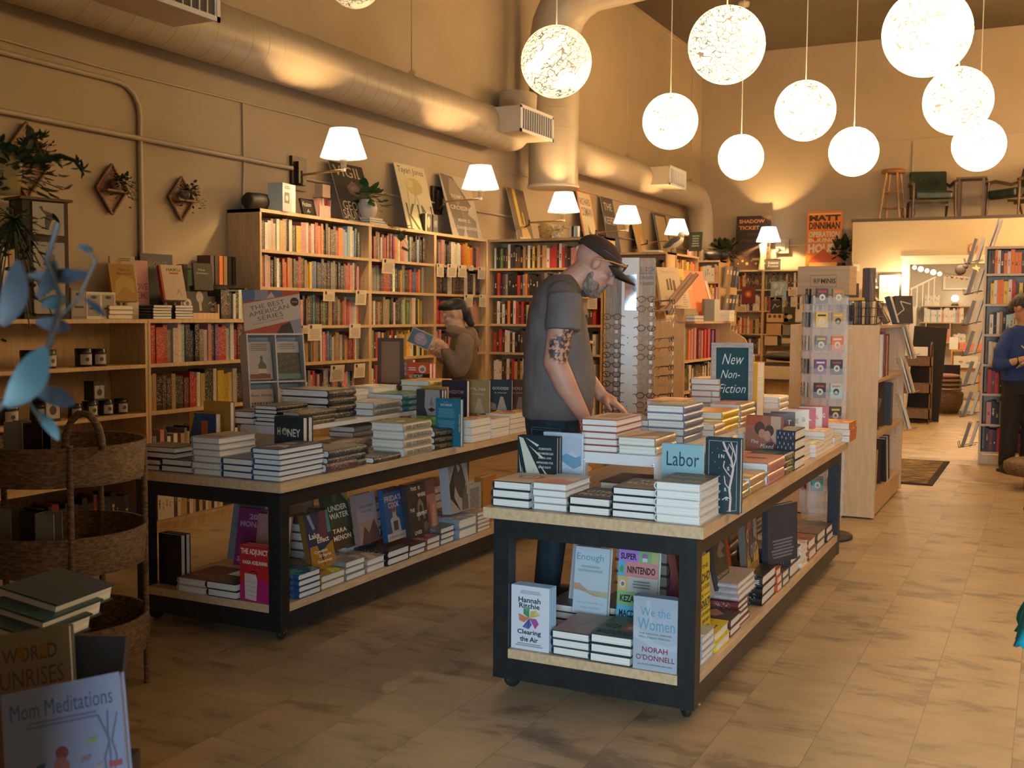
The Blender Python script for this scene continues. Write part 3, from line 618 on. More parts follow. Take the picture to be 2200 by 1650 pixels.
# --- white-backed right-hand bookcase behind the person in blue ---
M_rbc = noisy('right_bookcase_wood', (.52, .40, .25), (.60, .47, .30), scale=(9, 9, 1.2), nscale=5, rough=.4)
bookcase('tall bookcase with grey back behind the person in the blue sweater', (-.62, 11.45, 0), 0, .92, .3, 2.10, [.12, .39, .685, .97, 1.26, 1.55, 1.84], base_mat=M_rbc)
RB = (-.62, 11.45, 0)
for z, code, s in ((1.84, 'oOkkdkwkdkkkowwwuoow', 51), (1.55, 'kdwwlwdlwwYyroyeo', 52), (1.26, 'orkkkwwuwwwsg', 53), (.97, 'wwwwwwmw', 54), (.685, 'kuurrkkm', 55), (.39, 'kwkcknp', 56), (.12, 'nkddmkmr', 57)):
    row(RB, 0, .06, .86, z, code, .235, seed=s)
struct('trim_2', MB().box((.3, 11.75, 0), (XR, 11.8, 2.1)), M_rbc)
# ================= DISPLAY TABLES =================
def display_table(label, x0, y0, W, L):
    t = thing('display_table', label, 'table', (x0, y0, 0), 0)
    def bx(nm, mat, *bs):
        m = MB()
        for a, b in bs: m.box(a, b)
        return m.build(nm, mat, t)
    bx('tabletop', M_top, ((0, 0, .66), (W, L, .70)))
    i = .03; lg = .062
    for lx in (i, W-i-lg):
        for ly in (i, L-i-lg): bx('leg', M_black, ((lx, ly, .05), (lx+lg, ly+lg, .66)))
    bx('apron', M_black, ((i+lg, i+.002, .59), (W-i-lg, i+.03, .66))); bx('apron', M_black, ((i+lg, L-i-.03, .59), (W-i-lg, L-i-.002, .66)))
    bx('apron', M_black, ((i+.002, i+lg, .59), (i+.03, L-i-lg, .66))); bx('apron', M_black, ((W-i-.03, i+lg, .59), (W-i-.002, L-i-lg, .66)))
    bx('bottom_rail', M_black, ((i+lg, i+.002, .05), (W-i-lg, i+.03, .128))); bx('bottom_rail', M_black, ((i+lg, L-i-.03, .05), (W-i-lg, L-i-.002, .128)))
    bx('bottom_rail', M_black, ((i+.002, i+lg, .05), (i+.03, L-i-lg, .128))); bx('bottom_rail', M_black, ((W-i-.03, i+lg, .05), (W-i-.002, L-i-lg, .128)))
    bx('lower_shelf', M_top, ((i+.001, i+lg, .13), (W-i-.001, L-i-lg, .165)), ((i+lg, i+.001, .13), (W-i-lg, i+lg, .165)), ((i+lg, L-i-lg, .13), (W-i-lg, L-i-.001, .165)))
    for cx in (i+.05, W-i-.05):
        for cy in (i+.07, L-i-.07):
            a = R.uniform(-.6, .6); M = Matrix.Translation((cx, cy, .037)) @ Matrix.Rotation(a+PI/2, 4, 'Z')
            w_ = MB(); wm = M @ Matrix.Rotation(PI/2, 4, 'X')
            w_.lathe([(.0, -.013), (.03, -.013), (.037, -.008), (.037, .008), (.03, .013), (0, .013)], 24, M=wm); c = w_.build('caster_wheel', M_rubber, t)
            f = MB(); f.obox(M, (-.03, -.03, .012), (.03, .03, .016)).obox(M, (-.022, -.02, -.005), (.02, -.016, .014)).obox(M, (-.022, .016, -.005), (.02, .02, .014)).lathe([(0, -.022), (.008, -.022), (.008, .022), (0, .022)], 12, M=wm)
            f.obox(M, (-.045, -.04, .018), (.045, .04, .022)); f.build('caster_fork', M_chrome, c)
    return t
TRX, TRY, TW, TL_ = -1.885, 3.56, .845, 2.90
TLX, TLY = -3.76, 3.625
display_table('wheeled black table with maple top of new books, nearest and right of centre', TRX, TRY, TW, TL_)
display_table('wheeled black table with maple top of fiction, left of the other table', TLX, TLY, .88, TL_)
def riser(label, x0, x1, y0, y1, z1, n=4):
    t = thing('table_riser', label, 'riser', (x0, y0, .7), 0); w = x1-x0; l = y1-y0; h = z1-.7
    MB().box((0, 0, h-.022), (w, l, h)).build('riser_top', M_white, t)
    for a in (0, w-.03):
        for b in (.01, l-.04): MB().box((a, b, 0), (a+.03, b+.03, h-.022)).build('leg', M_white, t)
    m = MB()
    for a in (.03, w-.03): m.lathe([(0, -.002), (.005, -.002), (.005, .002)], 10, M=Matrix.Translation((a, 0, h-.035)) @ Matrix.Rotation(PI/2, 4, 'X'))
    MB().box((.03, .012, h-.045), (w-.03, .018, h-.022)).build('apron', M_white, t); m.build('screw', M_chrome, t)
riser('white metal riser on the right table, front half', -1.70, -1.35, 4.02, 5.32, .87)
riser('white metal riser on the right table, back half under the chalkboard', -1.70, -1.35, 5.36, 6.30, .87)
riser('white metal riser on the left table, front half', -3.58, -3.22, 4.20, 5.30, .87)
riser('white metal riser on the left table, back half', -3.58, -3.22, 5.34, 6.48, .87)
T = .70
# ---- right table, near row: (x, y, n, w, l, t, colour, words, art) ----
GR = 'books piled on the near end of the right table'
K = (.02, .02, .02); CRM = (.75, .68, .55)
art_sw = [('r', 0, 0, 1, 1, (.70, .62, .48)), ('c', .55, .6, .4, (.72, .25, .12), .22), ('c', .48, .6, .33, (.75, .66, .5), .17), ('c', .48, .6, .22, (.2, .2, .22), .11), ('c', .5, .6, .15, (.75, .66, .5), .08)]
art_pk = [('r', 0, 0, 1, 1, (.66, .52, .46)), ('p', [(0, .1), (.5, .5), (1, .3), (1, 0), (0, 0)], (.72, .34, .26)), ('r', 0, .75, 1, 1, (.45, .56, .6))]
stack(-1.87, 3.60, T, 3, .157, .235, .031, (.03, .045, .05), 'dark-edged hardcover with orange swirl cover, left corner of the right table', group=GR, art=art_sw)
stack(-1.702, 3.60, T, 4, .138, .235, .025, (.35, .35, .36), 'pale grey hardcover second from left, right table near edge', group=GR, art=art_pk)
stack(-1.557, 3.60, T, 2, .160, .235, .030, (.035, .03, .03), 'black hardcover in the lowest pile, right table near edge', group=GR, art=[('r', 0, 0, 1, 1, (.045, .035, .03)), ('t', 'OTHER', .5, .6, .8, .2, (.6, .5, .35)), ('t', 'PEOPLE', .5, .3, .8, .2, (.6, .5, .35))])
stack(-1.393, 3.605, T, 4, .163, .24, .026, (.025, .03, .045), 'dark navy hardcover beside the tallest white pile, right table', group=GR, art=[('r', 0, 0, 1, 1, (.05, .04, .04)), ('t', 'THE', .5, .75, .5, .13, (.7, .45, .3)), ('t', 'EDGE', .5, .5, .8, .2, (.7, .45, .3))])
stack(-1.224, 3.59, T, 5, .163, .245, .0275, (.62, .63, .64), 'white-jacketed hardcover at the front corner, right table', group=GR, art=[('r', 0, 0, 1, 1, (.16, .18, .16)), ('t', 'Weavingshaw', .5, .6, .9, .14, (.5, .52, .5)), ('t', 'HEBA AL-WASITY', .5, .25, .8, .08, (.5, .52, .5))])
# under the riser
flat(-1.62, 4.06, T, .19, .27, .05, 'd', 'dark book lying under the white riser, right table', side=1); flat(-1.42, 4.1, T, .06, .24, .06, (.4, .45, .45), 'grey-green book lying under the white riser, right table')
# standing behind the near row
DK = (.012, .028, .035)
told = [('r', 0, 0, 1, 1, DK), ('p', [(.03, .98), (.14, .96), (.85, .02), (.35, .02)], (.60, .58, .46)), ('p', [(.2, .97), (.55, .86), (.5, .83)], (.6, .58, .46)), ('p', [(.28, .85), (.66, .66), (.6, .64)], (.6, .58, .46)), ('p', [(.55, .55), (.8, .36), (.76, .33)], (.6, .58, .46)), ('p', [(.03, .7), (.1, .4), (.07, .4)], (.6, .58, .46)), ('p', [(.1, .5), (.25, .1), (.18, .12)], (.6, .58, .46))]
for i, s_ in enumerate(('SCIENTISTS', 'WHO WERE RIDICULED', 'EXILED, AND', 'IMPRISONED FOR', 'BEING RIGHT')): told.append(('t', s_, .70, .80-i*.075, .42 if i in (1, 3) else .32, .035, (.6, .58, .5)))
told += [('t', 'I', .42, .44, .02, .05, (.45, .36, .2)), ('t', 'TOLD', .5, .30, .28, .06, (.45, .36, .2)), ('t', 'YOU', .56, .17, .25, .06, (.45, .36, .2)), ('l', .8, .4, .28, .26, 4, (.5, .5, .44))]
face(-1.885, 3.85, T, .170, .24, .02, (.02, .03, .035), 'dark green book with a pale ray of light, standing at the table corner', told, n=2)
anne = [('r', 0, 0, 1, 1, (.42, .50, .60)), ('p', [(0, .55), (.25, .75), (.5, .62), (.75, .72), (1, .6), (1, .35), (.6, .45), (.3, .35), (0, .42)], (.52, .58, .66)), ('p', [(.45, .62), (.6, .68), (.85, .62), (.98, .66), (1, .5), (.8, .44), (.62, .5), (.5, .55)], (.16, .32, .46)), ('p', [(0, .95), (.3, .9), (.7, .98), (1, .92), (1, 1), (0, 1)], (.5, .57, .66)), ('t', 'ANNE', .24, .26, .40, .10, (.75, .78, .80), .03), ('t', 'ENRIGHT', .38, .13, .66, .10, (.75, .78, .80), .03)]
face(-1.81, 3.93, T, .165, .25, .02, (.45, .55, .68), 'light blue clouded cover book standing next to the dark ray cover', anne)
labor = [('r', 0, 0, 1, 1, (.27, .46, .50)), ('t', 'Labor', .52, .78, .80, .22, (.02, .05, .06), .0), ('t', "ONE WOMAN'S WORK", .5, .55, .7, .025, (.45, .58, .6)), ('c', .25, .40, .05, (.02, .03, .04), .05), ('c', .25, .385, .03, (.35, .5, .52), .035), ('w', [(.20, .40), (.17, .28), (.23, .2), (.3, .3), (.29, .4)], .02, (.02, .03, .04))]
face(-1.285, 3.84, T, .155, .245, .022, (.3, .48, .52), 'aqua book with large thin lettering standing behind the white pile', labor)
PKb = (.62, .46, .40)
tree = [('r', 0, 0, 1, 1, (.012, .032, .042)), ('w', [(.10, .96), (.90, .96), (.90, .05), (.62, .03)], .012, (.45, .45, .42)), ('w', [(.10, .96), (.10, .5)], .012, (.45, .45, .42))]
tree += [('w', [(.72, .03), (.74, .2), (.70, .33), (.76, .48), (.80, .6), (.74, .72), (.62, .82), (.50, .95)], .06, PKb), ('w', [(.80, .6), (.87, .74), (.80, .86), (.72, .95)], .035, PKb), ('w', [(.74, .72), (.78, .84), (.66, .93)], .025, PKb), ('w', [(.87, .74), (.88, .92)], .02, PKb), ('w', [(.76, .48), (.62, .55), (.52, .62), (.55, .7)], .03, PKb), ('w', [(.70, .33), (.58, .4), (.55, .5)], .03, PKb), ('w', [(.74, .2), (.62, .22), (.5, .18)], .03, PKb), ('w', [(.62, .82), (.66, .9)], .02, PKb), ('w', [(.80, .6), (.70, .66)], .02, PKb), ('w', [(.62, .82), (.5, .84)], .02, PKb)]
tree += [('t', 'I N', .46, .76, .16, .05, (.6, .62, .6)), ('t', 'S', .66, .60, .07, .05, (.6, .62, .6)), ('t', 'R  T', .66, .32, .2, .05, (.35, .6, .65)), ('t', 'R', .64, .20, .07, .05, (.6, .62, .6)), ('c', .2, .8, .012, PKb), ('c', .35, .86, .01, PKb), ('c', .28, .68, .012, PKb), ('c', .4, .6, .01, PKb)]
face(-1.125, 3.86, T, .13, .275, .035, (.02, .04, .05), 'dark book with a pink branching tree, standing at the right table edge', tree)
# ---- riser of the right table ----
Z = .87
RG = 'books piled on the white risers'
stack(-1.695, 4.04, Z, 5, .155, .30, .0255, (.42, .10, .08), 'red-edged hardcover at the near left of the white riser, right table', group=RG, art=[('r', 0, 0, 1, 1, (.52, .46, .42)), ('r', .2, .3, .8, .9, (.35, .2, .17))])
stack(-1.530, 4.03, Z, 2, .158, .25, .034, (.60, .48, .36), 'cream and orange spined hardcover at the near right of the riser', 1, group=RG, art=[('r', 0, 0, 1, 1, (.66, .42, .28)), ('p', [(.2, 0), (.8, .3), (1, .2), (1, 1), (.5, 1)], (.14, .11, .09))], covers=[(.55, .5, .42), (.45, .32, .22)])
stack(-1.565, 4.46, Z, 5, .168, .27, .032, (.19, .22, .34), 'slate blue spined hardcover in the tall riser pile', 1, group=RG, art=[('r', 0, 0, 1, 1, (.17, .14, .07)), ('l', .5, .3, .8, .7, 6, (.4, .36, .2))])
stack(-1.69, 4.50, Z, 3, .12, .24, .03, (.05, .06, .08), 'thin dark hardcover between red and slate blue piles', group=RG, covers=[(.4, .15, .1), (.5, .5, .5), (.05, .06, .08)])
stack(-1.69, 4.80, Z, 5, .16, .25, .030, (.60, .22, .10), 'orange-topped hardcover in the far left riser pile', group=RG)
stack(-1.515, 4.80, Z, 2, .155, .16, .028, (.62, .44, .26), 'small peach book under the yellow pile', 1, group=RG)
stack(-1.52, 4.93, Z, 3, .16, .28, .033, (.72, .46, .02), 'yellow hardcover in the riser pile', 1, group=RG)
stack(-1.51, 5.24, Z, 4, .155, .28, .028, (.56, .38, .24), 'tan hardcover behind the yellow pile on the riser', 1, group=RG)
stack(-1.69, 5.5, Z, 7, .155, .24, .031, (.60, .20, .08), 'white-paged orange hardcover in the tall pile left of the chalkboard', group=RG)
face(-1.685, 5.95, Z, .16, .26, .03, (.6, .58, .56), 'white book with grey title peeking over the orange pile', [('r', 0, 0, 1, 1, (.62, .60, .58)), ('t', 'Chasing', .5, .86, .5, .06, (.3, .3, .3), .0), ('t', "Lynn's Margins", .5, .76, .7, .06, (.3, .3, .3), .0)])
face(-1.50, 5.56, Z, .14, .10, .02, (.12, .16, .2), 'blue-grey photograph book lying below the chalkboard', [('r', 0, 0, 1, 1, (.12, .17, .20)), ('c', .3, .4, .15, (.5, .55, .58), .4)])
# chalkboard
def chalk(name, label, p, w, h, fr, lines, rz, tilt, board, frame, th=.02, back=False):
    t = thing(name, label, 'sign', p, rz); t.rotation_euler = (-tilt, 0, rz)
    m = MB()
    for a, b in (((0, 0), (w, fr)), ((0, h-fr), (w, h)), ((0, fr), (fr, h-fr)), ((w-fr, fr), (w, h-fr))): m.box((a[0], 0, a[1]), (b[0], th, b[1]))
    m.build('frame', frame, t); MB().box((fr-.003, th*.4, fr-.003), (w-fr+.003, th, h-fr+.003)).build('board', board, t)
    if lines: o = link('chalk_lettering', printed(lines, w, h, .9), t, loc=(0, th*.4, 0))
    return t
CH = (.62, .68, .66)
chalk('chalkboard_sign', 'small framed chalkboard reading New Non-Fiction on the right table', (-1.58, 5.50, .955), .215, .325, .025, [('t', 'New', .52, .74, .52, .17, CH, -.005, .35), ('t', 'Non-', .46, .50, .46, .13, CH, -.005, .35), ('t', 'Fiction', .50, .27, .66, .14, CH, -.005, .35)], .38, .08, plain((.012, .06, .075), .85), noisy('grey_wash_wood', (.30, .24, .20), (.42, .34, .29), scale=(3, 3, 20), nscale=6))
# rest of the back riser: low piles
for a in ((-1.33, 5.62, T, 6, 'y', 'orange-yellow book standing tall right of the chalkboard'),): pass
face(-1.44, 5.72, Z-.0, .045, .30, .16, (.80, .36, .02), 'tall orange book standing right of the chalkboard', None, pages=True)
stack(-1.345, 5.40, T, 5, .10, .24, .033, (.72, .46, .03), 'yellow book in the pile right of the tall orange book', 1, covers=['y', 'y', 'w', 'y', 'y'])
stack(-1.49, 6.05, Z, 3, .14, .23, .032, 'w', 'cream-jacketed book in the farthest riser pile', 1)
stack(-1.69, 6.05, Z, 4, .16, .23, .03, 'w', 'pale hardcover at the far left of the riser', 1)
stack(-1.345, 6.10, T, 6, .13, .26, .027, 'w', 'cream book in the pile behind the standing paperbacks', 1, covers=['w', 'w', 'p', 'w', 'w', 'u'])
# ---- right edge of the right table ----
RE = 'books along the right edge of the right table'
stack(-1.225, 4.03, T, 2, .155, .25, .030, (.30, .20, .10), 'brown pattern-spined hardcover behind the tree book', 1, group=RE)
stack(-1.225, 4.30, T, 2, .155, .25, .034, (.42, .28, .12), 'tan and brown hardcover before the rose pile', 1, group=RE)
stack(-1.225, 4.58, T, 2, .165, .30, .048, (.50, .19, .17), 'large rose pink hardcover', 1, group=RE, art=[('r', 0, 0, 1, 1, (.5, .2, .17)), ('c', .45, .5, .3, (.10, .04, .03), .1)])
stack(-1.34, 4.75, T, 3, .11, .24, .03, 'p', 'pink and cream hardcover beside the rose pile', 1, covers=['w', 'w', 'p'])
stack(-1.225, 4.90, T, 3, .16, .20, .031, (.03, .05, .09), 'navy hardcover with yellow-green spine letters', 1, group=RE, spine=('ONE L', (.45, .48, .05), .8))
STARS = [('r', 0, 0, 1, 1, (.012, .014, .035))]+[('p', [(cx+.03*math.cos(k*PI/5+PI/2)*(1 if k % 2 == 0 else .42), cz+.20*math.sin(k*PI/5+PI/2)*(1 if k % 2 == 0 else .42)) for k in range(10)], (.6, .58, .52)) for cx, cz in ((.08, .3), (.18, .75), (.3, .35), (.42, .7), (.52, .25), (.65, .65), (.78, .3), (.9, .72))]
for i in range(4):
    o = flat(-1.17, 5.10, T+i*.0465, .085, .21, .046, (.012, .014, .035), 'thick navy book with white stars on its spine, '+('topmost' if i == 3 else 'bottom' if i == 0 else ORD[i]+' from the bottom')+' of the pile', -1, group=RE)
    o.location = (-1.06, 5.10, T+i*.0465) if False else o.location
    o.rotation_euler = (0, 0, PI/2); o.location = (-1.06, 5.10, T+i*.0465); o.scale = (.22/.16, .085/.24, .046/.03)
    q = link('spine_lettering', printed(STARS, .085, .046), o); q.rotation_euler = (0, 0, -PI/2); q.location = (-.0055, .24, 0); q.scale = (.24/.085, .16/.22, .03/.046)
mix = [('r', 0, 0, 1, 1, (.34, .12, .07)), ('p', [(0, .0), (.45, .25), (1, .1), (1, 0)], (.10, .045, .03)), ('r', 0, .82, .45, 1, (.40, .08, .03)), ('p', [(.72, 1), (.72, .6), (1, .35), (1, 1)], (.52, .33, .22)), ('c', .40, .76, .15, (.08, .035, .02), .13), ('c', .47, .66, .1, (.48, .22, .13), .09), ('c', .68, .72, .13, (.08, .035, .02), .11), ('c', .62, .62, .1, (.52, .25, .15), .1), ('p', [(.55, .1), (.52, .45), (.75, .52), (1, .4), (1, .1)], (.09, .04, .035)), ('t', 'The', .26, .50, .22, .07, CRM, -.004, .3), ('t', 'Mixed', .62, .42, .40, .09, CRM, -.004, .3), ('t', 'Marriage', .50, .28, .62, .09, CRM, -.004, .3), ('t', 'Project', .56, .13, .46, .09, CRM, -.004, .3)]
face(-1.30, 5.13, T, .165, .245, .02, (.3, .1, .06), 'russet book with a kissing couple on the cover, facing out on the right table', mix, n=2)
PB = 'paperbacks at the far right of the right table'
stack(-1.24, 5.36, T, 4, .155, .23, .024, (.55, .42, .26), 'tan paperback beyond the starry pile', pb=True, group=PB)
stack(-1.22, 5.62, T, 3, .155, .23, .022, (.60, .40, .20), 'peach paperback in the low middle of the far right row', pb=True, group=PB)
stack(-1.23, 5.87, T, 4, .165, .25, .026, (.62, .52, .34), 'cream paperback two piles before the orange pile', pb=True, group=PB)
stack(-1.21, 6.14, T, 2, .15, .24, .026, (.42, .30, .18), 'brown paperback right before the orange pile', pb=True, group=PB)
stack(-1.19, 6.40, T, 3, .165, .24, .036, (.66, .19, .05), 'orange-spined paperback at the far right corner of the right table', 1, pb=True, group=PB)
# paperbacks standing in a fan
for i, (c_, tx, tc) in enumerate((('d', 'II', 'r'), ('d', 'LOST', 'w'), ('w', 'OF THE', 'u'), ('w', 'THE EAT SEA', 'u'), ('r', 'A', 'w'), ('w', 'MAGICAL', 'r'), ('r', 'THINKING', 'w'))):
    face(-1.335+.016*i, 5.62+i*.10, T+.0, .125, .215, .02, c_, 'paperback standing in a row behind the couple cover, '+('front one' if i == 0 else ORD[i]+' from the front'), [('r', 0, 0, 1, 1, CL[c_]), ('t', tx, .5, .75, .7, .12, CL[tc]), ('p', [(.2, .1), (.8, .1), (.7, .5), (.4, .6)], tuple(v*.5+.1 for v in CL[c_]))], rz=.25, name='paperback_book')
# ================= LEFT TABLE =================
GL_ = 'books piled on the near end of the left table'
stack(-3.742, 3.66, T, 2, .150, .235, .024, (.05, .04, .04), 'black-edged hardcover, left corner of the left table', group=GL_)
stack(-3.586, 3.66, T, 2, .184, .235, .028, (.05, .04, .035), 'dark hardcover second from left, near edge of the left table', group=GL_)
for i in range(2): flat(-3.745+.004*i, 3.67, T+.057+i*.026, .235, .165, .025, (.04, .035, .03), 'black hardcover laid crosswise on the corner pile, '+('lower' if i == 0 else 'upper')+' one', rz=.0)
stack(-3.395, 3.655, T, 6, .160, .245, .0275, (.42, .38, .34), 'pale-jacketed hardcover, tallest pile near edge of the left table', group=GL_, art=[('r', 0, 0, 1, 1, (.30, .27, .24)), ('r', .1, .1, .9, .3, (.2, .12, .1))])
stack(-3.228, 3.655, T, 3, .165, .24, .028, (.035, .055, .12), 'blue-edged hardcover beside the corner pile, left table', group=GL_)
stack(-3.057, 3.655, T, 6, .148, .31, .0225, (.03, .12, .24), 'hardcover with bright blue boards, front corner of the left table', group=GL_, art=[('r', 0, 0, 1, 1, (.05, .06, .14)), ('p', [(.1, .1), (.5, .3), (.9, .2), (.6, .5), (.3, .45)], (.4, .38, .33)), ('r', .15, .6, .5, .75, (.4, .35, .3))])
love = [('r', 0, 0, 1, 1, (.02, .06, .16)), ('p', [(0, .5), (.2, .95), (.15, 1), (0, 1)], (.5, .22, .02)), ('r', .45, .35, .70, .85, (.45, .13, .03)), ('p', [(.3, 1), (.4, .6), (.45, 1)], (.02, .1, .2)), ('p', [(.72, .4), (.9, .6), (.95, .3)], (.05, .03, .2)), ('r', .74, 0, 1, .3, (.40, .10, .08)), ('t', 'LOVE', .42, .14, .62, .20, (.55, .6, .55), .03)]
face(-3.70, 3.97, T+.0, .165, .235, .035, (.45, .2, .03), 'blue and orange cover reading LOVE, standing on the left table', love)
face(-3.655, 4.02, T+.055, .165, .235, .03, (.4, .2, .03), 'orange book directly behind the LOVE cover', None)
stack(-3.62, 4.16, Z, 2, .145, .24, .032, (.02, .02, .02), 'black hardcover at the near left of the left riser', group=RG)
stack(-3.47, 4.17, Z, 5, .135, .24, .0185, (.012, .012, .012), 'thin black hardcover beside the HONEY cover', 1, group=RG)
stack(-3.33, 4.2, Z, 3, .10, .3, .022, (.08, .06, .04), 'dark brown hardcover lying behind the HONEY cover', 1, group=RG)
honey = [('r', 0, 0, 1, 1, (.012, .028, .035)), ('t', 'H', .16, .72, .10, .14, CRM), ('c', .36, .72, .10, (.42, .36, .24)), ('c', .36, .70, .05, (.12, .10, .06)), ('t', 'NEY', .68, .70, .44, .15, CRM), ('t', 'IN  THE', .48, .42, .46, .08, CRM), ('t', 'WOUND', .5, .16, .6, .1, CRM)]
face(-3.205, 3.99, T, .165, .24, .034, (.02, .035, .04), 'dark cover reading HONEY IN THE, standing on the left table', honey, n=2)
stack(-3.61, 4.55, Z, 4, .30, .24, .037, (.05, .04, .035), 'big dark-backed hardcover, left riser', 1, group=RG, covers=[(.012, .014, .02), (.012, .014, .02), (.05, .04, .035), (.05, .04, .035)], rz=0)
flat(-3.50, 4.68, Z, .28, .0+.24, .03, 'k', 'black spined hardcover reading Love and Other Monsters, left riser', 1, spine=('Love & Other Monsters', (.45, .45, .4), .6)) if False else None
stack(-3.42, 4.83, Z, 2, .20, .27, .036, (.34, .32, .26), 'grey and cream spined hardcover, left riser', 1, group=RG, spine=('III  THE CORRESPONDENT', (.08, .09, .1), .8))
stack(-3.60, 4.85, Z, 4, .17, .25, .03, 'w', 'cream hardcover behind the cream spines, left riser', group=RG)
stack(-3.42, 5.12, Z, 3, .20, .26, .032, (.05, .17, .18), 'teal hardcover with cream spine letters, left riser', 1, group=RG, spine=('AMERICAN HAN', (.6, .56, .42), .62))
stack(-3.42, 5.41, Z, 5, .20, .26, .031, (.62, .46, .12), 'yellow hardcover right of the teal pile, left riser', 1, group=RG, spine=('SHE MADE HERSELF', (.15, .1, .05), .7))
stack(-3.60, 5.15, Z, 4, .17, .25, .032, 'w', 'pale hardcover behind the teal pile, left riser', group=RG)
SL = [('r', 0, 0, 1, 1, (.62, .10, .03)), ('t', 'THE', .17, .66, .16, .09, CRM), ('r', .30, .60, 1, .74, (.02, .02, .02)), ('t', 'SECRET', .5, .67, .40, .09, CRM, .03), ('c', .68, .85, .16, (.7, .62, .5), .10), ('c', .68, .84, .1, (.35, .2, .15), .05), ('c', .66, .42, .13, (.7, .62, .5), .17), ('c', .66, .44, .07, (.62, .1, .03), .08), ('t', 'LIVES', .40, .48, .30, .1, CRM, .03), ('t', 'OF', .45, .32, .14, .09, CRM, .03), ('c', .13, .28, .14, (.10, .04, .03), .13), ('c', .14, .25, .09, (.7, .6, .5), .07), ('l', .25, .9, .8, .4, 2, CRM)]
face(-3.55, 5.69, Z, .165, .245, .035, (.62, .10, .03), 'bright orange-red cover reading THE SECRET LIVES OF, left riser', SL, n=2)
face(-3.70, 5.78, Z, .14, .26, .03, (.4, .24, .06), 'yellow and purple cover left of the red SECRET cover', [('r', 0, 0, 1, 1, (.40, .22, .05)), ('p', [(0, 0), (.3, .35), (1, .5), (1, 0)], (.14, .06, .10)), ('r', .3, .62, .75, .92, (.5, .48, .5)), ('t', 'THE', .5, .84, .4, .08, (.2, .2, .3)), ('t', 'MIDDLE', .5, .72, .4, .08, (.2, .2, .3))])
for i, (c_, nm, n, t_) in enumerate((('g', 'tan', 4, .03), ('y', 'amber yellow', 3, .034), ('p', 'pink-edged', 3, .030), ('u', 'patterned brown', 2, .034), ('y', 'yellow-spined', 2, .03))):
    stack(-3.40, 5.695+i*.195, Z, n, .18, .19, t_, (.62, .40, .03) if c_ == 'y' else ((.58, .46, .16) if c_ == 'g' else CL[c_]), nm+' paperback on the far left riser', 1, pb=True, group='paperbacks on the far half of the left riser', spine=('TOMMY  ARNOLD', (.2, .12, .05), .7) if i < 2 else None)
# right edge of the left table
LE = 'books along the right edge of the left table'
flat(-3.06, 3.97, T, .16, .24, .04, (.10, .05, .05), 'dark plum book lying behind the blue-boarded pile', 1)
stack(-3.075, 4.0, T, 3, .165, .30, .031, (.035, .055, .065), 'hardcover with marbled blue-grey spine, left table edge', 1, group=LE)
stack(-3.20, 4.27, T, 3, .155, .25, .03, (.16, .08, .05), 'dark copper-lettered book, second row of the left table', 1)
flat(-3.05, 4.33, T, .165, .235, .028, (.05, .04, .035), 'single dark book lying flat before the RUINS pile', 1)
stack(-3.08, 4.60, T, 4, .195, .27, .0415, (.56, .50, .36), 'cream-spined hardcover reading RUINS', 1, group=LE, spine=('RUINS   LILY BROOKS-DALTON', (.12, .12, .08), .85), art=[('r', 0, 0, 1, 1, (.10, .13, .03)), ('p', [(.6, .2), (.75, .35), (.6, .5), (.5, .35)], (.5, .5, .4))])
stack(-3.07, 4.91, T, 3, .18, .26, .033, (.03, .03, .025), 'black hardcover between the RUINS pile and the teal back cover', 1, group=LE, spine=('GHOST  STATION', (.3, .26, .12), .7))
stack(-3.34, 4.3, T, 2, .14, .25, .033, 'w', 'pale hardcover in the gap under the left riser')
stack(-3.45, 4.75, T, 4, .16, .25, .028, 'c', 'grey hardcover under the left riser', 1)
beh = [('r', 0, 0, 1, 1, (.05, .05, .05)), ('p', [(.35, 1), (.32, .6), (.45, .38), (.85, .4), (.95, .7), (.9, 1)], (.36, .33, .31)), ('p', [(.58, .85), (.68, .62), (.52, .62)], (.22, .2, .19)), ('p', [(.45, .53), (.6, .58), (.75, .53), (.6, .47)], (.06, .02, .02)), ('r', 0, 0, 1, .37, (.26, .48, .10)), ('t', 'BEHEADING', .5, .25, .84, .055, (.04, .08, .02), 0), ('t', 'GAME', .5, .10, .42, .055, (.04, .08, .02), 0), ('t', 'THE', .5, .345, .16, .03, (.05, .1, .02))]
face(-3.18, 5.20, T+.06, .165, .235, .025, (.1, .1, .1), 'cover with a pale face and a green band reading BEHEADING GAME', beh, n=2); stack(-3.19, 5.19, T, 2, .17, .24, .029, 'k', 'black hardcover under the green-banded cover', 1)
dog = [('r', 0, 0, 1, 1, (.015, .17, .26)), ('t', 'DOG PERSON', .42, .87, .46, .05, (.55, .62, .6), .03), ('t', 'A NOVEL', .4, .93, .2, .015, (.4, .5, .5)), ('l', .42, .80, .60, .75, 9, (.12, .33, .42)), ('l', .42, .55, .35, .72, 8, (.12, .33, .42)), ('l', .35, .3, .2, .5, 4, (.12, .33, .42)), ('t', 'DOG PERSON', .955, .5, .6, .035, (.6, .5, .3), .03, 0, PI/2)]
face(-2.995, 5.10, T-.0, .155, .258, .03, (.015, .15, .24), 'teal back cover with small type standing at the left table edge', dog)
stack(-3.00, 5.29, T, 3, .12, .23, .042, (.50, .33, .22), 'paperback behind the teal back cover', -1, pb=True)
stack(-3.05, 5.54, T, 2, .17, .22, .055, (.5, .35, .22), 'thick paperback with plain page edges', -1, pb=True)
stack(-3.05, 5.78, T, 4, .17, .24, .030, (.48, .20, .12), 'red-spined paperback in the far left table row', -1, pb=True)
stack(-3.05, 6.04, T, 5, .17, .24, .022, (.50, .38, .24), 'tan paperback near the far end, left table edge', -1, pb=True)
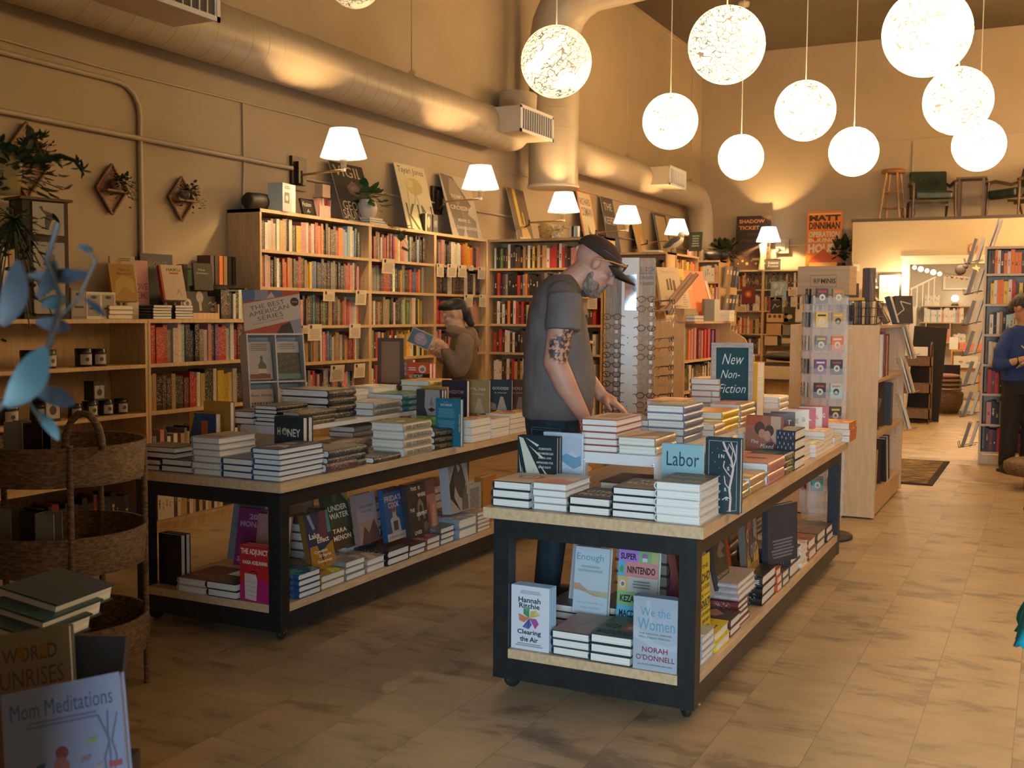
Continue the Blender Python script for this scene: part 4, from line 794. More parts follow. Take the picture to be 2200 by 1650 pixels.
stack(-3.05, 6.29, T, 4, .17, .20, .022, (.50, .40, .24), 'cream paperback at the farthest end, left table edge', -1, pb=True)
def genre(c, a, tc, t1, t2=''): return [('r', 0, 0, 1, 1, c), ('p', [(.35, .0), (.5, .45), (.62, .45), (.8, 0)], a), ('p', [(0, .0), (0, .3), (.3, .2), (.35, 0)], tuple(v*.6 for v in a)), ('t', t1, .5, .72, .72, .09, tc), ('t', t2 or 'a novel', .5, .58, .5, .05, tc)]
face(-3.19, 5.50, T+.09, .16, .24, .045, (.02, .02, .035), 'dark blue cover with a lit path, standing in the far left row', genre((.018, .02, .04), (.30, .24, .14), (.3, .25, .18), 'KINGDOM'), rz=.1, n=1)
face(-3.24, 5.36, T+.09, .16, .21, .02, (.5, .3, .06), 'orange cover with a row of figures, standing in the far left row', genre((.50, .30, .07), (.2, .1, .05), (.15, .1, .05), 'THE DINNER'), rz=.1)
face(-3.17, 5.76, T+.12, .15, .20, .02, (.3, .22, .1), 'golden patterned cover standing in the far left row', genre((.32, .23, .10), (.45, .36, .2), (.55, .45, .3), 'PUB'), rz=.1)
face(-3.14, 6.0, T+.12, .15, .19, .025, (.02, .04, .06), 'dark cover with a bright landscape, standing in the far left row', genre((.02, .045, .06), (.4, .36, .28), (.5, .5, .5), 'GODDESS'), rz=.12)
face(-3.12, 6.22, T+.10, .15, .20, .025, (.1, .04, .03), 'brown cover with a small figure, last of the far left row', genre((.12, .05, .03), (.3, .2, .14), (.5, .4, .3), 'HOUSE'), rz=.12)
stack(-3.20, 5.98, T+.0, 3, .14, .25, .03, 'k', 'black pattern-edged paperback behind the page edges', 1, pb=True)
# ================= LOWER SHELVES =================
S = .165
LF = 'books at the near end of the left table\'s lower shelf'
# left table, near bay
face(-3.66, 3.72, S, .135, .235, .028, (.02, .015, .015), 'black book with faint red lettering standing at the near left of the lower shelf', [('r', 0, 0, 1, 1, (.018, .013, .013)), ('t', 'HOUSE', .5, .7, .6, .07, (.08, .025, .02)), ('t', 'OF RED', .5, .55, .6, .07, (.08, .025, .02)), ('t', 'SILK', .5, .4, .5, .07, (.08, .025, .02))], n=2)
face(-3.545, 4.05, S+.055, .19, .30, .03, (.22, .28, .30), 'tall pale grey-blue book leaning at the back of the left lower shelf', [('r', 0, 0, 1, 1, (.2, .25, .28)), ('l', .5, .9, .5, .8, 12, (.12, .16, .18)), ('p', [(.2, .1), (.4, .5), (.3, .6)], (.35, .16, .06))], tilt=.2)
mona = [('r', 0, 0, 1, 1, (.24, .035, .13)), ('t', '200', .62, .86, .46, .10, (.48, .30, .42), .04), ('t', 'MONAS', .52, .73, .86, .10, (.48, .30, .42), .04), ('c', .5, .48, .05, (.08, .12, .28)), ('w', [(.42, .43), (.5, .41), (.58, .43)], .03, (.08, .02, .08)), ('t', 'JAN', .5, .24, .5, .09, (.48, .30, .42), .04), ('t', 'SAENZ', .5, .12, .8, .09, (.48, .30, .42), .04)]
face(-3.42, 3.95, S+.06, .165, .27, .03, (.2, .03, .1), 'magenta cover reading 200 MONAS leaning on the left lower shelf', mona, tilt=.18)
sis = [('r', 0, .40, 1, 1, (.42, .22, .18)), ('r', 0, 0, 1, .40, (.03, .03, .025)), ('t', 'SISTERS', .18, .7, .42, .07, (.48, .30, .24), 0, 0, PI/2), ('t', 'IN', .5, .88, .12, .07, (.48, .30, .24), 0, 0, PI/2), ('t', 'YELLOW', .85, .68, .42, .08, (.48, .30, .24), 0, 0, PI/2), ('c', .5, .6, .13, (.5, .40, .02), .13), ('t', 'MIEKO', .5, .22, .7, .07, (.4, .42, .03)), ('t', 'KAWAKAMI', .5, .1, .85, .07, (.4, .42, .03))]
face(-3.26, 3.90, S+.055, .175, .27, .03, (.3, .17, .14), 'pinkish cover reading SISTERS IN YELLOW leaning on the left lower shelf', sis, tilt=.15)
adj = [('r', 0, 0, 1, 1, (.50, .02, .025)), ('p', [(0, 0), (0, .25), (.3, .5), (1, .35), (1, 0)], (.42, .02, .14)), ('t', 'THE ADJUNCT', .5, .88, .92, .13, CRM, .03), ('t', 'MARIA ADELMANN', .52, .70, .84, .07, CRM, .03), ('p', [(.18, .04), (.16, .50), (.55, .49), (.60, .40), (.56, .02)], (.62, .52, .46)), ('w', [(.2, .12), (.56, .10)], .01, (.4, .2, .25)), ('w', [(.2, .2), (.56, .18)], .01, (.4, .2, .25)), ('w', [(.2, .28), (.57, .26)], .01, (.4, .2, .25)), ('w', [(.2, .36), (.58, .34)], .01, (.4, .2, .25)), ('w', [(.35, .52), (.5, .56), (.62, .5)], .03, (.05, .01, .02))]
face(-3.137, 3.665, S, .160, .245, .028, (.5, .02, .03), 'bright red cover reading THE ADJUNCT by the corner leg of the left table', adj, n=2)
stack(-3.485, 3.65, S, 2, .165, .25, .032, (.5, .42, .4), 'cream-edged maroon-topped book, lower shelf near left', group=LF, art=[('r', 0, 0, 1, 1, (.20, .05, .05)), ('t', 'MONAS', .5, .3, .7, .15, (.4, .2, .2))])
stack(-3.315, 3.65, S, 2, .168, .13, .034, (.02, .02, .015), 'grey-edged black-topped book, lower shelf beside the red cover', group=LF)
stack(-3.60, 4.42, S, 4, .5, .26, .045, (.10, .14, .15), 'wide grey-green book in the back row of the left lower shelf', jit=.0)
# left table, long side facing the aisle (books face +x)
def aface(y, x, z, w, h, t, c, label, el, tilt=.22, rz=PI/2, **k): return face(x, y, z, w, h, t, c, label, el, rz=rz, tilt=tilt, **k)
lake = [('r', 0, 0, 1, 1, (.015, .03, .08)), ('p', [(0, 0), (.05, .42), (.35, .42), (.55, 0)], (.36, .17, .02)), ('p', [(.55, 0), (.5, .3), (1, .45), (1, 0)], (.36, .17, .02)), ('p', [(.45, .55), (.62, 1), (.9, 1), (.8, .45)], (.12, .03, .05)), ('p', [(.85, .6), (.9, 1), (1, 1), (1, .6)], (.05, .22, .24)), ('p', [(.12, .98), (.28, .7), (.38, .72), (.25, .98)], (.2, .26, .4)), ('t', 'Lake', .30, .60, .42, .10, CRM, .02), ('t', 'Effect', .62, .50, .48, .10, CRM, .02), ('t', 'Cynthia', .45, .30, .55, .07, CRM), ('t', "D'Aprix", .6, .22, .5, .07, CRM), ('t', 'Sweeney', .55, .12, .6, .07, CRM)]
aface(3.99, -2.99, S+.065, .185, .26, .03, (.2, .1, .02), 'navy and ochre cover reading Lake Effect leaning on the left lower shelf', lake)
uw = [('r', 0, 0, 1, 1, (.04, .065, .035)), ('p', [(0, .35), (.4, .5), (1, .3), (1, 0), (0, 0)], (.06, .04, .02)), ('p', [(.7, 1), (1, .8), (1, 1)], (.3, .3, .06)), ('p', [(.3, 1), (.4, .82), (.5, .85), (.55, 1)], (.08, .12, .07)), ('t', 'UNDER', .5, .74, .8, .10, CRM), ('t', 'WATER', .52, .60, .82, .10, CRM), ('t', 'TARA', .45, .33, .6, .08, CRM), ('t', 'MENON', .52, .20, .75, .09, CRM)]
aface(4.25, -3.07, S+.10, .19, .27, .03, (.05, .07, .04), 'green cover reading UNDER WATER leaning on the left lower shelf', uw, tilt=.2)
aface(4.43, -3.03, S+.10, .175, .25, .03, (.3, .2, .18), 'mauve cover with a snowy town leaning right of the green cover', [('r', 0, 0, 1, 1, (.30, .20, .18)), ('r', 0, .45, 1, 1, (.27, .25, .30)), ('p', [(.1, 0), (.3, .35), (.5, .2), (.8, .45), (1, .2), (1, 0)], (.10, .05, .045)), ('t', 'THE CORNER', .5, .74, .7, .05, (.1, .08, .1)), ('t', 'HOUSE', .5, .64, .5, .05, (.1, .08, .1))], tilt=.15)
frida = [('r', 0, 0, 1, 1, (.015, .09, .22)), ('r', 0, 0, 1, .14, (.46, .40, .33)), ('p', [(.3, .14), (.25, .4), (.4, .45), (.42, .6), (.6, .6), (.6, .45), (.75, .38), (.8, .14)], (.38, .33, .30)), ('c', .5, .60, .09, (.25, .05, .04), .08), ('p', [(.4, .18), (.4, .36), (.65, .36), (.65, .18)], (.05, .06, .06)), ('r', 0, .92, 1, 1, (.02, .025, .03)), ('t', "FRIDA'S", .5, .80, .9, .11, (.55, .38, .42), .03), ('t', 'COOK', .52, .67, .6, .11, (.55, .38, .42), .03), ('t', 'FLORENCIA ETCHEVES', .5, .07, .8, .04, (.15, .15, .15))]
aface(4.62, -2.99, S+.085, .17, .27, .03, (.02, .08, .2), "blue cover reading FRIDA'S COOK leaning on the left lower shelf", frida, tilt=.15)
serp = [('r', 0, 0, 1, 1, (.04, .032, .028)), ('p', [(.45, .3), (.5, .62), (.62, .72), (.78, .62), (.85, .3)], (.18, .15, .13)), ('p', [(.55, .3), (.58, .55), (.64, .6), (.72, .55), (.75, .3)], (.04, .03, .03)), ('c', .85, .16, .13, (.12, .09, .08)), ('t', 'THIS  IS', .45, .92, .5, .07, CRM, .02), ('t', 'WHERE', .75, .78, .42, .07, CRM, .02), ('t', 'THE', .2, .52, .24, .07, CRM, .02), ('t', 'SERPENT', .68, .42, .56, .07, CRM, .02), ('t', 'LIVES', .4, .08, .36, .07, CRM, .02)]
aface(4.79, -2.96, S+.075, .19, .275, .03, (.04, .03, .03), 'dark cover reading THIS IS WHERE THE SERPENT LIVES on the left lower shelf', serp, tilt=.12)
aface(4.99, -3.0, S+.075, .15, .27, .03, (.3, .12, .09), 'salmon cover leaning behind the serpent cover', [('r', 0, 0, 1, 1, (.34, .15, .11)), ('r', 0, .7, 1, 1, (.16, .06, .06)), ('p', [(.2, 0), (.35, .4), (.5, .6), (.55, 0)], (.18, .07, .05)), ('p', [(.6, 0), (.7, .5), (.9, .5), (.85, 0)], (.45, .26, .2))], tilt=.12)
tom = [('r', 0, 0, 1, 1, (.30, .29, .28)), ('p', [(0, .55), (.45, 1), (.2, .3), (.5, 0), (0, .3)], (.02, .02, .02)), ('p', [(.35, .9), (.2, .6), (.45, .3), (.7, .2), (.85, .55), (.7, .85), (.5, .98)], (.05, .05, .05)), ('p', [(.42, .88), (.5, .92), (.62, .82), (.5, .75)], (.35, .34, .33)), ('p', [(.6, .3), (.55, .02), (.9, .02), (.9, .5)], (.10, .10, .10)), ('w', [(.88, .3), (.98, .6), (.8, .9)], .03, (.5, .5, .5)), ('t', "TOM'S", .1, .86, .14, .04, (.1, .1, .1), .0, 0, PI/2)]
aface(5.27, -2.99, S+.12, .22, .30, .06, (.38, .38, .38), 'thick grey and black cover of a folded sculpture on the left lower shelf', tom, tilt=.1)
aface(5.52, -3.02, S+.0, .16, .255, .05, (.4, .42, .42), 'grey back cover with small type at the far side of the left lower shelf', [('r', 0, 0, 1, 1, (.33, .35, .36)), ('l', .5, .9, .3, .8, 16, (.1, .1, .1))], tilt=.02)
aface(5.72, -3.03, S, .17, .27, .06, (.42, .17, .03), 'orange book standing at the far side of the left lower shelf', None, tilt=0)
LS = 'books on the aisle side of the left table\'s lower shelf'
def sstk(y, n, w, l, t, c, what, x=-2.92, z=S, art=None, covers=None, sp=None, R_=LS):
    """pile seen from the aisle: its short side runs along y"""
    for i in range(n):
        pos = what if n == 1 else what+', '+('topmost' if i == n-1 else 'bottom one' if i == 0 else ORD[i]+' from bottom')
        o = flat(0, 0, z+i*(t+.0005), w, l, t, covers[i] if covers else c, pos, group=R_)
        o.rotation_euler = (0, 0, PI/2+R.uniform(-.007, .007)); o.location = (x+R.uniform(-.004, .004), y+.002, z+.0006+i*(t+.0008)); o.scale = ((w-.004)/.16, l/.24, t/.03)
        if art and i == n-1:
            q = link('cover_print', printed(art, w, l), o); q.rotation_euler = (-PI/2, 0, 0); q.scale = (.16/w, .03/t, .24/l); q.location = (0, 0, .03); q.scale = (.16/w, .03/t, .24/l)
    return z+n*t
sstk(3.79, 4, .165, .22, .026, (.02, .08, .22), 'blue-spined book beside the corner leg, left lower shelf')
sstk(3.955, 2, .19, .23, .032, (.40, .26, .03), 'yellow-spined book under the Lake Effect cover')
sstk(4.15, 3, .165, .25, .029, (.25, .25, .25), 'grey-spined book under the green UNDER WATER cover')
sstk(4.325, 2, .16, .25, .032, (.38, .30, .28), 'pale spined book before the blue FRIDA cover')
sstk(4.495, 2, .205, .25, .036, (.015, .02, .02), 'black-spined book with dots, left lower shelf', x=-2.915)
sstk(4.715, 2, .165, .24, .028, (.10, .04, .04), 'dark maroon book under the serpent cover', x=-2.925)
sstk(4.89, 2, .14, .25, .032, (.30, .12, .08), 'salmon-covered book lying on the left lower shelf', x=-2.925)
sstk(5.04, 3, .155, .28, .03, (.10, .12, .12), 'patterned teal-spined book lying on the left lower shelf', x=-2.925)
sstk(5.215, 2, .215, .27, .055, (.24, .30, .36), 'very thick blue-grey book before the sculpture cover', x=-2.91)
sstk(5.45, 5, .16, .22, .022, (.36, .28, .2), 'small cream book near the far leg, left lower shelf', x=-2.92)
for i in range(3): sstk(4.72+i*.45, 4, .4, .22, .05, (.14, .18, .19) if i < 1 else (.30, .18, .10), ('grey-green', 'lavender-grey', 'brown')[i]+' book in the dim back rows of the left lower shelf', x=-3.35, R_='books in the dim back row of the left lower shelf')
# ---------------- right table, near bay ----------------
BL, BK, GY = (.10, .30, .42), (.015, .02, .025), (.3, .32, .34)
WP = (.60, .64, .70)
def pw(cx, cz, ang, c1, c2, s=1.0):
    ca, sa = math.cos(ang), math.sin(ang); f = lambda u, v: (cx+(u*ca-v*sa)*s, cz+(u*sa+v*ca)*s*.62)
    return [('p', [f(0, 0), f(.30, .02), f(.22, .17), f(.08, .16)], c1), ('p', [f(.30, .02), f(.22, .17), f(.16, .06)], c2)]
han = [('r', 0, 0, 1, 1, WP), ('l', .5, .93, .87, .62, 3, (.3, .3, .32)), ('t', 'Hannah', .48, .78, .58, .085, BK, .02), ('t', 'Ritchie', .48, .69, .54, .08, BK, .02)]
for a, c1, c2 in ((.25, (.55, .42, .10), (.62, .5, .2)), (1.5, (.06, .25, .12), (.1, .35, .18)), (2.75, (.58, .18, .08), (.5, .25, .14)), (4.0, (.07, .08, .30), (.12, .13, .4)), (5.2, (.38, .08, .28), (.5, .05, .2))): han += pw(.48, .50, a, c1, c2, 1.0)
han += [('w', [(.5, .5), (.5, .03)], .006, (.35, .37, .36)), ('t', 'Clearing', .48, .27, .62, .095, BK, .02), ('t', 'the Air', .48, .17, .48, .08, BK, .02), ('l', .48, .11, .05, .72, 2, (.3, .3, .32))]
face(-1.790, 3.612, S+.0, .157, .242, .016, (.28, .36, .46), 'white cover with a paper pinwheel reading Hannah Ritchie, at the near left leg', han, n=3)
eno = [('r', 0, 0, 1, 1, (.46, .54, .60)), ('p', [(0, .42), (.15, .46), (.4, .36), (1, .36), (1, .28), (.6, .28), (.3, .34), (0, .36)], (.45, .30, .20)), ('p', [(.3, .35), (1, .36), (1, .26), (.7, .30)], (.42, .40, .24)), ('p', [(0, .46), (.2, .43), (.1, .38), (0, .38)], (.52, .28, .17)), ('t', 'Enough', .44, .84, .78, .13, BL, .0), ('l', .46, .74, .62, .72, 2, (.3, .4, .45)), ('w', [(.2, .37), (.3, .35), (.4, .37)], .015, (.15, .3, .32)), ('t', 'ANIA M. JASTREBOFF, MD, PHD', .5, .17, .8, .03, (.3, .38, .42)), ('t', 'OPRAH WINFREY', .5, .10, .6, .035, (.3, .38, .42))]
face(-1.665, 3.90, S+.075, .145, .262, .03, (.42, .48, .5), 'pale blue cover reading Enough leaning on the right lower shelf', eno, tilt=.13)
face(-1.745, 4.05, S+.085, .11, .30, .035, (.40, .48, .50), 'pale spine-out book leaning back left of the Enough cover', [('r', 0, 0, .35, 1, (.45, .52, .55)), ('w', [(.36, 0), (.36, 1)], .02, (.2, .25, .27)), ('p', [(.4, .1), (.9, .1), (.9, .3), (.4, .35)], (.42, .36, .3))], tilt=.16, rz=-.12)
PP_, SA, GN, OR, BU, CR = (.38, .20, .60), (.62, .24, .22), (.22, .42, .18), (.60, .42, .14), (.10, .40, .58), (.48, .50, .46)
nin = [('r', 0, 0, 1, 1, GN), ('r', 0, .83, .50, 1, PP_), ('r', .5, .83, .82, 1, GN), ('r', .82, .83, 1, 1, (.4, .42, .2)), ('r', 0, .62, .17, .83, BU), ('r', .17, .62, 1, .83, SA), ('r', 0, .41, .26, .62, OR), ('r', .26, .41, 1, .62, CR), ('r', 0, .21, .52, .41, GN), ('r', .52, .21, .78, .41, PP_), ('r', .78, .21, 1, .41, OR), ('r', 0, 0, 1, .21, BU),
       ('t', 'SUPER', .25, .905, .40, .09, BK, .03), ('t', 'NINTENDO', .58, .72, .70, .10, BK, .03), ('l', .6, .58, .46, .5, 3, (.2, .22, .22)), ('t', 'KEZA', .26, .31, .36, .10, BK, .03), ('t', 'MACDONALD', .5, .10, .86, .10, BK, .03), ('c', .66, .92, .08, (.3, .16, .35), .05), ('r', .60, .85, .72, .90, (.6, .6, .55)), ('c', .13, .51, .08, (.6, .55, .5), .06), ('c', .13, .51, .04, (.25, .15, .12), .03), ('c', .65, .31, .09, (.6, .55, .4), .07), ('c', .65, .31, .05, OR, .05), ('c', .09, .72, .05, (.1, .3, .12), .05)]
face(-1.48, 3.90, S+.075, .162, .272, .028, (.5, .55, .4), 'patchwork coloured cover reading SUPER NINTENDO leaning on the right lower shelf', nin, tilt=.10)
nor = [('r', 0, 0, 1, 1, (.36, .42, .48)), ('p', [(0, .6), (.3, .5), (.5, .38), (.8, .35), (1, .4), (1, .3), (.5, .3), (0, .45)], (.42, .48, .54)), ('p', [(0, .95), (.5, .7), (1, .9), (1, 1), (0, 1)], (.33, .39, .46)), ('p', [(.55, .34), (.58, .2), (.66, .2), (.66, .34)], (.46, .51, .57)), ('p', [(.28, .95), (.40, .6), (.46, .6), (.38, .95)], (.40, .46, .52)), ('t', 'We the', .50, .80, .68, .12, BL, .0), ('t', 'Women', .52, .63, .84, .16, BL, .0), ('t', 'THE HIDDEN HEROES', .5, .50, .74, .022, (.1, .12, .16)), ('t', 'Who Shaped America', .48, .45, .7, .04, (.06, .08, .11), 0, .4), ('t', 'NORAH', .50, .285, .58, .075, (.25, .03, .06), .012), ('t', "O'DONNELL", .51, .175, .88, .075, (.25, .03, .06), .012), ('t', 'with KATE ANDERSEN BROWER', .5, .08, .8, .022, (.1, .12, .16))]
face(-1.300, 3.600, S, .163, .262, .022, (.10, .13, .17), 'grey-blue cover reading We the Women standing by the near right leg', nor, n=2)
RL = 'books lying at the near end of the right table\'s lower shelf'
stack(-1.62, 3.605, S+.0, 3, .150, .25, .031, (.03, .05, .06), 'dark-edged hardcover under the Enough cover, lower shelf', group=RL, art=[('r', 0, 0, 1, 1, (.45, .33, .32)), ('p', [(.4, .3), (.8, .6), (1, .5), (1, 1), (.6, 1)], (.35, .33, .22))])
stack(-1.467, 3.600, S+.0, 3, .160, .25, .0335, (.03, .05, .06), 'dark-edged hardcover under the SUPER NINTENDO cover, lower shelf', group=RL, art=[('r', 0, 0, 1, 1, (.10, .14, .15)), ('r', 0, .35, .55, .7, (.10, .18, .08)), ('r', .55, .35, 1, .7, (.35, .12, .10)), ('t', 'KEZA', .28, .5, .4, .2, BK, .03), ('c', .75, .5, .12, (.5, .4, .3), .1), ('t', 'MACDONALD', .5, .18, .85, .2, BK, .03)])
stack(-1.80, 3.95, S, 3, .155, .25, .03, (.03, .05, .06), 'grey book behind the pinwheel cover, right lower shelf')
stack(-1.62, 4.0, S, 3, .15, .25, .03, (.05, .06, .06), 'grey book under the leaning Enough cover')
stack(-1.46, 4.0, S, 3, .15, .25, .03, (.05, .06, .06), 'grey book under the leaning patchwork cover')
face(-1.30, 4.0, S+.14, .12, .2, .03, (.2, .03, .14), 'magenta spined book seen through the near bay of the right table', [('r', 0, 0, .4, 1, (.25, .04, .16)), ('t', 'THE BOOK', .2, .6, .5, .12, (.5, .4, .3), 0, 0, PI/2)], tilt=.1)
# ---------------- right table, aisle side ----------------
YL_ = (.66, .50, .015)
adhd = [('r', 0, 0, 1, 1, YL_), ('t', 'THE', .6, .86, .5, .05, BK, .03), ('t', 'ADHD', .55, .72, .86, .12, BK, .04), ('t', 'FIELD GUIDE', .54, .60, .84, .055, BK, .02), ('t', 'FOR', .3, .50, .3, .05, BK, .02), ('r', .5, .495, .95, .505, BK), ('t', 'ADULTS', .55, .40, .86, .10, BK, .04), ('r', .1, .33, .95, .34, BK), ('t', 'CATE OSBORN', .6, .27, .75, .04, BK, .02), ('t', 'ERIK GUDE', .6, .18, .6, .04, BK, .02), ('l', .55, .12, .04, .7, 3, (.25, .2, .02))]
aface(3.83, -1.13, S+.06, .155, .30, .03, YL_, 'yellow cover reading ADHD FIELD GUIDE behind the corner leg of the right table', adhd, tilt=.03)
aface(3.95, -1.22, S+.10, .16, .25, .03, (.2, .05, .04), 'maroon cover leaning behind the yellow field guide', [('r', 0, 0, 1, 1, (.18, .04, .035))], tilt=.18)
gry = [('r', 0, 0, 1, 1, (.40, .35, .33)), ('c', .70, .78, .15, (.22, .15, .05), .10)]
for k in range(5): gry.append(('w', [(.15+.1*k, .55-.05*k), (.35, .5-.06*k), (.6, .55-.05*k), (.75, .42-.04*k), (.5, .3-.03*k), (.3, .36-.05*k)], .006, (.15, .12, .12)))
aface(4.10, -1.20, S+.115, .19, .265, .028, (.42, .37, .35), 'off-white cover with looping lines and a gold seal leaning on the right lower shelf', gry, tilt=.25)
mar = [('r', 0, 0, 1, 1, (.022, .017, .015)), ('p', [(.1, .75), (.5, .95), (.9, .8), (.6, .7)], (.10, .07, .04)), ('p', [(.25, .5), (.6, .65), (.9, .55), (.6, .5), (.8, .4), (.4, .42)], (.16, .12, .08)), ('t', 'THE MYSTERIOUS', .5, .70, .7, .035, (.3, .25, .18)), ('t', 'JASON DONALDSON', .5, .17, .85, .07, (.4, .34, .26), .02)]
aface(4.30, -1.19, S+.125, .19, .29, .03, (.02, .016, .015), 'black cover with a pale map leaning on the right lower shelf', mar, tilt=.16)
aface(4.50, -1.22, S+.125, .17, .30, .03, (.5, .08, .01), 'orange-red cover leaning left of the READ OUT LOUD cover', [('r', 0, 0, 1, 1, (.52, .09, .01)), ('t', 'LOSE', .5, .86, .4, .04, (.6, .3, .1)), ('c', .5, .3, .04, (.6, .4, .2), .03)], tilt=.18, rz=PI/2+.05)
rol = [('r', 0, 0, 1, 1, (.05, .05, .055)), ('p', [(0, 0), (.1, .35), (.3, .2), (.35, 0)], (.5, .27, .03)), ('p', [(.5, 0), (1, 0), (1, .3), (.55, .2)], (.5, .27, .03)), ('p', [(.2, .95), (.55, .85), (.5, .6), (.2, .6)], (.3, .1, .06)), ('p', [(.7, .9), (.95, .8), (.9, .4), (.65, .5)], (.25, .24, .22))]
for s_, u, v, c_ in (('R', .16, .84, (.5, .30, .05)), ('E', .38, .84, (.2, .2, .2)), ('A', .58, .84, (.4, .12, .08)), ('D', .82, .84, (.2, .1, .08)), ('O', .16, .54, (.55, .33, .05)), ('U', .40, .56, (.3, .06, .1)), ('T', .62, .56, (.1, .1, .1)), ('L', .2, .3, (.25, .12, .08)), ('O', .42, .3, (.35, .3, .3)), ('U', .62, .3, (.4, .4, .35)), ('D', .82, .3, (.5, .35, .1))): rol += [('t', s_, u, v, .17, .20, c_, .05)]
rol += [('r', .3, .03, .95, .14, (.5, .27, .03)), ('l', .62, .13, .04, .6, 4, (.1, .06, .02))]
aface(4.66, -1.16, S+.115, .21, .315, .03, (.1, .08, .06), 'busy multicoloured cover reading READ OUT LOUD on the right lower shelf', rol, tilt=.08)
aface(4.95, -1.14, S+.105, .25, .27, .03, (.04, .045, .055), 'dark slate back cover with a grey paragraph standing on the right lower shelf', [('r', 0, 0, 1, 1, (.035, .042, .055)), ('l', .5, .42, .08, .8, 6, (.16, .17, .19))], tilt=.03, rz=PI/2-.35)
RS = 'books on the aisle side of the right table\'s lower shelf'
def rstk(*a, **k): k.setdefault('x', -1.085); k['R_'] = RS; return sstk(*a, **k)
rstk(3.72, 4, .17, .20, .026, (.36, .40, .42), 'white and blue-grey book beside the corner leg, right lower shelf')
rstk(3.895, 2, .205, .20, .036, YL_, 'yellow book lying under the yellow field guide', art=[('r', 0, 0, 1, 1, YL_), ('t', 'CATE OSBORN', .5, .65, .8, .12, BK, .02), ('t', '& ERIK GUDE', .5, .35, .8, .12, BK, .02), ('r', .1, .1, .6, .14, BK)])
rstk(4.115, 2, .16, .24, .034, (.10, .03, .03), 'dark book with a figure, right lower shelf', art=[('r', 0, 0, 1, 1, (.05, .02, .02)), ('p', [(.2, .3), (.5, .6), (.9, .4), (.5, .2)], (.35, .18, .12))])
rstk(4.29, 4, .17, .25, .022, (.16, .03, .03), 'maroon-topped book under the looping-line book', x=-1.10)
o = sstk(4.31, 3, .30, .22, .024, (.44, .38, .36), 'off-white book with thin looping lines lying on the right lower shelf', x=-1.11, z=S+.093, art=[('r', 0, 0, 1, 1, (.45, .38, .33)), ('w', [(.3, .2), (.5, .6), (.6, .3), (.45, .2), (.55, .7)], .01, (.2, .15, .12))], R_='off-white looping-line books lying on the right lower shelf')
for i in range(3):
    rstk(4.63, 1, .26, .21, .043, (.012, .012, .012), "thick black book spelling DUKE'S FORTUNE on its near edge, "+('bottom', 'middle', 'top')[i]+' one', z=S+.0435*i)
q = tag(link('title_strip', printed([('r', 0, 0, 1, 1, (.014, .014, .014)), ('t', "DUKE'S  FORTUNE", .5, .5, .9, .5, (.62, .56, .46), .02)], .21, .04), loc=(0, 0, 0)), None)
q.parent = bpy.data.objects['hardcover_book']; ps_ = [o for o in COL.objects if o.get('label', '').endswith('near edge, top one')][0]
q.parent = ps_; q.rotation_euler = (0, 0, -PI/2); q.location = (-.006, .24, 0); q.scale = (.24/.21, .16/.26, .03/.043)
rstk(4.90, 3, .10, .2, .034, (.50, .10, .03), 'orange-red book between the black thick piles')
rstk(5.01, 2, .14, .22, .034, (.12, .09, .06), 'brown dappled book before the slate back cover')
rstk(5.18, 2, .22, .26, .065, (.05, .05, .05), 'very thick black gridded-spine book, right lower shelf')
rstk(5.42, 4, .17, .26, .028, 'w', 'cream paperback with sketch, right lower shelf')
rstk(5.62, 2, .20, .26, .05, (.30, .08, .06), 'thick maroon-spined book beyond the sketch paperbacks')
rstk(5.85, 2, .24, .28, .048, (.12, .07, .04), 'large dark brown illustrated book near the far leg')
rstk(6.12, 2, .2, .26, .04, (.04, .04, .04), 'black tabbed book by the far leg, right lower shelf')
stack(-1.75, 5.9, S, 5, .3, .3, .03, (.25, .18, .12), 'brown book in the far interior of the right lower shelf', 1)
for i in range(4): stack(-1.66, 4.35+i*.32, S, 6, .24, .26, .05, (.24, .17, .10), 'big plain book in dim inner row '+('one', 'two', 'three', 'four')[i]+', right lower shelf', 1, jit=0)
# ================= TOPS OF THE TALL BOOKCASES =================
ZT = 2.15
def foliage(c, r, n, size, mat, seed=1, droop=.0, flat_=1.0, name='leaves', parent=None, stems=True):
    rr = random.Random(seed); mb = MB(); c = Vector(c)
    for i in range(n):
        th = rr.uniform(0, 2*PI); ph = rr.uniform(-.3, 1.0); d = Vector((math.cos(th)*math.cos(ph), math.sin(th)*math.cos(ph), math.sin(ph)*flat_))
        k = rr.uniform(.35, 1); p = c+Vector((d.x*r, d.y*r, d.z*r))*k - Vector((0, 0, droop*k*k*rr.random()))
        a = (d+Vector((rr.uniform(-.6, .6), rr.uniform(-.6, .6), rr.uniform(-.6, .3)-droop))).normalized(); s_ = a.cross(Vector((0, 0, 1)));  s_ = s_.normalized() if s_.length > .01 else Vector((1, 0, 0)); nn = a.cross(s_)
        L_ = size*rr.uniform(.7, 1.2); w = L_*.36
        mb.add([p, p+a*L_*.35+s_*w+nn*L_*.06, p+a*L_*.75+s_*w*.7, p+a*L_, p+a*L_*.75-s_*w*.7, p+a*L_*.35-s_*w+nn*L_*.06, p+a*L_*.5-nn*L_*.05], [(0, 1, 6), (1, 2, 6), (2, 3, 6), (3, 4, 6), (4, 5, 6), (5, 0, 6)], 0, True)
        if stems and i % 3 == 0: mb.tube([c, (c+p)/2+Vector((0, 0, r*.1)), p], .0015, 4, cap=False)
    return mb.build(name, mat, parent)
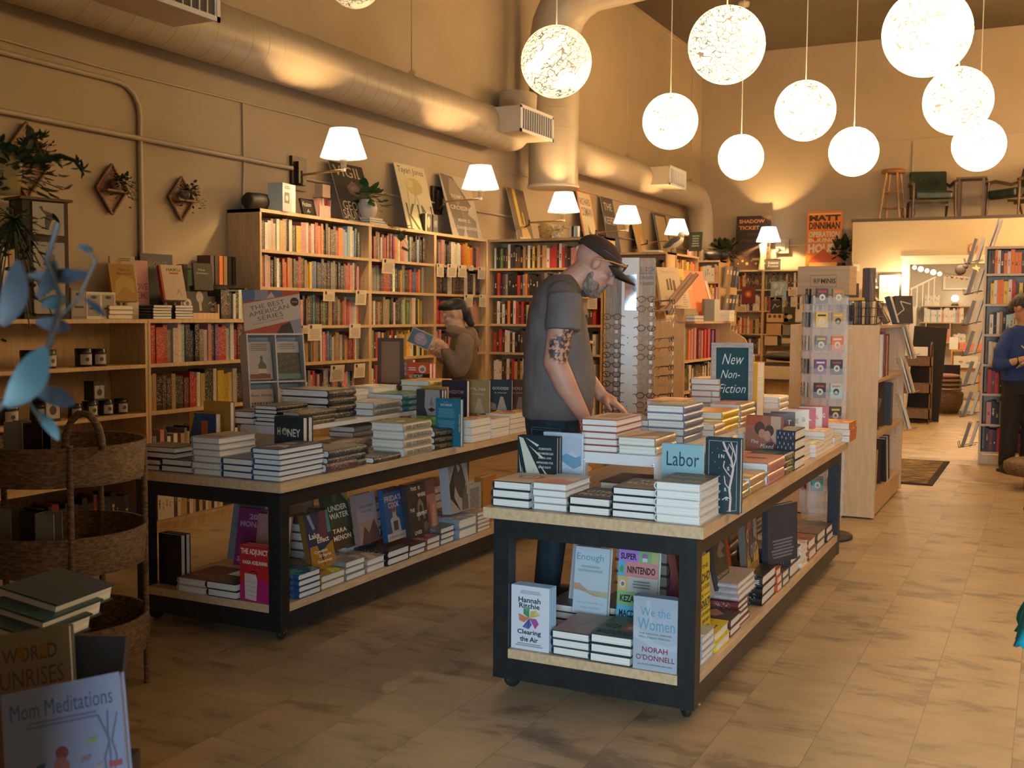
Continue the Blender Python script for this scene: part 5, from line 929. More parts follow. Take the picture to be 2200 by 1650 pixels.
def potted(name, label, loc, pr, ph, potmat, r, n, size, mat=None, seed=1, droop=.0, up=.02, flat_=1.0):
    t = thing(name, label, 'plant', loc)
    MB().lathe([(0, 0), (pr*.7, 0), (pr*.95, ph*.35), (pr, ph*.6), (pr*.8, ph*.95), (pr*.85, ph), (pr*.75, ph), (pr*.7, ph*.8), (0, ph*.8)], 24).build('pot', potmat, t)
    foliage((0, 0, ph+up), r, n, size, mat or M_leaf, seed, droop, flat_, parent=t); return t
def poster(bl, br, tl, el, label, bx=-5.14, tx=-5.30, cat='poster', name='poster', col=(.5, .48, .42), th=.006, z=ZT):
    a = at(bl[0], bl[1], x=bx); b = at(br[0], br[1], x=bx); c = at(tl[0], tl[1], x=tx); w = max(.05, b.y-a.y); hz = c.z-z; h = math.hypot(hz, tx-bx)
    return face(bx, a.y, z, w, h, th, col, label, el, rz=PI/2, tilt=math.atan2(bx-tx, hz), name=name, cat=cat, pages=False)
vig = [('r', 0, 0, 1, 1, (.014, .011, .010)), ('p', [(.35, .6), (.55, .72), (.72, .64), (.8, .52), (.6, .46), (.4, .5)], (.16, .10, .08)), ('c', .58, .58, .12, (.30, .20, .15), .05), ('t', 'VIGIL', .5, .86, .84, .18, (.56, .46, .34), .0), ('t', 'GEORGE', .5, .28, .84, .15, (.66, .56, .42), .0), ('t', 'SAUNDERS', .5, .13, .94, .15, (.66, .56, .42), .0), ('l', .5, .05, .02, .85, 1, (.4, .35, .28))]
poster((741, 470), (811, 480), (704, 345), vig, 'black poster reading VIGIL and GEORGE SAUNDERS under the nearest wall lamp')
kin = [('r', 0, 0, 1, 1, (.64, .56, .34)), ('t', 'Tayari Jones', .5, .90, .84, .12, (.06, .05, .03), .0), ('c', .5, .68, .28, (.52, .42, .15), .13), ('c', .35, .72, .14, (.60, .50, .22), .07), ('c', .62, .66, .15, (.46, .38, .16), .08), ('w', [(.15, .05), (.25, .6)], .03, (.40, .36, .16)), ('w', [(.4, .4), (.5, .6), (.55, .4)], .03, (.40, .36, .16)), ('t', 'KIN', .52, .22, .86, .38, (.10, .10, .06), .0)]
poster((878, 487), (942, 498), (849, 349), kin, 'cream poster with yellow flowers reading Tayari Jones, behind the trailing plant')
tomp = [('r', 0, 0, 1, 1, (.50, .44, .33)), ('p', [(.02, 1), (.4, .98), (.85, .55), (.55, .3), (.35, 0), (.2, 0), (.1, .4)], (.14, .11, .08)), ('p', [(.3, .96), (.18, .7), (.4, .5), (.6, .7), (.5, .9)], (.28, .23, .17)), ('p', [(.45, .5), (.9, .3), (.85, 0), (.5, 0)], (.20, .16, .12)), ('t', "TOM'S", .42, .66, .42, .06, (.62, .54, .4)), ('t', 'CROSSING', .5, .48, .75, .07, (.62, .54, .4)), ('t', 'MARK Z.', .5, .28, .42, .05, (.62, .54, .4)), ('t', 'DANIELEWSKI', .55, .16, .7, .05, (.62, .54, .4))]
poster((974, 505), (1037, 512), (955, 374), tomp, "grey poster reading TOM'S CROSSING under the second wall lamp")
poster((1116, 509), (1151, 513), (1097, 405), [('r', 0, 0, 1, 1, (.14, .10, .06)), ('r', .28, .3, .46, 1, (.60, .42, .08)), ('r', .6, .05, .66, .6, (.6, .42, .1)), ('p', [(.3, .1), (.4, .4), (.7, .35), (.9, .1)], (.55, .38, .1)), ('t', 'MOTEL', .5, .12, .7, .07, (.6, .5, .3))], 'dark poster with a vertical yellow stripe left of the column duct end')
poster((1262, 502), (1292, 506), (1247, 411), [('r', 0, 0, 1, 1, (.70, .18, .03)), ('r', .08, .02, .94, .98, (.74, .64, .44)), ('t', 'RICHARD', .5, .84, .72, .11, (.12, .08, .05), .01), ('t', 'OSMAN', .5, .68, .72, .14, (.12, .08, .05), .01), ('p', [(.45, .5), (.55, .35), (.65, .36), (.55, .3), (.4, .32)], (.2, .14, .08)), ('t', 'IMPOSSIBLE', .5, .14, .72, .10, (.5, .36, .18), .0)], 'white and orange poster reading RICHARD OSMAN behind the capped head')
poster((1313, 512), (1338, 516), (1297, 424), [('r', 0, 0, 1, 1, (.05, .05, .055)), ('t', 'THE', .5, .85, .7, .12, (.6, .56, .48), .0), ('t', 'KEEPER', .5, .62, .9, .12, (.6, .56, .48), .0)], 'dark poster reading THE KEEPER left of the lamp over the cap')
poster((1378, 532), (1398, 535), (1369, 474), [('r', 0, 0, 1, 1, (.56, .36, .12)), ('p', [(.2, 0), (.6, .7), (.9, .2)], (.66, .50, .26))], 'small golden poster between the two far lamps of the left wall')
poster((1424, 527), (1450, 531), (1418, 460), [('r', 0, 0, 1, 1, (.05, .035, .02)), ('r', .1, .05, .9, .95, (.50, .38, .2)), ('t', 'MAP', .5, .2, .5, .06, (.3, .2, .1))], 'dark framed picture leaning behind the seabird figure', cat='picture', name='framed_picture')
# speaker
p = at(552, 447, z=ZT); sp = thing('bluetooth_speaker', 'black oblong speaker lying on the near end of the nearest tall bookcase', 'speaker', (-5.2, 6.34, ZT+.065))
MB().lathe([(0, -.17), (.045, -.165), (.06, -.14), (.065, 0), (.06, .14), (.045, .165), (0, .17)], 24, M=Matrix.Rotation(PI/2, 4, 'X')).build('speaker_body', plain((.015, .014, .013), .6), sp)
link('speaker_logo', printed([('c', .5, .5, .4, (.3, .25, .2)), ('c', .5, .5, .3, (.02, .02, .02))], .03, .014), sp, loc=(.066, .06, -.005), rot=(0, 0, PI/2))
# boxed sets and cards
bs = thing('boxed_set', 'white and pale blue boxed book set behind the small Fiction sign', 'box', (-5.05, 6.50, ZT), PI/2+.15)
MB().box((-.13, 0, 0), (.06, .12, .205)).build('slipcase', plain((.50, .60, .62)), bs)
link('cover_print', printed([('r', 0, 0, 1, 1, (.44, .42, .42)), ('l', .5, .92, .8, .6, 2, (.15, .12, .12)), ('r', .2, .3, .75, .68, (.12, .12, .13)), ('c', .48, .48, .16, (.4, .4, .4))], .13, .205), bs, loc=(-.13, 0, 0))
chalk('chalkboard_sign', 'small black sign reading Fiction A- on the nearest tall bookcase', (-5.06, 6.66, ZT), .16, .13, .004, [('t', 'Fiction', .45, .68, .66, .26, (.6, .58, .5), -.005, .3), ('t', 'A-', .5, .28, .3, .22, (.6, .58, .5), -.005, .3)], PI/2, .25, plain((.02, .018, .016), .9), plain((.02, .018, .016)))
ch = thing('card_holder', 'clear pink-fronted acrylic holder of small cards next to the black poster', 'holder', (-5.06, 6.85, ZT), PI/2)
MB().box((0, 0, 0), (.15, .10, .004)).box((0, 0, 0), (.15, .003, .09)).box((0, .0, .0), (.003, .10, .14)).box((.147, 0, 0), (.15, .10, .14)).build('tray', plain((.55, .30, .26), .4), ch)
for i, c_ in enumerate(('e', 'p', 'w', 'r')): MB().box((.012+i*.034, .03, .004), (.04+i*.034, .07, .15)).build('card_pack', plain(CL[c_]), ch)
tag(MB().box((-5.12, 6.88, ZT+.152), (-5.05, 6.98, ZT+.25)).build('small_box', plain((.52, .36, .22))), 'small tan printed box perched on the pink card holder', 'box')
potted('potted_plant', 'trailing green plant in a white pot between the black and the cream poster', (-5.14, 7.62, ZT+.055), .085, .15, plain((.62, .56, .48), .35), .15, 46, .085, seed=4, droop=.10)
for i, (c_, w) in enumerate((('g', .27), ('k', .24), ('w', .2))): flat(-5.22, 7.54, ZT+.001+.018*i, .16, w, .017, c_, ('tan', 'black', 'cream')[i]+' book under the white flower pot on the tall bookcase')
pl = thing('trailing_vine', 'single pothos vine hanging in front of the shelf edge', 'plant', (-5.05, 7.7, ZT)); foliage((.03, .2, .0), .10, 10, .08, M_leaf, 9, .35, parent=pl)
face(-5.12, 8.52, ZT, .10, .17, .05, (.03, .025, .02), 'black book with a portrait on its cover, between the cream and the grey poster', [('r', 0, 0, 1, 1, (.03, .025, .02)), ('c', .5, .55, .25, (.35, .26, .18), .3), ('r', 0, 0, .2, 1, (.5, .4, .25))], rz=PI/2-.1)
face(-5.12, 8.66, ZT, .07, .17, .08, (.02, .02, .03), 'thick black-spined book standing by the grey poster', [('r', 0, 0, 1, 1, (.02, .02, .025)), ('t', 'A GUARDIAN', .5, .5, .8, .3, (.4, .4, .45), 0, 0, PI/2)], rz=PI/2-.1)
gp = at(1168, 510, z=ZT); t = thing('woven_pot', 'small golden woven pot with a lid on the bookcase facing the camera', 'pot', (gp.x, gp.y+.05, ZT)); MB().lathe([(0, 0), (.06, 0), (.075, .10), (.08, .11), (.07, .115)], 20).build('pot', noisy('gold_weave', (.40, .24, .06), (.66, .46, .16), nscale=60), t); MB().lathe([(.075, .115), (.03, .14), (0, .15)], 20).build('lid', plain((.5, .34, .1), .4), t)
wp = at(1187, 510, z=ZT); potted('potted_plant', 'white curly air plant beside the golden woven pot', (wp.x+.02, wp.y+.05, ZT), .03, .03, M_white, .07, 60, .05, plain((.7, .62, .42)), 12, .0, .02)
for i in range(4): face(gp.x+.26+.022*i, gp.y+.02, ZT, .018, .10, .05, ('w', 'k', 'w', 's')[i], ('cream', 'black', 'off-white', 'mint')[i]+' little book in the short row right of the white air plant', None)
# seabird and its neighbours
sb = at(1456, 540, z=ZT); t = thing('seabird_figure', 'white and grey seabird figurine under the small far wall lamp', 'figurine', (sb.x-.05, sb.y+.05, ZT)); M = Matrix.Rotation(.5, 4, 'Y')
b_ = MB(); b_.sphere((0, 0, .10), (.12, .05, .055), 16, M=Matrix.Rotation(-.5, 3, 'Y').to_4x4()); b_.sphere((.075, 0, .19), (.042, .035, .038), 14); b_.tube([(.05, 0, .12), (.07, 0, .18)], [.04, .03], 10); b_.build('body', plain((.62, .55, .42)), t)
b_ = MB(); b_.sphere((-.03, -.035, .105), (.12, .02, .04), 14, M=Matrix.Rotation(-.5, 3, 'Y').to_4x4()); b_.sphere((-.03, .035, .105), (.12, .02, .04), 14, M=Matrix.Rotation(-.5, 3, 'Y').to_4x4()); b_.build('wing', plain((.08, .07, .06)), t)
MB().tube([(.11, 0, .19), (.16, 0, .175)], [.014, .003], 8).build('beak', plain((.7, .42, .05)), t); MB().tube([(0, .02, 0), (0, .02, .08)], .005, 6).tube([(0, -.02, 0), (0, -.02, .08)], .005, 6).build('leg', plain((.5, .35, .1)), t)
face(sb.x+.12, sb.y+.03, ZT, .15, .22, .01, (.04, .05, .035), 'small dark green sign beside the seabird figurine', [('l', .5, .85, .2, .6, 5, (.3, .3, .2))], tilt=.15, name='shelf_sign', cat='sign', pages=False)
flat(sb.x-.42, sb.y, ZT, .2, .15, .02, 'w', 'white book lying left of the seabird figurine')
for i in range(7): face(-4.47+.028*i, 14.28, ZT, .024, .15+.02*(i % 3), .12, ('p', 'w', 'p', 'c', 'u', 'd', 'u')[i], ORD[i]+' slim album from the left, next to the far black speaker', None, name='slim_album')
sp2 = thing('bluetooth_speaker', 'black oblong speaker on the bookcase near the back corner', 'speaker', (-4.08, 14.35, ZT+.075)); MB().lathe([(0, -.17), (.05, -.165), (.068, -.13), (.075, 0), (.068, .13), (.05, .165), (0, .17)], 24, M=Matrix.Rotation(PI/2, 4, 'Y') @ Matrix.Rotation(.3, 4, 'X')).build('speaker_body', plain((.012, .011, .010), .5), sp2)
potted('potted_plant', 'bushy dark plant in an orange pot left of the Shadow Ticket poster', (-4.58, 16.5, ZT), .10, .16, plain((.6, .3, .05)), .22, 90, .13, M_dleaf, 21, .0, .05); tag(MB().box((-4.75, 16.3, 0), (-4.42, 16.7, ZT)).build('pedestal', M_wood), 'tall plain wooden pedestal under the bushy dark plant in the corner', 'pedestal')
# posters and sign above the back bookcases
st = [('r', 0, 0, 1, 1, (.045, .028, .018)), ('t', 'SHADOW', .45, .90, .74, .07, (.75, .32, .10), .03), ('t', 'TICKET', .38, .78, .60, .07, (.75, .32, .10), .03), ('t', 'THOMAS', .6, .66, .6, .05, (.12, .08, .07)), ('t', 'PYNCHON', .5, .54, .7, .05, (.12, .08, .07)), ('p', [(0, 0), (0, .2), (.15, .28), (.3, .2), (.5, .28), (.75, .22), (1, .3), (1, 0)], (.10, .06, .03))]+[('c', .1+.13*i, .12+.05*(i*i % 4), .02+.012*(i % 3), (.66, .46, .16)) for i in range(7)]+[('r', .5, .18, .85, .22, (.55, .40, .18)), ('c', .62, .56, .03, (.7, .5, .2)), ('r', .8, .2, .9, .5, (.5, .36, .15))]
face(-4.68, 17.50, ZT, .56, .88, .01, (.05, .03, .02), 'dark poster reading SHADOW TICKET above the back bookcase', st, tilt=.10, name='poster', cat='poster', pages=False)
ob_ = [('r', 0, 0, 1, 1, (.78, .24, .03)), ('t', 'MATT', .5, .88, .88, .10, (.05, .02, .01), .05), ('t', 'DINNIMAN', .5, .75, .88, .12, (.05, .02, .01), .04), ('t', 'OPERATION', .5, .60, .88, .10, (.80, .72, .5), .04), ('t', 'BOUNCE', .5, .50, .88, .07, (.80, .72, .5), .04), ('t', 'HOUSE', .5, .36, .88, .16, (.82, .76, .56), .05), ('c', .26, .52, .05, (.7, .08, .02)), ('r', .05, .94, .95, .96, (.85, .65, .3)), ('p', [(0, 0), (.15, .2), (.3, .25), (.5, .36), (.75, .22), (1, .2), (1, 0)], (.55, .10, .03)), ('r', .1, .02, .9, .12, (.7, .4, .12))]
face(-3.55, 17.50, ZT, .54, .92, .01, (.78, .25, .03), 'bright orange poster reading MATT DINNIMAN OPERATION BOUNCE HOUSE', ob_, tilt=.10, name='poster', cat='poster', pages=False)
p = at(1660, 583, y=17.42); chalk('chalkboard_sign', 'small dark chalk sign between the two back posters', (p.x-.13, 17.44, ZT), .24, .18, .008, [('t', 'Science', .5, .65, .7, .22, (.6, .55, .45), -.005, .3), ('t', 'Fiction', .5, .35, .7, .22, (.6, .55, .45), -.005, .3)], 0, .2, plain((.06, .055, .05), .9), plain((.04, .035, .03)))
potted('potted_plant', 'tall dark leafy plant right of the orange poster', (-3.0, 17.52, ZT), .07, .10, M_bronze, .12, 110, .11, M_dleaf, 33, .0, .15, 1.9)
t = thing('book_basket', 'small patterned crate with orange books on the back bookcase right end', 'crate', (-2.78, 17.48, ZT)); MB().box((0, 0, 0), (.1, .15, .2)).build('crate', plain((.3, .26, .2)), t)
ec = thing('toy_lantern', 'small cream lantern shaped ornament below the lamp between the posters', 'ornament', tuple(at(1636, 582, y=17.45)))
MB().lathe([(0, 0), (.06, 0), (.05, .03), (.03, .25), (.05, .42), (0, .44)], 14).build('ornament', plain((.7, .55, .3), .4), ec)
# ---- paper notes taped under shelves ----
def note(px, py, w_, h_, label, x=-5.040, y=None, rz=PI/2):
    p = at(px, py, x=x) if y is None else at(px, py, y=y)
    el = [('r', 0, 0, 1, 1, (.66, .56, .40)), ('c', .22, .84, .09, (.05, .04, .03)), ('l', .5, .72, .1, .8, 8, (.36, .30, .22))]
    o = face(p.x, p.y, p.z-h_, w_, h_, .0015, (.66, .56, .40), label, el, rz=rz+R.uniform(-.12, .12), name='shelf_note', cat='note', pages=False, rough=.8); o['group'] = 'staff notes taped under the shelves'
    o.rotation_euler.x = R.uniform(.02, .12)
    return o
for px, py, w_, h_, lb in ((820, 555, .17, .125, 'paper note under the top shelf of the middle tall bookcase'), (694, 626, .17, .075, 'small paper note under the second shelf, left of the pair on the nearest tall bookcase'), (763, 623, .16, .12, 'paper note under the second shelf at the right end of the nearest tall bookcase'),
        (643, 700, .12, .06, 'small paper note under the third shelf beside a larger note'), (661, 697, .17, .125, 'large paper note under the third shelf of the nearest tall bookcase'), (750, 696, .15, .115, 'paper note under the third shelf, right end of the nearest tall bookcase'),
        (708, 785, .16, .13, 'paper note under the fourth shelf, left of the lowest pair'), (760, 782, .15, .115, 'paper note under the fourth shelf, right of the lowest pair'),
        (938, 566, .16, .12, 'leftmost of the paper notes under the top shelf behind the vest reader'), (960, 567, .15, .12, 'second of the paper notes under the top shelf behind the vest reader'), (984, 569, .15, .115, 'third of the paper notes under the top shelf behind the vest reader'), (1007, 570, .08, .05, 'tiny paper note under the top shelf behind the vest reader'), (1026, 573, .15, .12, 'rightmost of the paper notes under the top shelf behind the vest reader'),
        (996, 632, .15, .12, 'paper note just above the dark hair of the vest reader'), (1029, 633, .12, .12, 'paper note beside the black Penguin header')):
    note(px, py, w_, h_, lb)
note(1262, 637, .10, .12, 'paper note next to the beard of the capped man', y=9.59, rz=0); note(1584, 654, .16, .12, 'paper note on the left back bookcase', y=17.41, rz=0); note(1694, 617, .14, .14, 'paper note on the right back bookcase', y=17.41, rz=0)
# ================= LOW BOOKCASE TOP AND JARS =================
Z1 = 1.37
def easel_book(px, py, w, h, t, c, label, el, ez=.09, tilt=.32, rz=PI/2-.35):
    p = at(px, py, x=-5.12); e = thing('book_easel', 'small wooden easel holding '+label, 'easel', (p.x-.02, p.y+.02, Z1), rz)
    MB().box((0, 0, 0), (w*.8, .07, .015)).box((w*.15, .02, .015), (w*.25, .05, ez)).box((w*.55, .02, .015), (w*.65, .05, ez)).build('easel_frame', M_wood, e)
    return face(p.x+.01, p.y, Z1+ez, w, h, t, c, label, el, rz=rz, tilt=tilt)
sstk(4.78, 3, .20, .20, .027, (.36, .24, .10), 'tan paperback under the ochre cover on the low bookcase', x=-5.08, z=Z1, R_='books on top of the low bookcase')
easel_book(241, 642, .16, .24, .03, (.5, .28, .06), 'ochre book tilted on an easel, low bookcase top', [('r', 0, 0, 1, 1, (.46, .26, .07)), ('p', [(.1, .1), (.5, .4), (.9, .2), (.9, .6), (.5, .7), (.2, .5)], (.56, .36, .10)), ('t', 'Where the', .6, .84, .5, .07, (.25, .12, .04)), ('t', 'Mountain', .6, .74, .6, .07, (.25, .12, .04))], ez=.10)
face(-5.2, 4.93, Z1+.17, .16, .22, .02, (.5, .45, .33), 'cream book with a gold seal behind the ochre book', [('r', 0, 0, 1, 1, (.52, .44, .30)), ('p', [(.2, .85), (.35, .75), (.5, .85), (.35, .93)], (.5, .3, .06)), ('l', .6, .95, .85, .5, 2, (.2, .15, .1)), ('c', .75, .35, .08, (.6, .42, .12))], rz=PI/2-.35, tilt=.2); tag(MB().box((-5.28, 4.93, Z1), (-5.14, 5.08, Z1+.165)).build('book_block', plain((.45, .40, .32))), 'white ribbed desk calendar block behind the ochre book', 'calendar')
face(-5.23, 5.08, Z1, .17, .37, .02, (.42, .17, .17), 'pink cover reading LOVE MEMS at the back of the low bookcase', [('r', 0, 0, 1, 1, (.42, .18, .18)), ('t', 'LOVE', .6, .55, .7, .12, (.25, .04, .08), .02), ('t', 'MEMS', .6, .40, .7, .12, (.25, .04, .08), .02)], rz=PI/2-.1, tilt=.05)
face(-5.25, 5.22, Z1, .26, .42, .02, (.03, .03, .03), 'large dark cover reading NIGHTTOWN at the back of the low bookcase', [('r', 0, 0, 1, 1, (.03, .03, .028)), ('t', 'NIGHT', .5, .84, .7, .09, (.12, .11, .08), .0), ('t', 'IN TOWN', .5, .6, .7, .09, (.10, .09, .07), .0)], rz=PI/2-.1, tilt=.04)
easel_book(350, 645, .16, .24, .035, (.42, .06, .03), 'red-spined cream book reading HAIKU tilted on an easel', [('r', .08, 0, 1, 1, (.60, .46, .32)), ('t', 'HAIKU', .6, .86, .6, .09, (.06, .04, .03), .02), ('l', .6, .8, .72, .4, 1, (.4, .1, .05)), ('w', [(.6, .15), (.7, .3), (.8, .1)], .02, (.1, .1, .1))], ez=.11)
for i in range(2): sstk(5.12+i*.19, 5, .17, .16, .017, (.02, .02, .02), ('left', 'right')[i]+' little black paperback pile before the HAIKU book', x=-5.06, z=Z1, R_='little black paperbacks on the low bookcase')
rk = thing('book_rack', 'stepped wooden rack full of small books on the low bookcase', 'rack', (-5.16, 5.42, Z1), PI/2)
MB().box((0, -.06, 0), (.34, .1, .015)).box((0, -.06, .015), (.34, -.05, .04)).box((-.012, -.06, 0), (0, .1, .16)).box((.34, -.06, 0), (.352, .1, .1)).build('rack_frame', M_wood, rk)
for i, (y_, z_, h_, c_, lb) in enumerate(((5.44, .02, .16, 'k', 'black cover with a white disc in the wooden rack'), (5.56, .02, .20, 'd', 'dark cover with a pale cloud in the wooden rack'), (5.70, .02, .13, 'k', 'black cover with a gold wave in the wooden rack'))):
    el = [('r', 0, 0, 1, 1, (.025, .02, .018))]+([('c', .5, .5, .25, (.5, .45, .4)), ('c', .5, .5, .1, (.1, .1, .1))] if i == 0 else [('c', .5, .62, .22, (.5, .42, .3), .2), ('r', .42, .15, .58, .5, (.42, .35, .25))] if i == 1 else [('w', [(.1, .6), (.25, .7), (.4, .55), (.6, .7), (.9, .55)], .06, (.6, .4, .05)), ('l', .5, .4, .2, .6, 3, (.5, .4, .3))])
    face(-5.14+.0*i, y_, Z1+z_, .13, h_, .02, c_, lb, el, rz=PI/2-.2, tilt=.12)
for i, c_ in enumerate('gytbxlkded'): face(-5.26+.0*i, 5.36+.035*i, Z1+.17, .03, .16+.012*(i % 4), .10, c_, ORD[i]+' small spine from the left on the upper step of the rack', None, rz=PI/2-.3, name='small_paperback')
yrow((-5.06, 5.78, 0), 0, .34, Z1, 'kdkkwkwwduk', .22, 'low bookcase top, right end', group='books standing on top of the low bookcase', seed=61)
for i, c_ in enumerate('dkoukk'): face(-5.2, 5.80+.045*i, Z1+.235, .035, .2, .12, c_, ORD[i]+' spine of the second tier beside the tall side panel', None, rz=PI/2, name='small_paperback')
face(-5.12, 5.56, Z1+.19, .15, .18, .02, (.03, .035, .02), 'dark green little cover in the second tier of the rack', [('t', 'The', .4, .75, .4, .08, (.3, .28, .2)), ('t', 'Deeps', .45, .62, .6, .08, (.3, .28, .2))], rz=PI/2-.2, tilt=.1)
# jars
def jar(label, y, z, s=1.0, x=-5.12, box=False, sq=.0):
    t = thing('candle_tin' if not box else 'candle_box', label, 'candle' , (x, y, z+.001), R.uniform(-.2, .2)+.45*PI, group='dark jars and boxes on the low shelves')
    h = .085*s; r = .042*s
    if box: MB().box((-r, -r, 0), (r, r, h*1.35)).build('box', plain((.02, .02, .02), .5), t); link('label_print', printed([('r', .08, .1, .92, .78, (.42, .38, .33)), ('c', .5, .42, .22, (.05, .05, .05), .18), ('w', [(.5, .6), (.55, .74)], .05, (.05, .05, .05))], 2*r, h*1.35), t, loc=(-r, -r, 0))
    else:
        MB().lathe([(0, 0), (r, 0), (r, h), (0, h)], 20).build('jar', plain((.025, .022, .02), .3), t); MB().lathe([(r*1.03, h*.82), (r*1.03, h*1.08), (0, h*1.08)], 20).build('lid', plain((.03, .03, .03), .25, .5), t)
        m = MB(); n = 8
        m.add([((r+.001)*math.cos(-PI/2-.8+1.6*k/n), (r+.001)*math.sin(-PI/2-.8+1.6*k/n), zz) for zz in (h*.12, h*.74) for k in range(n+1)], [(k, k+1, n+2+k, n+1+k) for k in range(n)]); m.build('label_print', plain((.42, .38, .33)), t)
        link('leaf_mark', printed([('c', .5, .5, .4, (.06, .06, .05))], .03, .03), t, loc=(-.015, -r-.001, h*.28))
for a in ((4.24, 1.09, 1.15, 'left jar of the left pair on the upper jar shelf'), (4.36, 1.09, 1.15, 'right jar of the left pair on the upper jar shelf'), (4.62, 1.09, 1.15, 'left jar of the right pair on the upper jar shelf'), (4.73, 1.09, 1.1, 'right jar of the right pair on the upper jar shelf'), (4.55, .79, .9, 'leftmost squat jar on the middle jar shelf'), (4.66, .79, 1.0, 'second squat jar on the middle jar shelf'), (4.78, .79, 1.0, 'third squat jar on the middle jar shelf'), (4.90, .79, 1.0, 'squat jar next to the partition on the middle jar shelf'), (4.72, .42, 1.0, 'left squat jar on the lower jar shelf'), (4.92, .42, 1.0, 'right squat jar on the lower jar shelf'), (4.1, .79, 1.2, 'dark jar behind the basket handle'), (4.3, .79, 1.2, 'dark jar right behind the tall basket')):
    jar(a[3], a[0], a[1], a[2])
jar('tall box with a fruit drawing standing on the squat jars', 4.70, .885, 1.0, box=True); jar('tall black box left of the fruit drawing box', 4.35, .79, 1.3, box=True)
# tray and speaker details on the top of the jar bookcase
for i, (py_, lb) in enumerate(((455, 'square whale print'), (570, 'square pencil print'), (648, 'square print of a blue whale'))):
    pass
tw = thing('print_tower', 'dark narrow display tower with three square animal prints', 'display stand', (-5.10, 4.20, Z1), PI/2-.25)
MB().box((0, .0, 0), (.26, .16, .66)).build('tower', plain((.045, .028, .018), .6), tw); MB().box((-.02, -.02, .66), (.28, .18, .675)).build('tower_top', plain((.10, .06, .035)), tw)
for i, z_ in enumerate((.03, .25, .47)):
    link('animal_print', printed([('r', 0, 0, 1, 1, (.40, .38, .34)), ('p', ([(.2, .85), (.3, .88), (.35, .75), (.7, .65), (.75, .5), (.6, .45), (.5, .2), (.4, .15), (.38, .4), (.42, .6), (.3, .72)], [(.3, .3), (.5, .7), (.7, .6), (.6, .2)], [(.1, .4), (.6, .6), (.95, .5), (.6, .15)])[2-i], ((.06, .065, .07), (.14, .14, .14), (.05, .13, .18))[2-i])], .18, .18), tw, loc=(.05, -.012, z_))
    MB().box((.05, -.011, z_), (.23, .0, z_+.18)).build('print_board', plain((.3, .22, .14)), tw)
for i in range(3): face(-5.05+.0*i, 3.98+.045*i, Z1, .03, .42-.02*i, .15, 'kwg'[i], ('black', 'cream', 'tan')[i]+' tall roll-like book standing left of the print tower', None, rz=PI/2-.2)
for i in range(3): face(-5.1, 4.52+.11*i, Z1+.0, .10, .16+.02*(i == 0), .03, ('c', 'w', 'w')[i], ('grey', 'pale', 'white')[i]+' card box hanging-tab pack beside the print tower', [('r', .08, .1, .92, .9, (.32, .30, .27)), ('c', .5, .8, .2, (.05, .05, .05), .06), ('r', .2, .35, .8, .42, (.05, .05, .05))], rz=PI/2-.15, name='card_pack', cat='box', pages=False)
def planter(y, z, s, seed, label, dk):
    t = thing('wall_planter', label, 'planter', (XL+.03, y, z), 0)
    M = Matrix.Rotation(PI/2, 4, 'Z') @ Matrix.Rotation(PI/2, 4, 'X')
    m = MB(); a, b = .13*s, .165*s
    for p0, p1 in (((0, b), (a, 0)), ((a, 0), (0, -b)), ((0, -b), (-a, 0)), ((-a, 0), (0, b))): m.tube([(0, p0[0], p0[1]), (0, p1[0], p1[1])], .009, 4)
    m.add([(-.02, a, 0), (-.02, 0, b), (-.02, -a, 0), (-.02, 0, -b)], [(0, 1, 2, 3)]).add([(-.014, a, 0), (-.014, 0, b), (-.014, -a, 0), (-.014, 0, -b)], [(3, 2, 1, 0)]); m.box((-.02, -a*.8, -.02), (.07, a*.8, -.008))
    m.build('diamond_frame', noisy('reddish_wood', (.20, .10, .045), (.32, .17, .08), scale=(4, 4, 20), nscale=5), t)
    MB().lathe([(0, -.008), (.028, -.008), (.035, .05), (.03, .05)], 14, (.03, 0, 0)).build('pot', plain((.28, .17, .11)), t)
    foliage((.05, .03, .05), .10*s, 110, .032, dk, seed, .16, parent=t)
planter(5.05, 2.18, .95, 3, 'diamond shaped wooden wall planter with trailing leaves, left of the conduit', M_dleaf); planter(5.66, 2.18, .9, 5, 'diamond shaped wooden wall planter with pale leaves, right of the conduit', noisy('olive_leaf', (.06, .07, .03), (.12, .13, .06), nscale=9))
planter(4.42, 2.28, 1.3, 8, 'diamond shaped wooden wall planter at the far left with a yellow pot', M_dleaf)
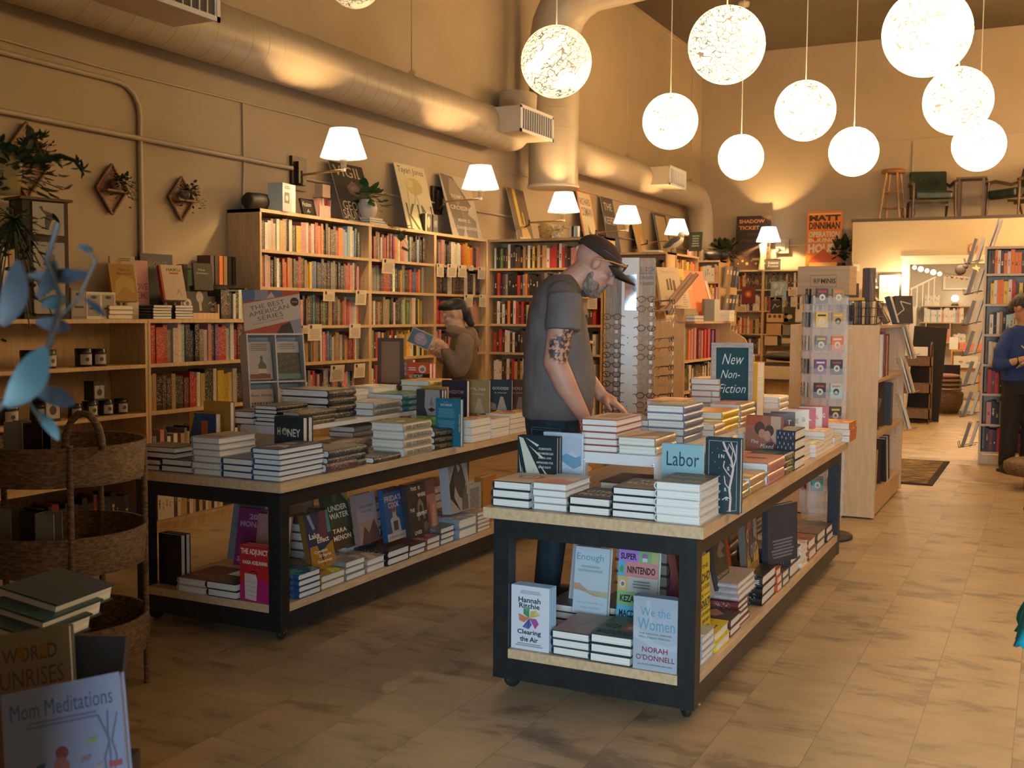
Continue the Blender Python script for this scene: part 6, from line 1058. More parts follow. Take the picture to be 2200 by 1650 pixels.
# ================= BEST AMERICAN SERIES DISPLAY =================
dp = thing('book_display', 'white cardboard floor display with a header reading THE BEST AMERICAN SERIES', 'display stand', (-4.02, 4.86, 0), 1.02); dp.rotation_euler = (-.15, 0, 1.02)
WB = plain((.56, .54, .51), .5, name='white_card')
m = MB(); DW, DH = .35, 1.30
for z0, z1 in ((0, .02), (.42, .435), (.74, .75), (1.02, 1.03), (DH, DH+.01)): m.box((0, .0, z0), (DW, .13, z1))
for x0 in (0, DW/2-.004, DW-.008): m.box((x0, 0, 0), (x0+.008, .13, DH))
m.box((0, .125, 0), (DW, .13, DH)); m.box((0, .0, 0), (DW, .005, .74)); m.build('shelf_box', WB, dp)
hdr = [('r', 0, 0, 1, 1, (.36, .05, .03)), ('p', [(0, .74), (.2, .76), (.25, 1), (0, 1)], (.05, .13, .26)), ('p', [(.2, .76), (.45, .8), (.45, 1), (.22, 1)], (.22, .23, .30)), ('p', [(.4, .8), (.5, .96), (.56, .84)], (.44, .40, .36)), ('p', [(.55, .85), (.7, .88), (.68, 1), (.52, 1)], (.06, .13, .26)), ('p', [(.55, 0), (.65, .2), (.85, .3), (.88, 0)], (.02, .02, .025)), ('p', [(.8, .3), (1, .36), (1, 0), (.86, 0)], (.20, .23, .30)), ('p', [(0, .06), (1, .36), (1, .93), (0, .68)], (.46, .40, .35)),
       ('t', 'THE BEST', .42, .66, .62, .10, (.08, .07, .07), -.004, 0, .22), ('t', 'AMERICAN', .44, .53, .72, .10, (.08, .07, .07), -.004, 0, .22), ('t', 'SERIES', .46, .40, .46, .10, (.08, .07, .07), -.004, 0, .22), ('t', 'the best of everything', .42, .29, .56, .05, (.10, .08, .08), 0, .3, .22), ('c', .90, .74, .075, (.015, .015, .02)), ('t', '2025', .90, .74, .1, .03, (.4, .38, .35), .01)]
MB().box((0, .03, DH+.01), (DW, .035, DH+.27)).build('header_card', WB, dp); link('header_print', printed(hdr, DW, .26), dp, loc=(0, .029, DH+.01))
DZ_ = ((.012, 1.035), (.185, 1.035), (.012, .755), (.185, .755)); DP = []
def dots(seed, n, c, c2):
    rr = random.Random(seed); return [('r', rr.uniform(.05, .9), .08+.6*i/n, rr.uniform(.1, .95), .09+.6*i/n, c if i % 2 else c2) for i in range(n)]
ff = [[('r', 0, 0, 1, 1, (.40, .36, .32)), ('l', .5, .95, .75, .8, 4, (.2, .18, .17)), ('p', [(.42, .1), (.42, .38), (.52, .48), (.52, .62), (.62, .62), (.62, .48), (.75, .38), (.75, .1)], (.06, .12, .08)), ('r', .42, .16, .75, .28, (.5, .46, .4)), ('r', .05, .02, .9, .14, (.22, .05, .03))],
      [('r', 0, 0, 1, 1, (.42, .38, .34)), ('l', .5, .95, .78, .8, 3, (.2, .18, .17)), ('r', 0, 0, 1, .7, (.04, .045, .035)), ('r', 0, 0, 1, .14, (.10, .20, .17))]+[('c', (i*.37) % 1, .16+(i*.23) % .5, .03, (.13, .12, .10)) for i in range(26)],
      [('r', 0, 0, 1, 1, (.46, .40, .34)), ('t', 'Short Stories', .5, .84, .9, .07, (.06, .05, .09), .02)]+[('c', .08+.12*(i % 8), .18+.075*(i//8), .045, (.02, .03, .10) if (i+i//8) % 2 else (.26, .12, .05)) for i in range(56)]+[('r', .08, .06, .9, .15, (.06, .07, .24))],
      [('r', 0, 0, 1, 1, (.30, .27, .20)), ('r', 0, .8, 1, 1, (.42, .38, .34)), ('l', .5, .95, .83, .8, 2, (.3, .15, .1))]+[('w', [(.0, .2+.05*i), (.3, .24+.05*i), (.6, .19+.05*i), (1, .23+.05*i)], .012, (.08, .08, .05)) for i in range(11)]+[('r', .0, .0, 1, .12, (.30, .03, .03))]]
for i, ((dx, dz), lb) in enumerate(zip(DZ_, ('bottle-cover book in the upper left pocket of the white display', 'dark speckled book in the upper right pocket of the white display', 'dotted book reading Short Stories in the lower left pocket', 'lined grey book with a red foot in the lower right pocket'))):
    q = dp.matrix_basis @ Vector((dx, .03, dz)); o = face(q.x, q.y, q.z, .145, .225, .03, (.3, .27, .24), lb, ff[i], rz=1.02, tilt=.22)
# brown easel (back of a chalkboard) on the left riser
es = chalk('wooden_easel_sign', 'back of a brown framed board on thin legs behind the left riser', (-3.745, 5.66, .965), .165, .30, .022, None, .30, .02, plain((.30, .17, .09), .8), plain((.10, .055, .03)))
MB().box((.01, .01, -.265), (.025, .02, 0)).box((.14, .01, -.265), (.155, .02, 0)).box((.04, .05, -.265), (.06, .06, .1)).build('easel_leg', plain((.10, .055, .03)), es)
# ================= PENGUIN CLASSICS STAND =================
px_ = thing('book_spinner', 'wooden revolving stand of black classics with a black PENGUIN CLASSICS header', 'display stand', (-3.62, 8.30, 0), .38)
M_pine = noisy('plain_pine', (.52, .33, .17), (.60, .40, .21), scale=(20, 20, 2), nscale=4)
MB().box((-.17, -.17, 1.565), (.17, .17, 1.715)).build('header_box', plain((.022, .018, .018), .5), px_)
link('header_print', printed([('t', 'PENGUIN', .5, .42, .56, .12, (.6, .55, .48), .01), ('t', 'CLASSICS', .5, .20, .56, .12, (.6, .55, .48), .01), ('c', .5, .76, .05, (.62, .12, .03), .17), ('c', .5, .73, .022, (.6, .55, .5), .09), ('c', .5, .82, .014, (.05, .04, .04), .045)], .34, .15), px_, loc=(-.17, -.171, 1.565))
m = MB()
for z in (.12, .46, .82, 1.18, 1.545): m.lathe([(0, 0), (.22, 0), (.22, .018), (0, .018)], 24, (0, 0, z))
px_b = m.build('round_tier', M_pine, px_); m = MB().box((-.17, -.01, .138), (.17, .01, 1.56)).box((-.01, -.17, .138), (.01, .17, 1.56)); m.build('cross_panel', M_pine, px_)
MB().lathe([(.2, 0), (.2, .03), (.03, .05), (.03, .12), (0, .12)], 24).build('base', M_pine, px_)
for z in (.838, 1.198):
    for a in (0, PI/2): 
        g = MB().prism([(0, 0), (.10, 0), (.10, .06), (.085, .12), (.05, .16), (0, .17)], -.005, .005, M=Matrix.Rotation(a, 4, 'Z') @ Matrix.Translation((.04, -.15 if a == 0 else .0, z)) @ Matrix.Rotation(PI/2, 4, 'X')); g.build('retainer', M_pine, px_)
for i, (dx, dy, z, w, lb) in enumerate(((-.15, -.12, 1.2, .11, 'black classic with a moonlit cover on the upper left of the wooden stand'), (.03, -.10, 1.2, .025, 'first tilted black spine on the upper right of the wooden stand'), (.065, -.10, 1.2, .025, 'second tilted black spine on the upper right of the wooden stand'), (.12, -.09, 1.2, .05, 'black classic at the upper right edge of the wooden stand'),
        (-.2, -.08, .84, .06, 'classic with a white painted cover at the lower left of the wooden stand'), (-.12, -.12, .84, .03, 'first black spine on the lower tier of the wooden stand'), (-.085, -.12, .84, .03, 'second black spine on the lower tier of the wooden stand'), (-.05, -.12, .84, .03, 'third black spine on the lower tier of the wooden stand'), (-.015, -.12, .84, .03, 'fourth black spine on the lower tier of the wooden stand'), (.10, -.11, .84, .06, 'black classic on the lower right of the wooden stand'))):
    q = px_.matrix_basis @ Vector((dx, dy, z)); el = [('r', 0, 0, 1, 1, (.02, .02, .022)), ('r', 0, .22, 1, .29, (.6, .57, .5))]
    if i == 0: el += [('r', 0, .3, 1, 1, (.03, .05, .08)), ('c', .7, .72, .32, (.35, .36, .36), .2), ('c', .55, .66, .3, (.03, .05, .08), .18)]
    if i == 4: el += [('r', 0, .3, 1, 1, (.5, .46, .4)), ('w', [(.2, .4), (.5, .8), (.9, .7)], .1, (.08, .06, .05))]
    o = face(q.x, q.y, q.z, w, .215, .09 if w < .04 else .03, (.02, .02, .02), lb, el, rz=.38, name='paperback_book')
# ================= PEOPLE =================
def cap(mb, p0, p1, r0, r1, n=14, fl=1.0):
    """tapered limb with round ends"""
    p0, p1 = Vector(p0), Vector(p1); d = (p1-p0).normalized(); pts = []; rs = []
    for k in range(5): a = PI/2*(1-k/4); pts.append(p0-d*r0*math.sin(a)); rs.append(max(1e-4, r0*math.cos(a)))
    for k in range(1, 5): pts.append(p0+(p1-p0)*k/5); rs.append(r0+(r1-r0)*k/5)
    for k in range(5): a = PI/2*k/4; pts.append(p1+d*r1*math.sin(a)); rs.append(max(1e-4, r1*math.cos(a)))
    mb.tube(pts, rs, n); return mb
def loft(mb, rings, n=28):
    """rings (cx, cy, z, rx, ry)"""
    vs = []; fs = []
    for (cx, cy, z, rx, ry) in rings:
        for k in range(n):
            a = 2*PI*k/n; c, s = math.cos(a), math.sin(a); e = .85
            vs.append((cx+rx*math.copysign(abs(c)**e, c), cy+ry*math.copysign(abs(s)**e, s), z))
    m = len(rings)
    for i in range(m-1):
        for k in range(n): fs.append((i*n+k, i*n+(k+1) % n, (i+1)*n+(k+1) % n, (i+1)*n+k))
    fs.append(tuple(range(n))[::-1]); fs.append(tuple(range((m-1)*n, m*n)))
    return mb.add(vs, fs, 0, True)
def fuse(mb, name, mat, parent=None, voxel=.009, smooth=6, loc=None, rot=None, wr=0):
    """all the volumes of mb grown together into one continuous surface"""
    o = link(name, mb.mesh(name, mat), parent, loc=loc, rot=rot)
    r = o.modifiers.new('fuse', 'REMESH'); r.mode = 'VOXEL'; r.voxel_size = voxel; r.use_smooth_shade = True
    s = o.modifiers.new('soften', 'SMOOTH'); s.factor = .5; s.iterations = smooth
    if wr:
        tx = bpy.data.textures.new('folds', 'CLOUDS'); tx.noise_scale = .09; tx.noise_depth = 1
        d = o.modifiers.new('folds', 'DISPLACE'); d.texture = tx; d.strength = wr; d.mid_level = .5; d.texture_coords = 'LOCAL'
    return o
def hand(mb, wrist, direc, palm_n, side, s=1.0, curl=.5, spread=.0):
    """palm, four unequal bent fingers and a thumb leaving the palm's side; palm_n = direction the palm faces"""
    w = Vector(wrist); d = Vector(direc).normalized(); n = Vector(palm_n); n = (n-d*n.dot(d)).normalized(); t = d.cross(n)*side
    cap(mb, w, w+d*.045*s, .026*s, .03*s)
    for k in range(4):
        b = w+d*.02*s+t*(.024-.016*k)*s; e = w+d*.085*s+t*(.030-.019*k)*s; cap(mb, b, e, .013*s, .012*s, 10)
        L_ = (.046, .052, .048, .038)[k]*s; a = curl*(.7+.1*k); p = e; dd = d
        for j, f in enumerate((1, .72, .55)):
            a_ = a*(1+.25*j); dd = (dd*math.cos(a_)+n*math.sin(a_)).normalized(); q = p+(dd+t*spread*(1.5-k)*.1)*L_*f; cap(mb, p, q, (.0105-.001*j)*s, (.0095-.001*j)*s, 8); p = q
    b = w+d*.02*s+t*.028*s; e = b+(d*.6+t*.7+n*.25).normalized()*.042*s; cap(mb, b, e, .015*s, .012*s, 10); f = e+(d*.85+t*.15+n*.45).normalized()*.034*s; cap(mb, e, f, .0115*s, .009*s, 8)
    return mb
def skin(name, c1, c2, tattoo=None):
    m = noisy(name, c1, c2, nscale=9, detail=3, rough=.5)
    nt = m.node_tree; b = nt.nodes['Principled BSDF']; b.inputs['Subsurface Weight'].default_value = .08; b.inputs['Subsurface Radius'].default_value = (.02, .008, .004)
    if tattoo:
        N, L = nt.nodes, nt.links; tc = N.new('ShaderNodeTexCoord'); prev = b.inputs['Base Color'].links[0].from_socket
        masks = []
        for c_, r_ in tattoo:
            v = N.new('ShaderNodeVectorMath'); v.operation = 'DISTANCE'; v.inputs[1].default_value = c_; L.new(tc.outputs['Object'], v.inputs[0])
            q = N.new('ShaderNodeMapRange'); q.inputs[1].default_value = r_*.75; q.inputs[2].default_value = r_; q.inputs[3].default_value = 1; q.inputs[4].default_value = 0; L.new(v.outputs['Value'], q.inputs[0]); masks.append(q)
        mxm = N.new('ShaderNodeMath'); mxm.operation = 'MAXIMUM'; L.new(masks[0].outputs[0], mxm.inputs[0]); L.new(masks[1].outputs[0], mxm.inputs[1])
        nz = N.new('ShaderNodeTexNoise'); nz.inputs['Scale'].default_value = 55; nz.inputs['Detail'].default_value = 3; L.new(tc.outputs['Object'], nz.inputs['Vector'])
        cr = N.new('ShaderNodeValToRGB'); cr.color_ramp.elements[0].position = .46; cr.color_ramp.elements[1].position = .53; L.new(nz.outputs[0], cr.inputs[0])
        mu = N.new('ShaderNodeMath'); mu.operation = 'MULTIPLY'; L.new(cr.outputs[0], mu.inputs[0]); L.new(mxm.outputs[0], mu.inputs[1])
        mx = N.new('ShaderNodeMixRGB'); mx.inputs[2].default_value = (.07, .055, .05, 1); L.new(mu.outputs[0], mx.inputs[0]); L.new(prev, mx.inputs[1]); L.new(mx.outputs[0], b.inputs['Base Color'])
    return m
def headframe(c, pitch, f0=(1, 0, 0), yaw=0.0):
    """matrix whose x = face direction, y = its left, z = up through the crown"""
    z0 = Vector((0, 0, 1)); f = Matrix.Rotation(yaw, 3, 'Z') @ Vector(f0); l = z0.cross(f)
    f2 = f*math.cos(pitch)-z0*math.sin(pitch); u2 = z0*math.cos(pitch)+f*math.sin(pitch)
    return Matrix(((f2.x, l.x, u2.x, c[0]), (f2.y, l.y, u2.y, c[1]), (f2.z, l.z, u2.z, c[2]), (0, 0, 0, 1)))
def head(mb, H, s=1.0):
    P = lambda f, l, u: H @ Vector((f*s, l*s, u*s)); R3 = H.to_3x3().to_4x4()
    mb.sphere(P(-.012, 0, .03), (.098*s, .077*s, .092*s), 22, M=R3); mb.sphere(P(.022, 0, -.035), (.070*s, .062*s, .085*s), 20, M=R3)
    mb.sphere(P(.05, 0, -.082), (.038*s, .042*s, .034*s), 14, M=R3)                              # chin
    cap(mb, P(.082, 0, .022), P(.108, 0, -.026), .009*s, .014*s, 10); mb.sphere(P(.100, 0, -.030), (.014*s, .018*s, .011*s), 10, M=R3)   # nose
    for k in (-1, 1):
        mb.sphere(P(.076, .032*k, .022), (.022*s, .026*s, .011*s), 10, M=R3)                    # brow
        mb.sphere(P(.055, .040*k, -.022), (.028*s, .024*s, .022*s), 10, M=R3)                    # cheek
        e = MB(); mb.sphere(P(-.004, .079*k, .0), (.019*s, .011*s, .031*s), 12, M=R3); mb.sphere(P(.006, .083*k, .004), (.006*s, .009*s, .016*s), 8, M=R3)
    mb.sphere(P(.086, 0, -.060), (.013*s, .026*s, .007*s), 10, M=R3); mb.sphere(P(.084, 0, -.072), (.013*s, .022*s, .008*s), 10, M=R3)       # lips
    return mb
def eyes(H, parent, s=1.0):
    m = MB(); R3 = H.to_3x3().to_4x4()
    for k in (-1, 1): m.sphere(H @ Vector((.080*s, .031*k*s, .004*s)), .011*s, 10, M=R3); m.sphere(H @ Vector((.0885*s, .031*k*s, .002*s)), .0045*s, 8, 1, M=R3)
    return m.build('eyes', [plain((.32, .27, .24), .3), plain((.05, .03, .02), .3)], parent)
def specs(H, parent, mat, s=1.0, f=.098, u=.006, arms=True):
    m = MB()
    for k in (-1, 1):
        ring = [H @ Vector((f*s, (.034*k+.025*math.cos(a))*s, (u+.019*math.sin(a))*s)) for a in [2*PI*i/14 for i in range(15)]]
        m.tube(ring, .0018*s, 6)
        if arms: m.tube([H @ Vector((f*s, .059*k*s, (u+.006)*s)), H @ Vector((.05*s, .077*k*s, (u+.006)*s)), H @ Vector((-.005*s, .083*k*s, (u+.008)*s)), H @ Vector((-.02*s, .082*k*s, (u-.015)*s))], .002*s, 6)
    m.tube([H @ Vector((f*s, -.009*s, u*s)), H @ Vector(((f+.003)*s, 0, (u+.003)*s)), H @ Vector((f*s, .009*s, u*s))], .0018*s, 6)
    return m.build('glasses', mat, parent)
AZ = YAW
# ---- capped man between the tables ----
MP = (-2.14, 4.74, 0)
b = MB(); H = headframe((.200, 0, 1.655), .60)
head(b, H, 1.06); cap(b, (.030, 0, 1.53), (.155, 0, 1.63), .066, .064); cap(b, (.0, 0, 1.48), (.06, 0, 1.54), .075, .06)
cap(b, (.05, -.20, 1.46), (.028, -.235, 1.36), .055, .062); cap(b, (.028, -.235, 1.36), (.002, -.262, 1.205), .062, .054)
cap(b, (.002, -.262, 1.205), (.055, -.255, 1.09), .056, .052); cap(b, (.055, -.255, 1.09), (.133, -.235, .958), .051, .033)
hand(b, (.138, -.232, .95), (.35, .05, -1), (.75, .5, .2), 1, 1.15, .75)
cap(b, (.05, .20, 1.45), (.09, .25, 1.22), .062, .052); cap(b, (.09, .25, 1.22), (.25, .17, 1.02), .052, .033); hand(b, (.255, .168, 1.015), (.8, -.3, -.45), (-.2, 0, -1), -1, 1.1, .3)
cap(b, (.02, -.06, .95), (.03, .06, .95), .07, .07); cap(b, (.0, 0, 1.5), (.02, 0, 1.0), .08, .08)
man = fuse(b, 'person', skin('weathered_skin', (.52, .25, .165), (.60, .32, .225), [((.03, -.30, 1.265), .075), ((.075, -.28, 1.335), .05)]), None, .007, 3, MP, (0, 0, AZ))
tag(man, 'person in a grey t-shirt and dark backwards-glassed cap looking down at the right table', 'person'); man['label'] = 'bearded person in grey t-shirt and brown cap, head bowed over the right table'
t = MB(); loft(t, [(.022, 0, .925, .165, .200), (.028, 0, 1.0, .172, .205), (.031, 0, 1.10, .174, .208), (.026, 0, 1.22, .164, .21), (.018, 0, 1.34, .150, .218), (.016, 0, 1.43, .135, .222), (.020, 0, 1.50, .118, .215), (.024, 0, 1.55, .100, .18), (.030, 0, 1.585, .075, .12), (.036, 0, 1.605, .055, .075)])
for k in (-1, 1):
    cap(t, (.035, .17*k, 1.50), (.045, .215*k, 1.46), .075, .080)
    t.tube([(.045, .205*k, 1.50), (.042, .228*k, 1.43), (.038, .242*k, 1.345)] if k < 0 else [(.045, .205, 1.50), (.06, .235, 1.42), (.075, .25, 1.35)], [.080, .080, .084], 18)
sh = noisy('faded_grey_jersey', (.125, .105, .10), (.16, .137, .13), nscale=5, detail=8, rough=.85, bump=.08)
fuse(t, 't_shirt', sh, man, .008, 5, wr=.012)
j = MB(); loft(j, [(.012, 0, .80, .125, .175), (.008, 0, .88, .135, .185), (.012, 0, .96, .145, .185)])
for k in (-1, 1): cap(j, (.01, .095*k, .83), (.02, .10*k, .48), .098, .070); cap(j, (.02, .10*k, .48), (-.02, .105*k, .09), .068, .058)
M_jean = noisy('dark_denim', (.010, .028, .045), (.022, .05, .072), scale=(1, 1, .3), nscale=30, rough=.8)
jn = fuse(j, 'jeans', M_jean, man, .009, 4)
pk = MB(); stitch = plain((.16, .20, .22), .8)
pk.tube([(-.10, -.150, .895), (-.03, -.182, .893), (.03, -.19, .889)], .0018, 5).tube([(-.105, -.146, .885), (-.03, -.182, .882), (.03, -.19, .879)], .0014, 5).tube([(.03, -.19, .89), (.028, -.192, .78)], .0018, 5).tube([(-.1, -.146, .89), (-.095, -.15, .77)], .0018, 5); pk.build('pocket_stitching', stitch, man)
for k in (-1, 1): s_ = MB(); s_.sphere((.04, .105*k, .045), (.15, .05, .045), 16).box((-.10, .105*k-.045, 0), (.17, .105*k+.045, .02)); s_.build('shoe', plain((.03, .03, .03)), man)
c = MB(); R3 = H.to_3x3().to_4x4(); n = 32; vs = []; fs = []
for i in range(9):
    ph = PI/2*i/8; r_ = math.cos(ph)**.8 if i < 8 else 0.001
    for k in range(n):
        a = 2*PI*k/n; vs.append(H @ Vector((-.014+.118*r_*math.cos(a), .094*r_*math.sin(a), .040+.012*math.cos(a)*0+.088*math.sin(ph)**.95)))
for i in range(8): fs += [(i*n+k, i*n+(k+1) % n, (i+1)*n+(k+1) % n, (i+1)*n+k) for k in range(n)]
c.add(vs, fs, 0, True); M_cap = noisy('brown_cap_cloth', (.035, .018, .013), (.055, .028, .02), nscale=12, rough=.85)
cp = c.build('cap', M_cap, man); so = cp.modifiers.new('thick', 'SOLIDIFY'); so.thickness = .004
br = MB(); vs = []; fs = []
for i in range(7):
    v = i/6
    for k in range(15):
        a = (k/14-.5)*2; y_ = .080*a*(1-.10*v*v); x_ = .085+(.125*v)*math.sqrt(max(0, 1-(a*.93)**2))*1.0-(.035*a*a)
        vs.append(H @ Vector((x_, y_, .046-.020*v-.022*a*a)))
for i in range(6): fs += [(i*15+k, i*15+k+1, (i+1)*15+k+1, (i+1)*15+k) for k in range(14)]
br.add(vs, fs, 0, True); bo = br.build('visor', plain((.012, .011, .012), .8), cp); so = bo.modifiers.new('thick', 'SOLIDIFY'); so.thickness = .005
bd = MB(); Q = lambda f, l, u: H @ Vector((f*1.06, l*1.06, u*1.06))
bd.sphere(Q(.050, 0, -.098), (.050, .050, .042), 18, M=R3); bd.sphere(Q(.078, 0, -.070), (.024, .036, .022), 12, M=R3); bd.sphere(Q(.088, 0, -.049), (.014, .030, .009), 10, M=R3)
for k in (-1, 1): bd.sphere(Q(.030, .043*k, -.086), (.045, .020, .036), 14, M=R3); bd.sphere(Q(.006, .058*k, -.060), (.016, .008, .030), 10, M=R3)
fuse(bd, 'beard', noisy('grey_beard', (.13, .095, .075), (.32, .25, .20), scale=(1, 1, .5), nscale=70, rough=.9, bump=.5), man, .005, 2)
specs(H, man, plain((.10, .06, .04), .3), 1.06, f=.118, u=.062); tp = MB()
for k in (-1, 1): tp.tube([Q(.115, .062*k, .066), Q(.05, .093*k, .045), Q(-.015, .090*k, .020), Q(-.03, .084*k, .0)], .0035, 8)
tp.build('glasses_arm', plain((.62, .25, .08), .35), man); eyes(H, man, 1.06)
nk = MB().tube([(.035+.066*math.cos(a), .075*math.sin(a), 1.603+.018*math.cos(a)*-1) for a in [2*PI*i/24 for i in range(25)]], .002, 6).build('neck_cord', plain((.45, .22, .08)), man)
# ---- reader in hoodie and vest ----
RP = (-3.95, 6.97, 0)
b = MB(); H2 = headframe((.012, 0, 1.408), .28, (-1, 0, 0)); head(b, H2, .92)
cap(b, (.065, 0, 1.24), (.03, 0, 1.35), .055, .05); cap(b, (.09, 0, 1.2), (.07, 0, .9), .07, .08)
cap(b, (.03, -.215, 1.03), (-.05, -.20, 1.185), .038, .028); hand(b, (-.055, -.20, 1.19), (-1, .0, .38), (0, .9, -.3), 1, .95, .25)
cap(b, (.05, .1, 1.04), (-.09, -.10, 1.12), .036, .028); hand(b, (-.095, -.11, 1.125), (-1, -.55, .5), (0, -.3, 1), -1, .95, .35)
rd = fuse(b, 'person', skin('tan_skin', (.55, .30, .17), (.62, .36, .22)), None, .006, 3, RP, (0, 0, AZ)); tag(rd, 'person with dark swept hair, thin glasses and brown vest reading a small book', 'person')
M_vest = noisy('olive_brown_vest', (.075, .045, .012), (.10, .062, .02), nscale=7, rough=.8); M_hood = noisy('taupe_fleece', (.17, .115, .07), (.22, .15, .095), nscale=9, rough=.9, bump=.1)
t = MB(); loft(t, [(.055, 0, .62, .125, .19), (.052, 0, .78, .135, .20), (.055, 0, .90, .138, .20), (.058, 0, 1.02, .132, .20), (.068, 0, 1.14, .112, .195), (.080, 0, 1.22, .092, .17), (.085, 0, 1.28, .06, .10)]); fuse(t, 'vest', M_vest, rd, .008, 5, wr=.012)
t = MB()
for k in (-1, 1):
    cap(t, (.095, .165*k, 1.215), (.085, .215*k, 1.10), .066, .066)
    if k < 0: cap(t, (.085, -.215, 1.10), (.055, -.225, 1.015), .066, .062); cap(t, (.055, -.225, 1.015), (-.035, -.20, 1.145), .060, .042)
    else: cap(t, (.085, .215, 1.1), (.06, .18, 1.01), .064, .058); cap(t, (.06, .18, 1.01), (-.07, -.08, 1.10), .056, .04)
t.lathe([(0, -.055), (.085, -.05), (.118, -.01), (.105, .03), (.075, .045), (.055, .035), (0, .03)], 24, M=Matrix.Translation((.062, 0, 1.275)) @ Matrix.Rotation(.25, 4, 'Y')); cap(t, (.12, 0, 1.27), (.15, 0, 1.20), .06, .05)
fuse(t, 'hoodie', M_hood, rd, .007, 3, wr=.014)
hr = MB(); R3 = H2.to_3x3().to_4x4(); hh = lambda f, l, u: H2 @ Vector((f, l, u))
hr.sphere(hh(-.018, 0, .052), (.094, .074, .070), 18, M=R3); hr.sphere(hh(.055, 0, .085), (.05, .06, .026), 14, M=R3); hr.sphere(hh(.088, -.02, .075), (.022, .045, .018), 12, M=R3)
hr.sphere(hh(-.075, 0, .02), (.04, .062, .08), 14, M=R3); cap(hr, hh(-.085, 0, .0), hh(-.098, 0, -.09), .045, .03); fuse(hr, 'hair', noisy('black_hair', (.008, .006, .006), (.02, .015, .012), scale=(1, 1, .2), nscale=60, rough=.55), rd, .006, 3)
specs(H2, rd, plain((.5, .42, .3), .3, .6), .95, f=.100); eyes(H2, rd, .92)
MB().tube([(-.045-.0*i, -.19+.030*math.cos(a), 1.158+.030*math.sin(a)) for i, a in enumerate([2*PI*k/16 for k in range(17)])], .004, 6).build('wristband', plain((.7, .68, .62)), rd)
for k in (-1, 1): j = MB(); cap(j, (.05, .09*k, .68), (.06, .1*k, .12), .085, .055); j.build('trousers_leg', plain((.04, .035, .03), .8), rd); MB().sphere((.0, .1*k, .045), (.13, .05, .045), 14).build('shoe', plain((.03, .03, .03)), rd)
Mr = Matrix.Translation(RP) @ Matrix.Rotation(AZ, 4, 'Z')
q = Mr @ Vector((-.325, -.215, 1.205)); bk = face(q.x, q.y, q.z, .165, .115, .014, (.5, .48, .44), 'small book with a pink cauliflower-like shape held by the vest reader', [('r', 0, 0, 1, 1, (.42, .38, .34)), ('r', .03, .05, .97, .95, (.05, .085, .06)), ('c', .48, .5, .24, (.34, .19, .19), .38), ('c', .66, .42, .16, (.30, .17, .17), .25), ('t', 'THE OCEAN', .45, .62, .3, .10, (.5, .4, .35), 0), ('t', 'WAITS', .45, .42, .25, .10, (.5, .4, .35), 0)])
bk.matrix_basis = Mr @ Matrix.Translation((-.275, -.235, 1.315)) @ Matrix.Rotation(.42, 4, 'Y') @ Matrix.Translation((0, 0, -.115+.01)) @ Matrix.Diagonal((.165/.16, .014/.03, .115/.24, 1))
# ---- person in the blue sweater ----
BP = (-.30, 10.94, 0)
b = MB(); H3 = headframe((.045, .0, 1.50), .42, (0, -1, 0), .75); head(b, H3, 1.0)
cap(b, (.08, .04, 1.30), (.06, .01, 1.42), .058, .054); cap(b, (.11, .05, 1.25), (.11, .05, .9), .08, .08)
cap(b, (-.165, -.04, .985), (-.01, -.17, 1.05), .040, .028); hand(b, (-.005, -.172, 1.055), (1, -.2, .25), (0, -.3, -1), 1, .95, .55)
cap(b, (.36, -.0, 1.0), (.2, -.18, 1.05), .038, .028); hand(b, (.195, -.185, 1.05), (-1, -.2, .0), (0, 0, 1), -1, .95, .4)
bp = fuse(b, 'person', skin('warm_brown_skin', (.42, .20, .095), (.50, .26, .13)), None, .007, 3, BP, (0, 0, AZ)); tag(bp, 'person in blue sweater and black trousers writing on a pad by the right bookcase', 'person')
M_blue = noisy('blue_knit', (.012, .035, .13), (.02, .05, .17), nscale=9, rough=.85, bump=.1)
t = MB(); loft(t, [(.10, .05, .84, .20, .135), (.10, .05, .95, .205, .14), (.105, .05, 1.08, .20, .135), (.11, .05, 1.20, .205, .125), (.11, .05, 1.28, .185, .10), (.10, .045, 1.33, .12, .08), (.09, .035, 1.355, .085, .07)])
cap(t, (-.04, .05, 1.26), (-.135, .0, 1.10), .072, .070); cap(t, (-.135, .0, 1.10), (-.165, -.03, .99), .068, .06); cap(t, (-.165, -.03, .99), (-.11, -.08, 1.005), .058, .05)
cap(t, (.26, .05, 1.26), (.34, .02, 1.08), .072, .066); cap(t, (.34, .02, 1.08), (.36, 0, 1.0), .064, .055); cap(t, (.36, 0, 1.0), (.3, -.07, 1.02), .05, .045); fuse(t, 'sweater', M_blue, bp, .009, 5, wr=.012)
j = MB(); loft(j, [(.10, .05, .72, .19, .13), (.10, .05, .88, .19, .13)])
for x_ in (-.0, .19): cap(j, (x_+.01, .05, .76), (x_-.015, .04, .42), .105, .085); cap(j, (x_-.015, .04, .42), (x_-.045, .03, .08), .082, .068)
fuse(j, 'trousers', plain((.012, .010, .010), .85), bp, .01, 4)
for x_ in (-.055, .14): s_ = MB(); s_.sphere((x_, -.03, .05), (.055, .14, .05), 16).box((x_-.05, -.15, 0), (x_+.05, .09, .025)); s_.build('shoe', plain((.012, .010, .010), .6), bp)
hr = MB(); R3 = H3.to_3x3().to_4x4(); hh = lambda f, l, u: H3 @ Vector((f, l, u)); hr.sphere(hh(-.02, 0, .05), (.104, .088, .088), 18, M=R3); hr.sphere(hh(-.085, 0, -.01), (.045, .07, .075), 14, M=R3); fuse(hr, 'hair', noisy('dark_streaked_hair', (.012, .008, .006), (.10, .07, .05), scale=(1, 1, .2), nscale=60, rough=.6), bp, .007, 3)
specs(H3, bp, plain((.04, .03, .03), .3), 1.02, f=.102); eyes(H3, bp, 1.0)
